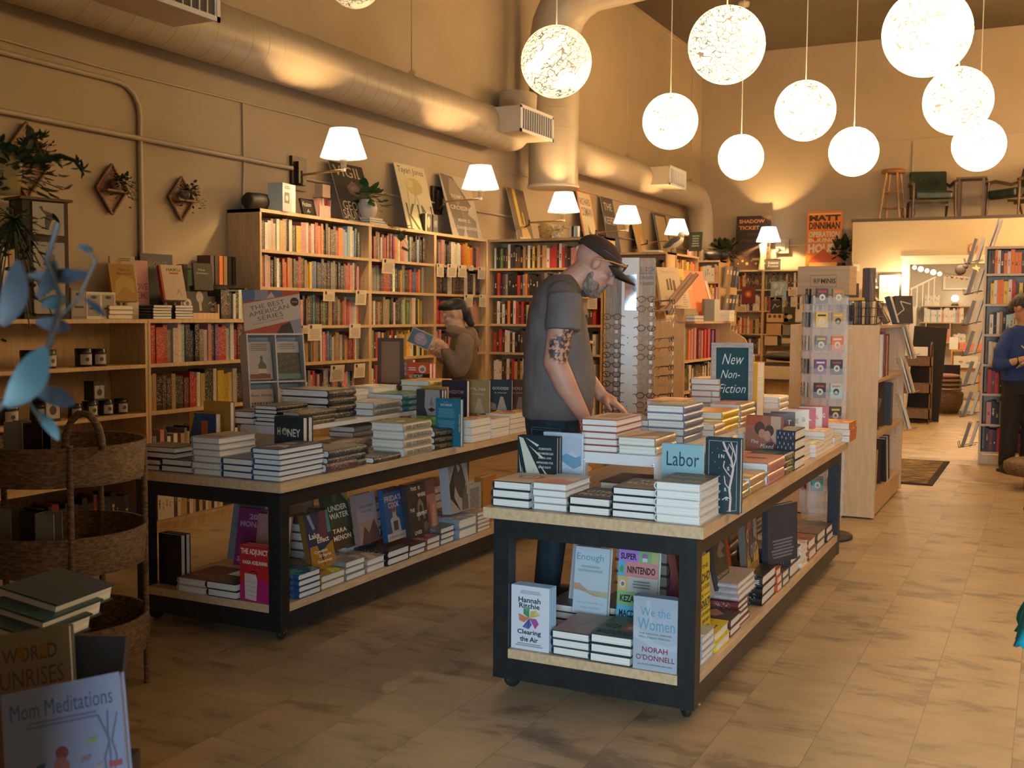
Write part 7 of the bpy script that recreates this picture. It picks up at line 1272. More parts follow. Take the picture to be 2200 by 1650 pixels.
MB().tube([(-.055+.008*0, -.13+.033*math.cos(a), 1.03+.033*math.sin(a)) for a in [2*PI*k/16 for k in range(17)]], .009, 6).build('watch', plain((.02, .02, .02), .4), bp)
Mb = Matrix.Translation(BP) @ Matrix.Rotation(AZ, 4, 'Z')
nb = tag(MB().box((-.10, -.08, 0), (.14, .08, .012)).build('writing_pad', plain((.5, .4, .3))), 'open pale writing pad held by the person in blue', 'notepad'); nb.matrix_basis = Mb @ Matrix.Translation((.02, -.22, 1.03)) @ Matrix.Rotation(-.45, 4, 'Y') @ Matrix.Rotation(-.35, 4, 'X')
pn = tag(MB().tube([(0, 0, 0), (-.10, .02, .10)], .005, 8).build('pencil', plain((.75, .5, .2))), 'pencil in the writing hand of the person in blue', 'pencil'); pn.matrix_basis = Mb @ Matrix.Translation((.06, -.2, 1.07))
# ================= END UNIT (gondola behind the right table) =================
def mesh_books(x, y, z, specs_, rz=PI/2, what='', nm='large_format_book'):
    """row of big books, each (offset, width seen, height, depth, colour, words, lean)"""
    for off, w, h, d, c_, lb, ln in specs_:
        d *= .9; q = Vector((x, y, z+.001)) + Matrix.Rotation(rz, 3, 'Z') @ Vector((off, 0, 0)); cc = CL[c_] if isinstance(c_, str) else c_
        o = link(nm, ME_UP, loc=q, rot=(0, 0, rz), scale=(w/.03, d/.15, h/.22), color=cc); o.rotation_euler = Euler((0, ln, rz)) if False else (0, 0, rz)
        if ln: o.matrix_basis = Matrix.Translation(q) @ Matrix.Rotation(rz, 4, 'Z') @ Matrix.Rotation(ln, 4, 'Y') @ Matrix.Diagonal((w/.03, d/.15, h/.22, 1))
        tag(o, lb, 'book')
M_pale = noisy('pale_maple', (.58, .385, .20), (.66, .45, .25), scale=(9, 9, 1.0), nscale=5, rough=.35)
def gondola(label, x0, x1, y0, y1, h, zs, lit='end_unit'):
    t = thing('gondola_shelf', label, 'bookcase', (x0, y0, 0)); w = x1-x0; l = y1-y0
    MB().box((0, 0, .012), (w, .02, h)).build('end_panel', M_pale, t); MB().box((0, l-.02, .012), (w, l, h)).build('end_panel', M_pale, t)
    MB().box((0, 0, h), (w, l, h+.02)).build('top_board', M_pale, t); MB().box((w/2-.01, .02, .1), (w/2+.01, l-.02, h)).build('centre_panel', M_pale, t)
    for z in zs: MB().box((.01, .02, z-.022), (w-.004, l-.02, z)).build('shelf', M_pale, t)
    MB().box((.02, .02, .012), (w-.015, l-.02, zs[0]-.022)).build('plinth', M_pale, t); MB().box((.02, .02, 0), (w-.03, l-.02, .012)).build('black_foot', M_rubber, t)
    m = MB()
    for i in range(24): m.box((w-.06, l-.0215, .4+i*.032), (w-.055, l-.0200, .406+i*.032))
    m.build('peg_holes', plain((.16, .10, .05)), t); return t
gondola('pale maple double-sided shelf unit beyond the right table, its blank end facing the camera', -1.69, -1.08, 7.88, 9.36, 1.34, [.17, .585, .98])
mesh_books(-1.10, 7.98, .98, [(.0, .03, .33, .27, (.40, .46, .30), 'pale green illustrated large book, top shelf of the end unit', 0), (.22, .05, .31, .25, 'w', 'cream-backed large book, top shelf of the end unit', 0), (.34, .035, .33, .25, 'm', 'maroon tall spine, top shelf of the end unit', 0), (.40, .03, .31, .25, 'k', 'black tall spine, top shelf of the end unit', 0), (.46, .04, .30, .25, 'o', 'orange tall spine, top shelf of the end unit', 0), (.55, .03, .31, .25, 'd', 'dark brown tall spine, top shelf of the end unit', 0)])
def sideface(y, z, w, h, c_, lb, el, yaw=.9, x=-1.10): return face(x, y, z, w, h, .02, c_, lb, el, rz=yaw, tilt=.03, name='large_format_book')
sideface(7.93, .985, .22, .31, (.42, .46, .34), 'white and pale green cover with line drawing facing out of the end unit', [('r', 0, 0, 1, 1, (.56, .58, .46)), ('r', .8, 0, 1, 1, (.34, .44, .24)), ('w', [(.2, .6), (.4, .8), (.6, .7), (.5, .4), (.6, .2)], .012, (.2, .2, .16)), ('w', [(.4, .8), (.7, .85), (.75, .6)], .01, (.2, .2, .16)), ('r', .5, .05, .7, .1, (.1, .1, .1))], 1.0, -1.27)
sideface(7.92, .59, .26, .40, (.10, .34, .26), 'mint green tall book tilted at the near end, middle shelf of the end unit', [('r', 0, 0, 1, 1, (.12, .38, .28))], 1.25, -1.20)
sideface(8.10, .59, .26, .34, 'k', 'large black book with a barcode, middle shelf of the end unit', [('r', 0, 0, 1, 1, (.025, .02, .018)), ('r', .55, .04, .8, .1, (.6, .5, .35)), ('p', [(.3, .5), (.6, .8), (.8, .6), (.6, .4)], (.07, .05, .04))], 1.0, -1.27)
sideface(8.42, .59, .26, .34, 'k', 'black photo book behind the barcode book, middle shelf of the end unit', [('r', 0, 0, 1, 1, (.04, .035, .03)), ('p', [(.2, .3), (.5, .7), (.9, .6), (.7, .2)], (.16, .14, .12)), ('r', .2, .05, .5, .12, (.6, .5, .3))], 1.0, -1.27)
mesh_books(-1.10, 8.75, .585, [(.0, .04, .33, .25, 'k', 'first black spine at the far side, middle shelf of the end unit', 0), (.06, .05, .32, .25, 'd', 'brown-black spine at the far side, middle shelf of the end unit', 0)])
mesh_books(-1.10, 8.0, .17, [(.0, .04, .30, .24, 'k', 'black book leaning at the near end, bottom shelf of the end unit', .1), (.06, .03, .30, .24, 'g', 'tan book leaning among black ones, bottom shelf of the end unit', .14), (.60, .05, .34, .25, 'k', 'first black leaning book at the far side, bottom shelf of the end unit', -.25), (.68, .03, .34, .25, 'w', 'cream leaning book between black ones, bottom shelf of the end unit', -.25), (.75, .06, .34, .25, 'k', 'last black leaning book, bottom shelf of the end unit', -.25)])
sideface(8.22, .175, .28, .33, 'k', 'black cover with an orange figure leaning, bottom shelf of the end unit', [('r', 0, 0, 1, 1, (.03, .022, .018)), ('p', [(.3, .4), (.5, .75), (.7, .5)], (.25, .12, .05)), ('r', .3, .2, .6, .26, (.3, .2, .1))], 1.0, -1.27)
# things on its top
ZG = 1.36
wb = thing('wire_basket', 'rusty wire basket of thin books on the end unit behind the sign', 'basket', (-1.40, 8.05, ZG)); m = MB(); W_, L_, H_ = .27, .34, .17
for i in range(9):
    x_ = W_*i/8; m.tube([(x_, 0, H_), (x_*.92+.01, .01, 0), (x_*.92+.01, L_-.01, 0), (x_, L_, H_)], .0025, 5)
for i in range(7): y_ = L_*i/6; m.tube([(0, y_, H_), (.01, y_, 0), (W_-.01, y_, 0), (W_, y_, H_)], .0025, 5)
for z_ in (0, .06, .12, H_): m.tube([(0, 0, z_), (W_, 0, z_), (W_, L_, z_), (0, L_, z_), (0, 0, z_)], .003, 5)
m.tube([(0, 0, H_)]+[(-.03+.0*a, L_/2-.16*math.cos(a), H_+.09*math.sin(a)) for a in [PI*i/10 for i in range(11)]], .004, 6); m.build('wire_frame', noisy('rusty_wire', (.05, .03, .015), (.14, .09, .05), nscale=60, metal=.6), wb)
for i in range(9): face(-1.385+.026*i, 8.08, ZG+.005, .018, .15+.01*(i % 3), .2, ('d', 'u', 'd', 'k', 'u', 'd', 'g', 'd', 'u')[i], ORD[i]+' thin book from the left inside the wire basket', None, name='thin_book')
face(-1.40, 8.42, ZG, .13, .20, .02, 'y', 'yellow card standing behind the wire basket', [('r', 0, 0, 1, 1, (.66, .42, .05))], name='greeting_card', cat='card', pages=False)
face(-1.27, 8.45, ZG, .075, .42, .10, (.03, .018, .02), 'tall dark narrow book standing upright on the end unit', [('r', 0, 0, .45, 1, (.02, .015, .025)), ('r', .45, 0, 1, 1, (.14, .08, .05)), ('w', [(.6, .1), (.8, .5), (.6, .9)], .08, (.25, .16, .1))], rz=.35)
for i, (x_, c_, ln) in enumerate(((-1.26, 'k', -.35), (-1.24, 'w', -.5), (-1.19, 'd', -.5), (-1.13, 'k', -.3))): face(x_, 8.75+.06*i, ZG+.0, .04, .22, .16, c_, ('black book leaning left', 'cream book leaning left', 'brown book leaning left', 'black book at the edge')[i]+' behind the tall narrow book, end unit top', None, rz=0).rotation_euler.y = ln
face(-1.50, 8.9, ZG, .12, .32, .02, (.05, .035, .03), 'dark large book at the back left of the end unit top', None, rz=.3, tilt=.1)
face(-1.12, 9.05, ZG, .14, .22, .05, (.05, .05, .05), 'black cover with white marks at the right end of the end unit top', [('r', 0, 0, 1, 1, (.04, .035, .03)), ('w', [(.1, .3), (.5, .5), (.3, .8), (.9, .7)], .06, (.5, .4, .3))], rz=.5, tilt=.15)
# ================= RP MINIS SPINNER =================
SX, SY = -1.305, 7.12; rp = thing('card_spinner', 'clear acrylic spinner of tiny box sets with a wood header reading RP MINIS', 'display stand', (SX, SY, 0), -.12)
M_acr = plain((.9, .93, .95), .05, alpha=.16, name='clear_acrylic')
MB().box((-.165, -.075, 1.555), (.165, .075, 1.735)).build('header_box', M_kraft, rp)
link('header_print', printed([('t', 'RP', .38, .48, .12, .17, (.09, .05, .035), 0), ('t', 'MINIS', .60, .48, .28, .17, (.07, .04, .03), .02), ('w', [(.25, .28), (.75, .28), (.75, .68), (.25, .68), (.25, .28)], .005, (.16, .09, .06))], .33, .18), rp, loc=(-.165, -.076, 1.555))
tr = link('acrylic_tower', None, rp, rot=(0, 0, -.42)); bpy.data.objects.remove(tr)
S_ = .105; m = MB(); TA = Matrix.Rotation(.50, 4, 'Z')
for k in range(4):
    K = TA @ Matrix.Rotation(k*PI/2, 4, 'Z'); m.obox(K, (-S_, -S_, .10), (S_, -S_+.004, 1.55))
    for i in range(10): z_ = .16+i*.148; m.obox(K, (-S_, -S_-.035, z_), (S_, -S_, z_+.004)); m.obox(K, (-S_, -S_-.037, z_), (S_, -S_-.033, z_+.045))
    m.obox(K, (-.003, -S_-.035, .16), (.003, -S_, 1.55))
m.build('acrylic_pockets', M_acr, rp); MB().lathe([(0, 0), (.20, 0), (.20, .02), (.02, .03), (.02, .1), (0, .1)], 28).build('base', plain((.04, .04, .04)), rp)
RPM = Matrix.Translation((SX, SY, 0)) @ Matrix.Rotation(-.12, 4, 'Z') @ TA
cols = [('d', 'u'), ('y', 'g'), ('c', 'o'), ('v', 'n'), ('k', 's'), ('y', 'd'), ('y', 'u'), ('t', 'p'), ('t', 'c')]
lcols = [('c', 'k'), ('l', 'c'), ('w', 'w'), ('c', 'c'), ('w', 'w'), ('w', 'l'), ('n', 'w'), ('c', 'n'), ('l', 'r')]
for face_k, cc in ((0, cols), (3, lcols)):
    K = RPM @ Matrix.Rotation(face_k*PI/2, 4, 'Z')
    for i in range(9):
        for j in range(2):
            c_ = cc[i][j]; z_ = .16+(9-i)*.148-.0+.006; el = [('r', 0, 0, 1, 1, CL[c_]), ('c', .5, .42, .26, CL['w'] if c_ not in 'wsg' else CL['k'], .22), ('r', .15, .74, .85, .86, CL[('r', 'o', 'y', 'w')[(i+j) % 4]] if c_ != 'y' else CL['n']), ('c', .5, .40, .12, CL[c_], .1)]
            o = face(0, 0, 0, .072, .094, .022, c_, ('left' if j == 0 else 'right')+' mini box, '+ORD[i]+' row from the top, '+('front' if face_k == 0 else 'left')+' face of the clear spinner', el, name='mini_box_set', cat='box', pages=False)
            o.matrix_basis = K @ Matrix.Translation((-.088+j*.1, -S_-.028, z_)) @ Matrix.Diagonal((.072/.16, .022/.03, .094/.24, 1)); o['group'] = 'mini box sets on the clear spinner'
# ================= EYEGLASSES SPINNER =================
GX, GY = -2.53, 6.86; gs = thing('eyeglass_spinner', 'tall white spinner of reading glasses headed BLUE GEM beside the capped man', 'display stand', (GX, GY, 0), 0)
GA = .32
gm_ = Matrix.Rotation(GA, 4, 'Z')
MB().obox(gm_, (-.055, -.16, .06), (.055, .16, 1.79)).obox(gm_, (-.16, -.055, .06), (.16, .055, 1.79)).build('white_columns', plain((.70, .66, .62), .35, name='white_laminate'), gs)
m = MB(); m2 = MB()
PEG = noisy('grey_oak_board', (.34, .24, .16), (.46, .34, .24), scale=(20, 20, 2), nscale=4)
for sx in (-1, 1): m.obox(gm_, (.055 if sx > 0 else -.16, -.115, .06), (.16 if sx > 0 else -.055, .115, 1.79))
K2 = gm_ @ Matrix.Rotation(PI/4, 4, 'Z'); m.build('pegboard', PEG, gs)
link('header_print', printed([('t', 'BLUE GEM', .5, .72, .9, .32, (.10, .07, .05), .0), ('t', 'SUNGLASSES', .5, .42, .86, .14, (.16, .11, .08)), ('t', '+ READERS', .5, .16, .86, .14, (.16, .11, .08))], .10, .15), gs).matrix_basis = gm_ @ Matrix.Translation((.058, -.116, 1.60))
MB().obox(gm_, (-.035, -.1615, 1.45), (.04, -.1600, 1.68)).build('mirror', plain((.75, .8, .85), .04, 1.0), gs)
link('screw_marks', printed([('c', .4, .8, .03, (.2, .18, .16), .006), ('c', .4, .76, .03, (.2, .18, .16), .006), ('c', .4, .30, .03, (.2, .18, .16), .006), ('c', .4, .27, .03, (.2, .18, .16), .006)], .11, .9), gs).matrix_basis = gm_ @ Matrix.Translation((-.055, -.1605, .55))
MB().lathe([(0, 0), (.24, 0), (.24, .02), (.05, .05), (0, .06)], 28).build('base', M_white, gs)
def spec_mesh(mi):
    q = MB()
    for k in (-1, 1):
        q.tube([(.034*k+.026*math.cos(a), 0, .019*math.sin(a)) for a in [2*PI*i/12 for i in range(13)]], .0024, 5, smooth=True); q.tube([(.060*k, 0, .006), (.066*k, .02, .006), (.062*k, .09, -.0), (.060*k, .105, -.02)], .0024, 5)
    q.tube([(-.009, 0, .004), (0, -.003, .007), (.009, 0, .004)], .0022, 5); q.box((.02, -.004, -.045), (.04, -.003, -.022), 1)
    return q.mesh('eyeglasses', [mi, plain((.75, .72, .66), .6)])
GM = [spec_mesh(plain(c, .25)) for c in ((.03, .02, .018), (.16, .08, .04), (.45, .38, .28), (.05, .05, .06), (.28, .10, .08))]
def put_specs(x, y, z, yaw, label, i):
    o = link('eyeglasses', GM[i % 5], gs and None); o.matrix_basis = Matrix.Translation((GX, GY, 0)) @ gm_ @ Matrix.Translation((x, y, z)) @ Matrix.Rotation(yaw, 4, 'Z'); tag(o, label, 'glasses', 'reading glasses on the spinner')
for i in range(15):
    z_ = 1.52-i*.062; put_specs(.11, -.232, z_, .25, ORD[i]+' pair of glasses from the top, front column of the spinner', R.randrange(5))
    if i != 3: put_specs(.272, -.05, z_-.01, 1.3, ORD[i]+' pair of glasses from the top, right edge column of the spinner', R.randrange(5))
    if i > 1: put_specs(-.11, -.232, z_+.01, -.2, ORD[i]+' pair of glasses from the top, column left of the white panel', R.randrange(5))
# ================= SECOND GONDOLA WITH LEANING BOOKS =================
gondola('pale maple shelf unit with leaning books behind the eyeglass spinner', -3.62, -3.03, 9.64, 11.25, 1.34, [.14, .43, .71, 1.0])
MB_ = MB().prism([(0, 0), (.30, 0), (.30, .5), (.26, .8), (.16, .98), (0, 1.08)], 0, .02, M=Matrix.Translation((-3.04, 11.26, .2)) @ Matrix.Rotation(PI/2, 4, 'X')); tag(MB_.build('rounded_end_board', M_pale), 'pale rounded board at the far end of the shelf of leaning books', 'board')
mesh_books(-3.05, 9.70, 1.0, [(.0, .06, .30, .25, (.10, .36, .30), 'turquoise large book at the near end, top row under the leaning books', 0), (.14, .05, .28, .25, 'o', 'orange-brown spine right of the turquoise book', 0), (.22, .05, .29, .25, 'p', 'peach spine in the row under the leaning books', 0), (.32, .06, .3, .25, 'p', 'second peach spine in the row under the leaning books', 0), (.46, .05, .28, .25, 'm', 'maroon spine in the row under the leaning books', 0), (.56, .04, .27, .25, 'p', 'rose spine in the row under the leaning books', 0), (.66, .05, .28, .25, 'r', 'dark red spine in the row under the leaning books', 0), (.78, .06, .29, .25, 'r', 'wide red spine in the row under the leaning books', 0), (.92, .05, .27, .25, 'v', 'purple spine in the row under the leaning books', 0), (1.05, .05, .28, .25, 'm', 'plum spine at the far end of the row under the leaning books', 0)])
row((-3.05, 9.66, 0), PI/2, .03, 1.5, .71, 'kwkwkkdkwkkddw', .25, seed=71); row((-3.05, 9.66, 0), PI/2, .03, 1.5, .43, 'kddkkwkkddd', .25, seed=72)
def lean(y, x, z, w, h, t, c, lb, el, tilt=.5, rz=PI/2-.5): return face(x, y, z, w, h, t, c, lb, el, rz=rz, tilt=tilt)
lean(9.50, -3.20, 1.50, .27, .36, .03, (.60, .46, .28), 'cream cover with three standing figures on a wooden stand', [('r', 0, 0, 1, 1, (.62, .48, .29)), ('p', [(.35, .40), (.36, .68), (.44, .70), (.46, .40)], (.12, .07, .04)), ('p', [(.5, .40), (.5, .70), (.58, .72), (.6, .40)], (.10, .06, .03)), ('p', [(.64, .38), (.64, .66), (.74, .68), (.76, .38)], (.12, .07, .04)), ('t', 'THE BROTHERS', .5, .88, .7, .06, (.5, .32, .18)), ('l', .5, .25, .1, .7, 4, (.45, .3, .15))], .25)
lean(9.72, -3.12, 1.38, .20, .27, .02, (.60, .5, .32), 'second cream cover right of the three figures cover', [('r', 0, 0, 1, 1, (.62, .5, .33)), ('l', .5, .9, .3, .7, 7, (.4, .3, .2))], .3)
tag(MB().prism([(0, 0), (.24, 0), (.2, .06), (.2, .12), (.04, .12), (.04, .06)], 0, .12, M=Matrix.Translation((-3.16, 9.66, 1.36)) @ Matrix.Rotation(1.1, 4, 'Z') @ Matrix.Rotation(PI/2, 4, 'X')).build('book_easel', M_pine), 'wooden stand holding the three figures cover', 'easel')
lean(9.98, -3.30, 1.42, .10, .42, .03, 'n', 'navy tall book leaning left of the yellow one', [('r', 0, 0, 1, 1, (.02, .025, .06)), ('t', 'ATLAS OF MAPS', .5, .5, .8, .3, (.3, .3, .3), 0, 0, PI/2)], .3)
lean(10.1, -3.26, 1.48, .20, .40, .03, 'y', 'yellow patterned cover leaning among orange ones', [('r', 0, 0, 1, 1, (.66, .42, .05)), ('r', .2, .2, .8, .8, (.5, .28, .04)), ('r', .3, .3, .7, .7, (.66, .42, .05))], .32)
lean(10.34, -3.20, 1.45, .10, .42, .04, 'o', 'narrow orange spine reading EARTHQUAKES', [('r', 0, 0, 1, 1, (.72, .20, .03)), ('t', 'EARTHQUAKES', .5, .6, .7, .35, (.8, .5, .2), 0, 0, PI/2)], .32)
lean(10.44, -3.18, 1.45, .22, .42, .03, 'o', 'wide orange-red cover leaning beside the narrow orange spine', [('r', 0, 0, 1, 1, (.72, .16, .03))], .32)
for i in range(3): lean(10.78+.05*i, -3.12+.0*i, 1.40, .035, .34, .15, ('r', 'w', 'o')[i], ('red', 'cream', 'orange')[i]+' spine in the small leaning group, far end of the shelf top', None, .38)
for i, (c_, lb) in enumerate((('r', 'crimson book lying at the near corner of the shelf top'), ('t', 'dark teal book lying on the crimson one'))): flat(-3.10, 9.66, 1.36+.03*i, .16, .30, .03, c_, lb)
stack(-3.16, 11.0, 1.36, 4, .18, .2, .028, 'w', 'small cream book in the low pile, far end of the shelf top')
for i, c_ in enumerate(('c', 'w')): face(-3.10+.02*i, 10.5+.12*i, 1.36, .12, .22, .04, c_, ('grey', 'pale')[i]+' upright booklet before the wide orange cover', None, rz=.9)
tag(MB().obox(Matrix.Translation((-3.42, 9.72, 1.62)) @ Matrix.Rotation(.35, 4, 'Y') @ Matrix.Rotation(.5, 4, 'Z'), (0, 0, 0), (.28, .02, .22)).obox(Matrix.Translation((-3.42, 9.72, 1.62)) @ Matrix.Rotation(.35, 4, 'Y') @ Matrix.Rotation(.5, 4, 'Z'), (.0, -.14, .0), (.02, .02, .22)).build('open_box', plain((.60, .38, .18))), 'tilted open cream and orange box behind the eyeglass spinner', 'box')
for i in range(2): tag(MB().tube([(-3.22+.05*i, 9.55, 1.46), (-2.98+.05*i, 9.68, 1.80)], .022, 4).build('leaning_bar', plain((.52, .30, .16))), ('left', 'right')[i]+' slanted orange-brown bar over the spinner top', 'book', 'slanted bars')
# slatwall on the side of the camera-facing bookcase
sw = thing('slatwall_panel', 'tan slatwall panel with hanging notebooks left of the eyeglass spinner', 'slatwall', (-3.80, 9.62, 0)); m = MB().box((0, 0, 0), (.015, .95, 1.95)); m.build('panel', M_wood, sw)
MB().box((-.0, -.04, 0), (.02, 0, 2.0)).build('corner_trim', plain((.62, .42, .12), .4), sw); g = MB()
for i in range(14): g.box((.0152, 0, .2+i*.125), (.0162, .95, .208+i*.125))
g.build('grooves', plain((.08, .05, .02)), sw)
for i, (y_, z_, w, h, c_, lb) in enumerate(((9.85, 1.53, .12, .24, 'e', 'green notebook pair, left one on the slatwall'), (10.0, 1.53, .12, .24, (.3, .5, .3), 'green notebook pair, right one on the slatwall'), (9.75, 1.05, .14, .34, 'w', 'white and brown card left on the slatwall'), (9.92, 1.05, .14, .36, (.6, .46, .3), 'white and brown card right on the slatwall'), (9.95, .55, .2, .42, 'd', 'dark calendar on the slatwall'), (9.70, .18, .1, .26, 'p', 'pink and orange card left on the slatwall'), (9.82, .18, .1, .26, 'o', 'pink and orange card right on the slatwall'))):
    face(-3.73, y_, z_, w, h, .01, c_, lb, [('r', 0, 0, 1, 1, CL[c_] if isinstance(c_, str) else c_), ('r', .1, .1, .9, .35, (.5, .2, .06))], rz=PI/2-.2, tilt=.12, name='notebook', cat='notebook', pages=False)
# face-out books of the back bookcases
for px, py, w, h, c_, lb, el in ((1655, 646, .24, .30, 'l', 'blue and white illustrated cover, back bookcase', [('r', 0, 0, 1, 1, (.30, .40, .46)), ('c', .3, .8, .16, (.5, .55, .55)), ('c', .75, .8, .14, (.45, .5, .5)), ('w', [(.3, .1), (.4, .6), (.6, .3), (.7, .7)], .08, (.6, .6, .55)), ('w', [(.2, .2), (.8, .25)], .05, (.05, .06, .08))]), (1654, 674, .18, .26, 'k', 'black cover with a white curl, back bookcase', [('r', 0, 0, 1, 1, (.02, .02, .018)), ('w', [(.2, .3), (.4, .6), (.6, .4), (.8, .5)], .06, (.55, .48, .36)), ('t', 'CARDINAL', .5, .85, .7, .08, (.5, .4, .2))]),
        (1683, 692, .18, .24, 'e', 'dark green cover with a leaf, back bookcase', [('r', 0, 0, 1, 1, (.04, .045, .02)), ('c', .5, .35, .25, (.5, .4, .25), .15)]), (1646, 692, .34, .14, 'g', 'tan box with four round pictures, back bookcase', [('r', 0, 0, 1, 1, (.60, .40, .18))]+[('c', .15+.23*i, .65, .08, (.12, .06, .03)) for i in range(4)]), (1592, 652, .22, .27, 'm', 'maroon cover with a red glow, left back bookcase', [('r', 0, 0, 1, 1, (.14, .02, .02)), ('c', .5, .55, .28, (.4, .05, .02)), ('c', .5, .55, .14, (.6, .3, .05))]), (1704, 692, .14, .20, 'w', 'pale cover at the right back bookcase', None)):
    p = at(px, py, y=17.36); face(p.x, 17.38, p.z, w, h, .03, c_, lb, el)
for i, (px, py, w, h, c_) in enumerate(((1648, 722, .26, .20, 'g'), (1680, 720, .24, .16, 'c'), (1644, 742, .27, .16, (.55, .42, .28)), (1672, 744, .28, .16, (.15, .20, .10)), (1648, 790, .34, .26, (.52, .34, .16)))):
    p = at(px, py, y=17.36); face(p.x-.02, 17.38, p.z, w, h, .2, c_, ('patterned tan gift box on the right back bookcase', 'grey gift box on the right back bookcase', 'cream brushed card box on the right back bookcase', 'green striped card box on the right back bookcase', 'brown carton with handwriting below the card boxes')[i], [('r', 0, 0, 1, 1, CL[c_] if isinstance(c_, str) else c_)]+([('p', [(.1*k, 0), (.1*k+.05, 0), (.1*k+.15, 1), (.1*k+.1, 1)], (.05, .08, .04)) for k in range(9)]+[('r', .25, .3, .75, .8, (.55, .45, .3))] if i == 3 else []) + ([('t', 'ABUNDANT', .5, .5, .7, .12, (.08, .05, .03), .0), ('t', 'Savings', .5, .3, .5, .14, (.08, .05, .03), 0, .3)] if i == 4 else []), name='gift_box', cat='box', pages=False)
p = at(1686, 790, y=14.5); face(p.x, 14.5, p.z, .20, .20, .01, (.55, .25, .32), 'pink card standing behind the right table', None, name='pink_card', cat='card', pages=False)
# cards on wire racks beside the corner bookcase
for i, (z_, lb) in enumerate(((1.80, 'upper'), (1.42, 'middle'), (1.0, 'lower'))):
    for j in range(4): face(-3.94, 14.25+.165*j, z_, .14, .28, .02, ('c', 'g', 'd', 'n')[j], ORD[j]+' magazine of the '+lb+' wire pocket beside the corner bookcase', [('r', 0, 0, 1, 1, CL[('u', 'c', 'd', 'b')[(i+j) % 4]]), ('r', .2, .6, .8, .8, CL['w'])], rz=PI/2, tilt=-.12, name='magazine', cat='magazine', pages=False)
# office corner behind the right table
dk = thing('office_desk', 'cluttered dark desk behind the right table', 'desk', (-3.1, 11.9, 0)); MB().box((0, 0, .70), (1.1, .6, .73)).build('desk_top', plain((.05, .035, .025)), dk); MB().box((0, .0, 0), (.03, .6, .7)).box((1.07, 0, 0), (1.1, .6, .7)).build('side_panel', plain((.05, .035, .025)), dk)
pr = thing('printer', 'cream and black desktop printer behind the chalkboard', 'printer', (-2.95, 11.95, .73)); MB().box((0, 0, 0), (.55, .4, .14)).build('printer_body', plain((.52, .42, .26)), pr); MB().box((.03, .02, .14), (.52, .38, .17)).build('paper_tray', plain((.03, .025, .02)), pr); MB().sphere((.3, .2, .24), (.26, .16, .05), 16).build('black_cover', plain((.015, .012, .010), .6), pr)
oc = thing('office_chair', 'black rounded office chair back behind the clear spinner', 'chair', (-1.95, 10.6, 0)); MB().sphere((0, 0, .92), (.24, .06, .24), 20).build('backrest', plain((.02, .016, .014), .5), oc); MB().sphere((0, .25, .5), (.25, .25, .05), 16).build('seat', plain((.02, .016, .014), .5), oc); MB().lathe([(0, .05), (.03, .05), (.03, .5), (0, .5)], 12, (0, .25, 0)).build('stem', M_chrome, oc)
# ================= LOFT =================
ZF = ZLO+.04
st = thing('bar_stool', 'tall round wooden stool on the loft', 'stool', (-2.19, 16.95, ZF)); MB().lathe([(0, .70), (.16, .70), (.17, .72), (.17, .745), (.15, .755), (0, .755)], 28).build('seat', noisy('red_brown_wood', (.22, .09, .03), (.34, .15, .06), nscale=8), st)
LG = noisy('honey_wood', (.34, .18, .07), (.46, .26, .11), nscale=8)
for a in range(4):
    x_, y_ = math.cos(a*PI/2+.6), math.sin(a*PI/2+.6); MB().tube([(x_*.21, y_*.21, 0), (x_*.11, y_*.11, .70)], [.014, .017], 10).build('leg', LG, st)
m = MB()
for z_, r_ in ((.2, .18), (.42, .148)):
    for a in range(4): q0, q1 = a*PI/2+.6, (a+1)*PI/2+.6; m.tube([(r_*math.cos(q0), r_*math.sin(q0), z_), (r_*math.cos(q1), r_*math.sin(q1), z_+.0)], .010, 8)
m.build('stretcher', LG, st)
def armchair(x, y, rz, label):
    t = thing('armchair', label, 'chair', (x, y, ZF), rz); G_ = noisy('dark_green_leather', (.012, .025, .014), (.025, .045, .026), nscale=9, rough=.35); D_ = noisy('dark_teak', (.05, .025, .012), (.09, .045, .02), nscale=9, rough=.4)
    b_ = MB().obox(Matrix.Rotation(.12, 4, 'X') @ Matrix.Translation((0, 0, 0)), (-.25, -.27, .30), (.25, .25, .42)); o = b_.build('seat_cushion', G_, t); bv = o.modifiers.new('round', 'BEVEL'); bv.width = .03; bv.segments = 3
    o = MB().obox(Matrix.Translation((0, .22, .34)) @ Matrix.Rotation(-.25, 4, 'X'), (-.26, 0, 0), (.26, .10, .42)).build('back_cushion', G_, t); bv = o.modifiers.new('round', 'BEVEL'); bv.width = .03; bv.segments = 3
    for k in (-1, 1):
        MB().tube([(.29*k, -.28, 0), (.28*k, -.26, .50)], [.014, .022], 10).build('front_leg', D_, t); MB().tube([(.27*k, .40, 0), (.27*k, .28, .28), (.27*k, .10, .27)], [.014, .022, .02], 10).build('rear_leg', D_, t)
        MB().tube([(.29*k, -.30, .49), (.30*k, -.12, .53), (.28*k, .15, .50), (.26*k, .33, .56)], [.022, .028, .024, .018], 10).build('armrest', D_, t)
    MB().box((-.27, -.24, .26), (.27, -.20, .31)).box((-.27, .2, .22), (.27, .24, .28)).build('seat_rail', D_, t); bt = MB()
    for k in (-.12, 0, .12): bt.sphere((k, .225+.0, .60), .012, 8)
    bt.build('button', G_, t); return t
armchair(-1.66, 16.92, .25, 'dark green armchair with wooden arms beside the stool on the loft'); armchair(-.52, 16.95, -.75, 'dark green armchair cut by the right edge on the loft')
tb = thing('side_table', 'small dark wooden side table between the two armchairs on the loft', 'table', (-1.12, 16.98, ZF)); MB().box((-.20, -.17, .56), (.20, .17, .585)).build('table_top', plain((.09, .05, .03), .4), tb)
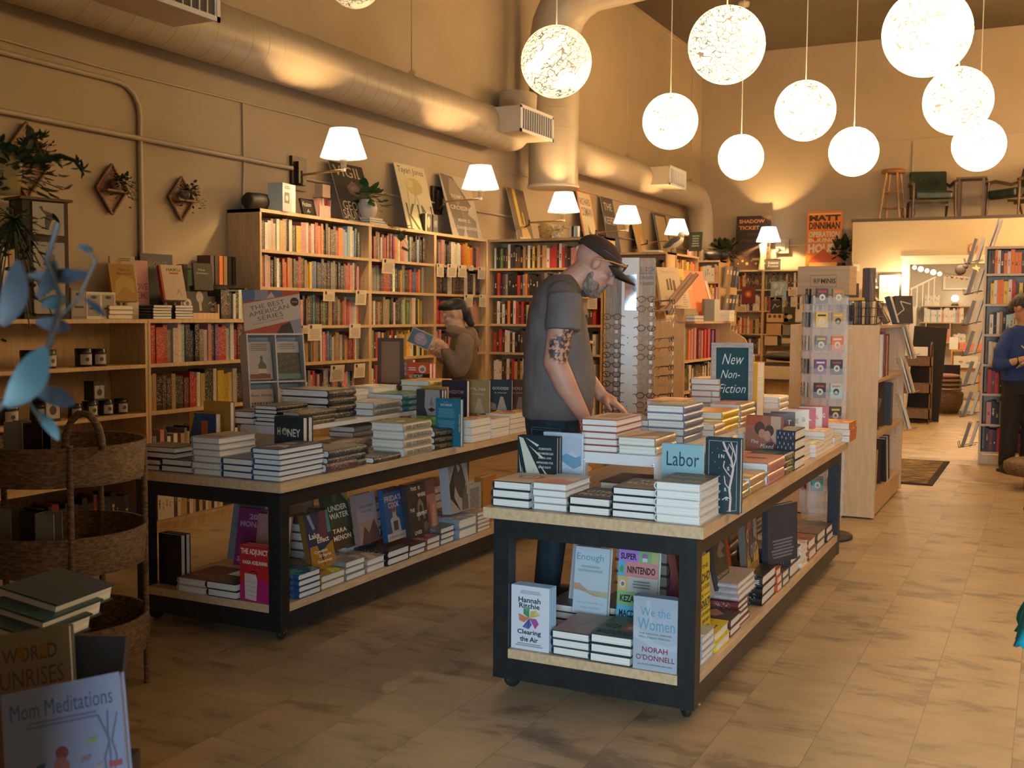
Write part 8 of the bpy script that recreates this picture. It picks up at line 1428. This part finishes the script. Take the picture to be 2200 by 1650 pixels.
for a in (-1, 1):
    for c_ in (-1, 1): MB().box((.16*a-.018, .13*c_-.018, 0), (.16*a+.018, .13*c_+.018, .56)).build('leg', plain((.07, .038, .02), .45), tb)
t = thing('desk_fan', 'small dark fan behind the stool on the loft', 'fan', (-2.02, 17.4, ZF)); MB().lathe([(.09, 0), (.10, .02), (.09, .04)], 20, M=Matrix.Translation((0, 0, .16)) @ Matrix.Rotation(PI/2, 4, 'X')).build('cage', M_bronze, t); MB().lathe([(0, 0), (.06, 0), (.01, .02), (.01, .16), (0, .16)], 14).build('stand', M_bronze, t)
# marks on the loft wall
p = at(2092, 533, y=YL-.02); tag(MB().tube([(p.x+.055*math.cos(a), YL-.015, p.z+.055*math.sin(a)*1.15) for a in [PI*.62+i*(PI*1.76)/18 for i in range(19)]], .012, 6).build('wreath', plain((.66, .26, .16), .6)), 'small coral open wreath on the wall above the doorway', 'wreath')
p = at(1838, 575, y=YL-.02); tag(MB().box((p.x-.03, YL-.03, p.z-.05), (p.x+.05, YL, p.z+.05)).build('thermostat', plain((.75, .7, .6))), 'small white thermostat on the loft wall', 'thermostat')
p = at(1885, 640, y=YL-.02); face(p.x-.0, YL-.04, p.z-.10, .32, .45, .02, (.04, .03, .02), 'dark framed print on the loft wall behind the end unit', [('r', 0, 0, 1, 1, (.05, .04, .035)), ('r', .08, .06, .92, .94, (.85, .80, .66)), ('l', .5, .8, .3, .6, 3, (.6, .5, .4))], name='framed_picture', cat='picture', pages=False)
lp = thing('table_lamp', 'small lit lamp on the loft wall ledge hidden behind the wood header', 'lamp', (-2.36, 16.2, 1.85)); MB().box((-.08, -.08, -.03), (.08, .2, 0)).build('ledge', M_wood, lp); MB().lathe([(.05, .12), (.08, 0), (.06, 0)], 16, (0, 0, .06)).build('lamp_shade', M_shade, lp); light('lamp_bulb_light', 'POINT', (.35, 0, .10), 14, (1, .72, .4), shadow_soft_size=.04).parent = lp
# ================= DOORWAY AND BACK ROOM =================
rt = thing('wicker_stand', 'three-tier wicker shelf stand left of the doorway', 'shelf', (-1.86, 15.35, 0)); D_ = plain((.12, .065, .03), .5)
for z0 in (.06, .40, .76): m = MB().box((0, 0, z0), (.42, .015, z0+.13)).box((0, .285, z0), (.42, .30, z0+.13)).box((0, 0, z0), (.015, .3, z0+.13)).box((.405, 0, z0), (.42, .3, z0+.13)).box((0, 0, z0), (.42, .3, z0+.01)); m.build('wicker_tray', M_rattan, rt)
for a in (.01, .41):
    for c_ in (.01, .29): MB().tube([(a, c_, 0), (a, c_, .98)], .01, 6).build('post', D_, rt)
MB().tube([(.41, .01+.0, .95)]+[(.41, .15-.14*math.cos(q), .98+.10*math.sin(q)) for q in [PI*i/8 for i in range(9)]], .01, 6).build('handle', D_, rt)
tag(MB().box((-1.80, 15.45, .90), (-1.5, 15.5, 1.02)).build('card_stack', M_paper), 'white cards standing in the top wicker tray', 'card'); tag(MB().obox(Matrix.Translation((-1.78, 15.72, .0)) @ Matrix.Rotation(.06, 4, 'Y'), (0, 0, 0), (.42, .03, 1.30)).build('black_board', plain((.012, .010, .010), .8)), 'tall black board leaning behind the wicker stand', 'board')
rl = thing('magazine_rack', 'fan of thin pale books in wire pockets on the far side of the end unit', 'rack', (-1.06, 9.30, 0)); m = MB()
for z_ in (.5, .8, 1.1): m.tube([(0, 0, z_), (.09, 0, z_+.02), (.09, .12, z_+.02), (0, .12, z_)], .003, 5)
m.build('wire_pocket', plain((.3, .22, .14), .4), rl)
for i, (z_, n_) in enumerate(((.50, 2), (.80, 3), (1.08, 3))):
    for k in range(n_): o = face(-1.05+.022*k, 9.32, z_+.0, .012, .30, .10, 'w' if k % 2 else 'g', ORD[k]+' thin book of the '+('lower', 'middle', 'upper')[i]+' wire pocket, far side of the end unit', None, name='thin_book'); o.rotation_euler.y = -.28
# wire pockets with slanted books on the left side of the right bookcase
wr = thing('wire_book_rack', 'column of wire pockets on the left side of the tall right bookcase', 'rack', (-.64, 11.5, 0)); m = MB()
for i in range(7): z_ = .16+i*.30; m.tube([(0, 0, z_+.02), (-.16, 0, z_-.02), (-.16, .2, z_-.02), (0, .2, z_+.02)], .004, 5).tube([(-.16, 0, z_-.02), (-.17, 0, z_+.03), (-.17, .2, z_+.03), (-.16, .2, z_-.02)], .003, 5)
m.build('wire_pockets', plain((.16, .14, .12), .3, .6), wr)
for i in range(7):
    for k in range(2): o = face(-.715-.07*k, 11.52, .155+i*.30-.01*k, .028, .25, .17, ('w', 'c') [k], ('right', 'left')[k]+' slanted book in the '+ORD[6-i]+' wire pocket from the top', None, name='slanted_book'); o.rotation_euler.y = .26; o['group'] = 'slanted books in the wire pockets'
for k in range(2): o = face(-.60+.03*k, 11.5, 2.10, .012, .28, .2, 'w', ('left', 'right')[k]+' thin board leaning on top of the right bookcase', None, name='thin_board', cat='board', pages=False); o.rotation_euler.y = .3
# back room
light('back_room_light', 'AREA', (-1.4, 19.0, 2.6), 70, (1, .72, .42), shape='RECTANGLE', size=1.0, size_y=1.0)
sb_ = thing('wall_shelving', 'wooden wall shelves full of pale books in the back room', 'shelf', (-2.15, 20.62, 0))
for z_ in (1.62, 1.33, .98): MB().box((0, 0, z_-.02), (.80, .27, z_)).build('shelf', M_wood, sb_)
MB().box((.10, 0, .98), (.12, .27, 1.31)).box((.5, 0, .98), (.52, .27, 1.31)).box((.2, .2, .7), (.24, .26, .96)).build('divider', M_wood, sb_)
BRM = (-2.13, 20.62, 0); row(BRM, 0, .05, .70, 1.33, 'wwwWWwwlwp', .27, seed=81); row(BRM, 0, .13, .48, .98, 'wggprprwo', .27, seed=82); row(BRM, 0, .55, .75, .98, 'WWw', .16, seed=83); row(BRM, 0, .05, .3, 1.62, 'wwWW', .2, seed=84)
bl = thing('table_lamp', 'bright little lamp on the top shelf of the back room', 'lamp', (-1.58, 20.7, 1.62)); MB().lathe([(0, 0), (.07, 0), (.05, .04), (0, .05)], 16).build('lamp_base', plain((.12, .06, .03)), bl); MB().sphere((0, 0, .13), .06, 14).build('lamp_globe', plain((1, .9, .7), emit=6), bl)
bl = thing('globe_lamp', 'glowing round lamp at the left edge of the doorway', 'lamp', (-2.42, 20.3, 1.72)); MB().sphere((0, 0, 0), .11, 16).build('lamp_globe', plain((1, .88, .65), emit=5), bl); MB().lathe([(0, -.11), (.02, -.11), (.02, -1.7), (0, -1.7)], 10).build('lamp_pole', M_brass, bl)
tag(MB().box((-2.6, 20.55, 0), (-2.2, 20.8, 1.6)).build('pale_cabinet', plain((.66, .58, .46))), 'pale cabinet under the round lamp in the back room', 'cabinet')
sl = thing('string_lights', 'string of glowing white bulbs across the top of the doorway view', 'lights', (-2.2, 19.5, 2.28)); m = MB().tube([(0, 0, 0), (.3, 0, -.08), (.7, 0, -.16), (1.0, 0, -.2)], .004, 5); m.build('light_string', M_bronze, sl)
for i in range(5): MB().sphere((.06+.10*i, 0, -.03-.028*i), .035+.01*(i % 2), 12).build('bulb', plain((1, .92, .75), emit=5), sl)
for i in range(5): tag(MB().sphere((-1.62+.075*i, 19.5, 2.10-.012*i), .016+.008*(i % 2), 10).build('garland_bead', plain((.12, .04, .02))), ORD[i]+' dark bead from the left on the doorway garland', 'bead', 'garland beads')
tag(MB().sphere((-1.42, 19.5, 2.20), (.09, .02, .09), 10).sphere((-1.35, 19.5, 2.26), (.05, .02, .05), 8).build('hanging_ornament', plain((.03, .015, .01))), 'black butterfly-like ornament hanging in the doorway', 'ornament'); tag(MB().prism([(.07*math.cos(k*PI/5+PI/2)*(1 if k % 2 == 0 else .42), .07*math.sin(k*PI/5+PI/2)*(1 if k % 2 == 0 else .42)) for k in range(10)], 0, .01, M=Matrix.Translation((-1.18, 19.5, 2.22)) @ Matrix.Rotation(PI/2, 4, 'X')).build('hanging_star', plain((.4, .2, .08))), 'tan star hanging in the doorway', 'ornament')
ra = thing('stair_railing', 'white slanted stair railing seen through the doorway', 'railing', (-2.5, 20.2, 0)); MB().tube([(0, 0, 1.78), (.62, .2, 2.12)], .018, 8).build('handrail', plain((.8, .75, .65)), ra)
for i in range(7): MB().tube([(.06+.09*i, .03*i, 1.45+.04*i), (.06+.09*i, .03*i, 1.80+.049*i)], .010, 6).build('baluster', plain((.8, .75, .65)), ra)
pf = at(2055, 608, y=20.88); face(pf.x-.22, 20.86, pf.z-.12, .50, .24, .02, (.7, .62, .48), 'pale framed picture on the back room wall', [('r', 0, 0, 1, 1, (.8, .74, .6)), ('r', .08, .12, .92, .88, (.62, .54, .4))], name='framed_picture', cat='picture', pages=False)
bt = thing('towel_basket', 'round wicker basket piled with pink folded towels inside the doorway', 'basket', (-1.42, 17.35, 0)); MB().lathe([(0, 0), (.19, 0), (.25, .15), (.26, .30), (.24, .32), (.24, .28), (0, .28)], 28).build('basket_body', M_rattan, bt)
for i in range(4): w = MB().sphere((0, 0, .355+.066*i), (.24-.01*i, .20, .0325), 20); tag(w.build('folded_towel', plain((.46, .26, .20) if i != 1 else (.32, .2, .14), .9)), ('bottom', 'second', 'third', 'top')[i]+' pink towel of the pile in the wicker basket', 'towel', 'pink folded towels').location = (-1.42, 17.35, 0)
ac = thing('armchair', 'black armchair behind the pink towels in the back room', 'chair', (-1.60, 18.5, 0)); MB().box((-.3, -.3, .2), (.3, .3, .45)).build('seat', plain((.015, .012, .012)), ac); MB().obox(Matrix.Rotation(.2, 4, 'Y'), (-.42, -.3, .2), (-.3, .3, 1.15)).build('backrest', plain((.015, .012, .012)), ac); MB().box((-.3, -.36, .2), (.32, -.28, .68)).build('armrest', plain((.015, .012, .012)), ac)
ot = thing('orange_table', 'low orange wooden display table with a crate in the back room', 'table', (-1.75, 19.8, 0)); OM = noisy('orange_wood', (.50, .22, .05), (.62, .30, .08), nscale=6)
MB().box((0, 0, .50), (.70, .35, .56)).build('table_top', OM, ot); MB().box((.2, .0, .56), (.23, .3, .84)).box((.67, 0, .56), (.70, .3, .84)).box((.2, 0, .84), (.7, .3, .87)).build('crate', OM, ot)
for a in (.02, .64): MB().box((a, .02, 0), (a+.04, .06, .5)).build('leg', OM, ot)
face(-1.50, 19.78, .57, .38, .2, .02, 'w', 'white sheet of prints inside the orange crate', [('r', 0, 0, 1, 1, (.75, .68, .55)), ('c', .3, .5, .1, (.6, .3, .2), .1), ('c', .6, .4, .1, (.3, .4, .3), .1)], name='print_sheet', cat='print', pages=False); tag(MB().box((-1.42, 19.85, .875), (-1.05, 20.05, .98)).build('coral_box', plain((.68, .20, .12))), 'coral box on the orange crate', 'box'); tag(MB().box((-1.58, 19.82, .875), (-1.44, 19.95, 1.08)).build('white_box', plain((.75, .7, .6))), 'white printed box on the orange crate', 'box')
tag(MB().box((-1.9, 17.6, .001), (-.9, 20.2, .012)).build('woven_rug', noisy('sisal', (.34, .27, .17), (.48, .38, .25), nscale=40)), 'pale woven rug inside the back room doorway', 'rug')
def rug_mat():
    m, nt, b, N, L = nodes('striped_rug'); tc = N.new('ShaderNodeTexCoord'); mp = N.new('ShaderNodeMapping'); mp.inputs['Scale'].default_value = (4, 34, 1); nz = N.new('ShaderNodeTexNoise'); nz.inputs['Scale'].default_value = 1.3; nz.inputs['Detail'].default_value = 4
    cr = N.new('ShaderNodeValToRGB'); cr.color_ramp.elements[0].position = .48; cr.color_ramp.elements[1].position = .54; cr.color_ramp.elements[0].color = (.03, .022, .014, 1); cr.color_ramp.elements[1].color = (.36, .23, .10, 1)
    L.new(tc.outputs['Object'], mp.inputs[0]); L.new(mp.outputs[0], nz.inputs['Vector']); L.new(nz.outputs[0], cr.inputs[0]); L.new(cr.outputs[0], b.inputs['Base Color']); b.inputs['Roughness'].default_value = .95; return m
rg = thing('floor_rug', 'dark striped rug with a black border beside the end unit', 'rug', (-1.85, 9.72, 0)); MB().box((0, 0, .001), (.98, 1.68, .010)).build('rug_border', plain((.03, .025, .02), .95), rg); MB().box((.05, .05, .010), (.93, 1.63, .0115)).build('rug_field', rug_mat(), rg)
# right edge: stool with a basket and hanging clothes
ks = thing('low_stool', 'low black stool with a round wicker top at the right edge', 'stool', (-.09, 9.95, 0)); MB().lathe([(0, .12), (.22, .12), (.25, .16), (.25, .22), (.2, .25), (0, .26)], 28).build('wicker_top', M_rattan, ks); MB().lathe([(0, 0), (.09, 0), (.09, .12), (0, .12)], 12).build('foot', plain((.02, .02, .02)), ks)
def cloth(name, label, x, y, z0, z1, w, c, seed):
    m = MB(); rr = random.Random(seed); n = 14; vs = []
    for i in range(7):
        for k in range(n): vs.append((x-.04*i/6*rr.uniform(.92, 1.05)+.014*math.sin(k*1.7+i*.3), y+w*k/(n-1), z1+(z0-z1)*i/6+.01*math.sin(k*2)))
    m.add(vs, [(i*n+k, i*n+k+1, (i+1)*n+k+1, (i+1)*n+k) for i in range(6) for k in range(n-1)], 0, True); t = tag(m.build(name, plain(c, .9)), label, 'clothing'); so = t.modifiers.new('thick', 'SOLIDIFY'); so.thickness = .01; return t
cloth('hanging_shirt', 'bright turquoise shirt hanging at the lower right edge', -.02, 3.3, .50, .62, .30, (.0, .32, .46), 3); cloth('hanging_shirt', 'bright turquoise shirt further back at the right edge', -.06, 6.2, .42, .68, .5, (.0, .32, .46), 4); cloth('hanging_sweater', 'slate grey sweater hanging over the turquoise shirt at the right edge', -.075, 6.7, .66, .98, .6, (.10, .16, .18), 5)
cr_ = thing('clothes_rail', 'chrome clothes rail just outside the right edge', 'rail', (.06, 3.2, 0)); MB().tube([(0, 0, 0), (0, 0, 1.0), (0, 4.2, 1.0), (0, 4.2, 0)], .015, 8).build('rail', M_chrome, cr_)
# ================= DARK LEFT FOREGROUND =================
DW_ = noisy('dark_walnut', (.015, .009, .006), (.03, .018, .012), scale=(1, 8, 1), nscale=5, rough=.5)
def fpt(px, py, D):
    """point at depth D from the camera position on a sight line"""
    d = _r*((px-1100)/FPX) - _u*((py-825)/FPX) + _w; return Vector((0, 0, CAM_H)) + d*D
ft = thing('display_table', 'dark walnut table at the lower left holding the nearest books', 'table', (-1.75, .55, 0), .46)
p0 = fpt(140, 1650, 1.62)
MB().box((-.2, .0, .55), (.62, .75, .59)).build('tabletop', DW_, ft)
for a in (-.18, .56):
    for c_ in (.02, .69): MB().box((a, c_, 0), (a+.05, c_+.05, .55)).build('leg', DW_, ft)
mom = [('r', 0, 0, 1, 1, (.20, .22, .32)), ('t', 'Mom Meditations', .5, .87, .86, .10, (.05, .07, .14), .0), ('l', .5, .80, .75, .66, 2, (.12, .13, .22)), ('c', .48, .58, .055, (.16, .05, .05), .04), ('c', .47, .50, .065, (.26, .10, .09), .055), ('p', [(.36, .2), (.37, .38), (.44, .43), (.56, .43), (.63, .36), (.62, .2)], (.24, .07, .07)), ('p', [(.5, .2), (.62, .28), (.75, .22), (.9, .27), (.95, .2)], (.12, .09, .2)), ('p', [(.6, .18), (.66, .28), (.72, .2)], (.03, .1, .12)), ('w', [(.85, .3), (.83, .5), (.88, .6), (.80, .76)], .015, (.10, .10, .15)), ('w', [(.86, .3), (.88, .52), (.87, .65), (.88, .78)], .015, (.10, .10, .15)), ('w', [(.87, .3), (.93, .5), (.9, .6), (.96, .76)], .015, (.10, .10, .15)), ('r', .86, .44, .97, .475, (.25, .06, .07))]
for u, v, c_ in ((.16, .46, (.22, .05, .07)), (.3, .52, (.03, .08, .14)), (.74, .62, (.22, .24, .10)), (.12, .36, (.18, .19, .10)), (.68, .52, (.2, .14, .17)), (.78, .46, (.24, .22, .22)), (.22, .3, (.2, .17, .18))): mom.append(('p', [(u-.05, v-.02), (u-.03, v+.01), (u+.05, v+.02), (u+.03, v-.012)], c_))
def fbook(px0, px1, py, D, h, t, c, label, el, roll, tilt=.35, w=None, n=1):
    a = fpt(px0, py, D); w = w or (px1-px0)/FPX*D
    o = face(0, 0, 0, w, h, t, c, label, el, n=1)
    Mx = Matrix(((_r.x, _w.x, _u.x), (_r.y, _w.y, _u.y), (_r.z, _w.z, _u.z))).to_4x4()
    M_ = Matrix.Translation(a) @ Matrix.Rotation(YAW+.0, 4, 'Z') @ Matrix.Rotation(-roll, 4, 'Y') @ Matrix.Rotation(-tilt, 4, 'X') @ Matrix.Translation((0, 0, -h)) @ Matrix.Diagonal((w/.16, t/.03, h/.24, 1)); o.matrix_basis = M_; return o
fbook(2, 262, 1494, 1.72, .25, .02, (.18, .2, .3), 'pale lilac cover reading Mom Meditations at the bottom left corner', mom, .21)
wor = [('r', 0, 0, 1, 1, (.24, .18, .11)), ('p', [(0, 0), (0, .5), (1, .62), (1, 0)], (.28, .15, .08)), ('t', 'IN A WORLD', .42, .83, .90, .11, (.11, .055, .03), .01), ('t', 'SUNRISES', .56, .66, .74, .13, (.12, .06, .03), .0), ('c', .73, .84, .05, (.28, .12, .02), .05), ('c', .5, .84, .045, (.28, .12, .02), .055), ('w', [(0, .50), (.5, .53), (.95, .56)], .01, (.2, .12, .07)), ('p', [(.3, .3), (.5, .42), (.62, .38), (.75, .3)], (.12, .05, .02))]
fbook(-60, 152, 1376, 2.0, .25, .02, (.2, .15, .1), 'cream cover reading A WORLD SUNRISES behind the lilac cover', wor, .19)
for i in range(3):
    a = fpt(-70+30*i, 1362-34*i, 2.3+.05*i); o = flat(0, 0, 0, .16, .24, .035, (.01, .05, .06), ('nearest', 'middle', 'rearmost')[i]+' dark teal book with pale page edges lying slanted at the lower left'); o.matrix_basis = Matrix.Translation(a) @ Matrix.Rotation(YAW-.3, 4, 'Z') @ Matrix.Rotation(.18, 4, 'Y') @ Matrix.Diagonal((1, .8, 1.25, 1))
fs = thing('book_stand', 'black slanted stand under the nearest covers', 'stand', tuple(fpt(70, 1560, 1.95)), YAW); MB().obox(Matrix.Rotation(-.35, 4, 'X'), (-.18, .03, -.28), (.14, .05, .16)).build('stand_back', M_rubber, fs)
# dark cabinet further left with a packet and cloth
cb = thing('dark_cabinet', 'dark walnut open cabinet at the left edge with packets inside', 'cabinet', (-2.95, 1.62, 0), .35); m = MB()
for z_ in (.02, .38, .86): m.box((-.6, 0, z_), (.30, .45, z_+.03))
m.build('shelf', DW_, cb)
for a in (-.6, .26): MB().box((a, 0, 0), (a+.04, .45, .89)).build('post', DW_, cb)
M2 = Matrix.Translation((-2.95, 1.62, 0)) @ Matrix.Rotation(.35, 4, 'Z')
q = M2 @ Vector((.02, .10, .41)); pkx = thing('foil_packet', 'shiny crumpled blue-silver packet in the dark cabinet', 'packet', tuple(q)); o = MB().sphere((0, 0, .11), (.08, .04, .10), 26).build('foil', plain((.25, .42, .45), .12, 1.0), pkx); tx = bpy.data.textures.new('crumple', 'CLOUDS'); tx.noise_scale = .03; d_ = o.modifiers.new('crumple', 'DISPLACE'); d_.texture = tx; d_.strength = .03
face(q.x-.06, q.y-.10, .41, .16, .15, .02, (.03, .06, .05), 'dark green patterned card box before the shiny packet', [('r', 0, 0, 1, 1, (.035, .065, .055)), ('w', [(.2, .3), (.6, .5), (.3, .7), (.8, .8)], .02, (.06, .1, .09))], rz=.35, name='card_box', cat='box', pages=False)
cf = M2 @ Vector((-.15, .2, .41)); tag(MB().sphere(tuple(cf+Vector((0, 0, .14))), (.16, .12, .14), 20).sphere(tuple(cf+Vector((.24, .05, .12))), (.10, .1, .12), 16).build('folded_cloth', noisy('navy_cloth', (.008, .012, .035), (.015, .022, .06), nscale=9, rough=.9)), 'dark blue folded cloth inside the dark cabinet', 'cloth')
q = M2 @ Vector((.10, .1, .89)); face(q.x-.10, q.y, .89, .10, .12, .10, (.16, .13, .12), 'pale block of paper on the dark cabinet', None, rz=.35, name='paper_block', cat='paper'); cl_ = thing('small_clock', 'small dark square clock standing on the pale paper block', 'clock', (q.x-.1, q.y+.02, 1.012), .35); MB().box((0, 0, 0), (.10, .05, .085)).build('clock_body', plain((.14, .10, .08)), cl_); MB().box((.008, -.002, .008), (.092, 0, .077)).build('clock_face', plain((.01, .012, .012), .2), cl_)
# wicker tower with arched handles
wt = thing('wicker_tower', 'tall dark three-tier wicker basket stand with arched handles', 'basket', (-3.30, 2.86, 0), .35)
for z0 in (.14, .48, .80):
    MB().lathe([(.30, 0), (.31, .14), (.295, .14), (.285, .01), (0, .01)], 28, (0, 0, z0)).build('wicker_tray', M_rattan, wt)
for a in range(5): x_, y_ = .30*math.cos(a*1.256+.3), .30*math.sin(a*1.256+.3); MB().tube([(x_, y_, 0), (x_, y_, .95)], .012, 8).build('post', M_rattan, wt)
for k in (-1, 1): MB().tube([(.26*k+.0, -.09*math.cos(q)+0, .93+.13*math.sin(q)) if False else (.20*k-.07*math.cos(q), -.2, .93+.13*math.sin(q)) for q in [PI*i/10 for i in range(11)]], .013, 8).build('handle', M_rattan, wt)
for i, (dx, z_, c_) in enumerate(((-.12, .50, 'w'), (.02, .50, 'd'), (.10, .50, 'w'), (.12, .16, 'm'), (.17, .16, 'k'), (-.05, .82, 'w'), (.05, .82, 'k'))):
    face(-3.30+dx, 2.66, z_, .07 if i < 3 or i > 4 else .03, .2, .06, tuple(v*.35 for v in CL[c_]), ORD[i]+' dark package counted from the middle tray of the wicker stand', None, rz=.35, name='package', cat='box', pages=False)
# tall case at the very left edge
ec_ = thing('narrow_bookcase', 'edge of a tall maple bookcase with yellow spines cut by the left border', 'bookcase', (-4.55, 3.02, 0), .46); MB().box((-.6, 0, 0), (0, .03, 1.95)).box((-.03, 0, 0), (0, .3, 1.95)).build('side_panel', M_wood, ec_)
for z_ in (.5, .9, 1.3, 1.6): MB().box((-.6, -.28, z_), (-.03, 0, z_+.02)).build('shelf', M_wood, ec_)
# plants: blurred grey-blue leaves and dark hanging vines
def leaf(mb, p, d, nrm, L_, w):
    w *= .6
    d = d.normalized(); s_ = d.cross(nrm).normalized(); n = 8; vs = []
    for i in range(n+1):
        v = i/n; ww = w*math.sin(PI*min(1, v*.92+.04))**.8; c = p+d*L_*v-nrm*L_*.12*math.sin(PI*v)
        vs += [c+s_*ww, c-nrm*ww*.18, c-s_*ww]
    mb.add(vs, [(3*i+j, 3*i+j+1, 3*i+j+4, 3*i+j+3) for i in range(n) for j in range(2)], 0, True)
M_eu = noisy('blue_grey_leaf', (.012, .038, .045), (.022, .06, .07), nscale=20, rough=.55); M_eu2 = noisy('grey_leaf', (.012, .018, .023), (.02, .028, .035), nscale=20, rough=.6)
ev = thing('leafy_branch', 'blurred blue-grey leafy branch hanging in the left foreground', 'plant', (0, 0, 0)); m = MB(); m_b = MB()
for x0, y0, x1, y1, D, w_, two in ((100, 748, 12, 872, .95, .026, 0), (160, 868, 70, 838, 1.05, .015, 1), (75, 880, 125, 945, 1.05, .0105, 0), (150, 705, 75, 690, 1.05, .012, 1), (145, 640, 90, 655, 1.1, .012, 0), (200, 540, 168, 528, 1.05, .006, 0), (195, 590, 60, 592, 1.1, .013, 1), (120, 560, 80, 640, 1.1, .014, 1), (40, 560, 5, 700, 1.0, .022, 1), (225, 680, 180, 640, 1.1, .006, 1)):
    a = fpt(x0, y0, D); b_ = fpt(x1, y1, D+.03); leaf(m_b if two else m, a, b_-a, _w*-1, (b_-a).length, w_)
m.build('leaves', M_eu, ev); m_b.build('grey_leaves', M_eu2, ev); st_ = MB()
st_.tube([fpt(15, 860, 1.0), fpt(60, 800, 1.02), fpt(105, 745, 1.0), fpt(120, 690, 1.05), fpt(130, 640, 1.08), fpt(100, 560, 1.1), fpt(125, 480, 1.1)], .003, 6).tube([fpt(120, 690, 1.05), fpt(170, 640, 1.07), fpt(205, 560, 1.05), fpt(190, 538, 1.05)], .0015, 6).tube([fpt(105, 745, 1.0), fpt(60, 860, 1.03), fpt(90, 905, 1.05)], .002, 6).tube([fpt(15, 860, 1.0), fpt(-30, 900, 1.0), fpt(-40, 1300, 1.1)], .004, 6); st_.build('stem', plain((.02, .02, .018)), ev)
hv = thing('hanging_vine', 'dark bushy hanging plant at the upper left edge', 'plant', (0, 0, 0))
foliage(tuple(fpt(5, 380, 2.3)), .13, 160, .03, M_dleaf, 51, .05, name='leaves', parent=hv); foliage(tuple(fpt(28, 470, 2.6)), .09, 180, .022, M_dleaf, 53, .35, name='trailing_leaves', parent=hv)
s3 = MB().tube([fpt(20, 340, 2.3), fpt(60, 300, 2.3), fpt(85, 285, 2.3), fpt(100, 290, 2.3)], [.008, .006, .004, .003], 6).tube([fpt(20, 340, 2.3), fpt(90, 345, 2.3), fpt(130, 335, 2.3), fpt(160, 345, 2.3), fpt(178, 368, 2.3)], [.008, .008, .006, .004, .004], 6); s3.build('twig', M_dleaf, hv)
for k, (a, b_, n_) in enumerate((((20, 330), (95, 290), 60), ((60, 345), (130, 345), 40), ((150, 340), (178, 370), 16))):
    p_, q_ = fpt(*a, 2.3), fpt(*b_, 2.3)
    mm = MB(); rr = random.Random(k)
    for i in range(n_):
        c_ = p_+(q_-p_)*rr.random(); d = Vector((rr.uniform(-1, 1), rr.uniform(-1, 1), rr.uniform(-.6, 1))); leaf(mm, c_, d, _w*-1, .022, .0035)
    mm.build('needles', M_dleaf, hv)
tag(MB().lathe([(0, 0), (.05, 0), (.06, .1), (.05, .1)], 18, tuple(fpt(-12, 415, 2.3))).build('hanging_pot', plain((.35, .25, .08))), 'small yellowish pot hanging at the left edge', 'pot'); hv_ = None
# everything on far shelves that is too small to pick out one by one
tag(STUFF.build('shelved_books', [plain(CL[k], .5, name='book_cloth') for k in SKEYS]), 'rows of small books filling the far shelves', 'books', kind='stuff')
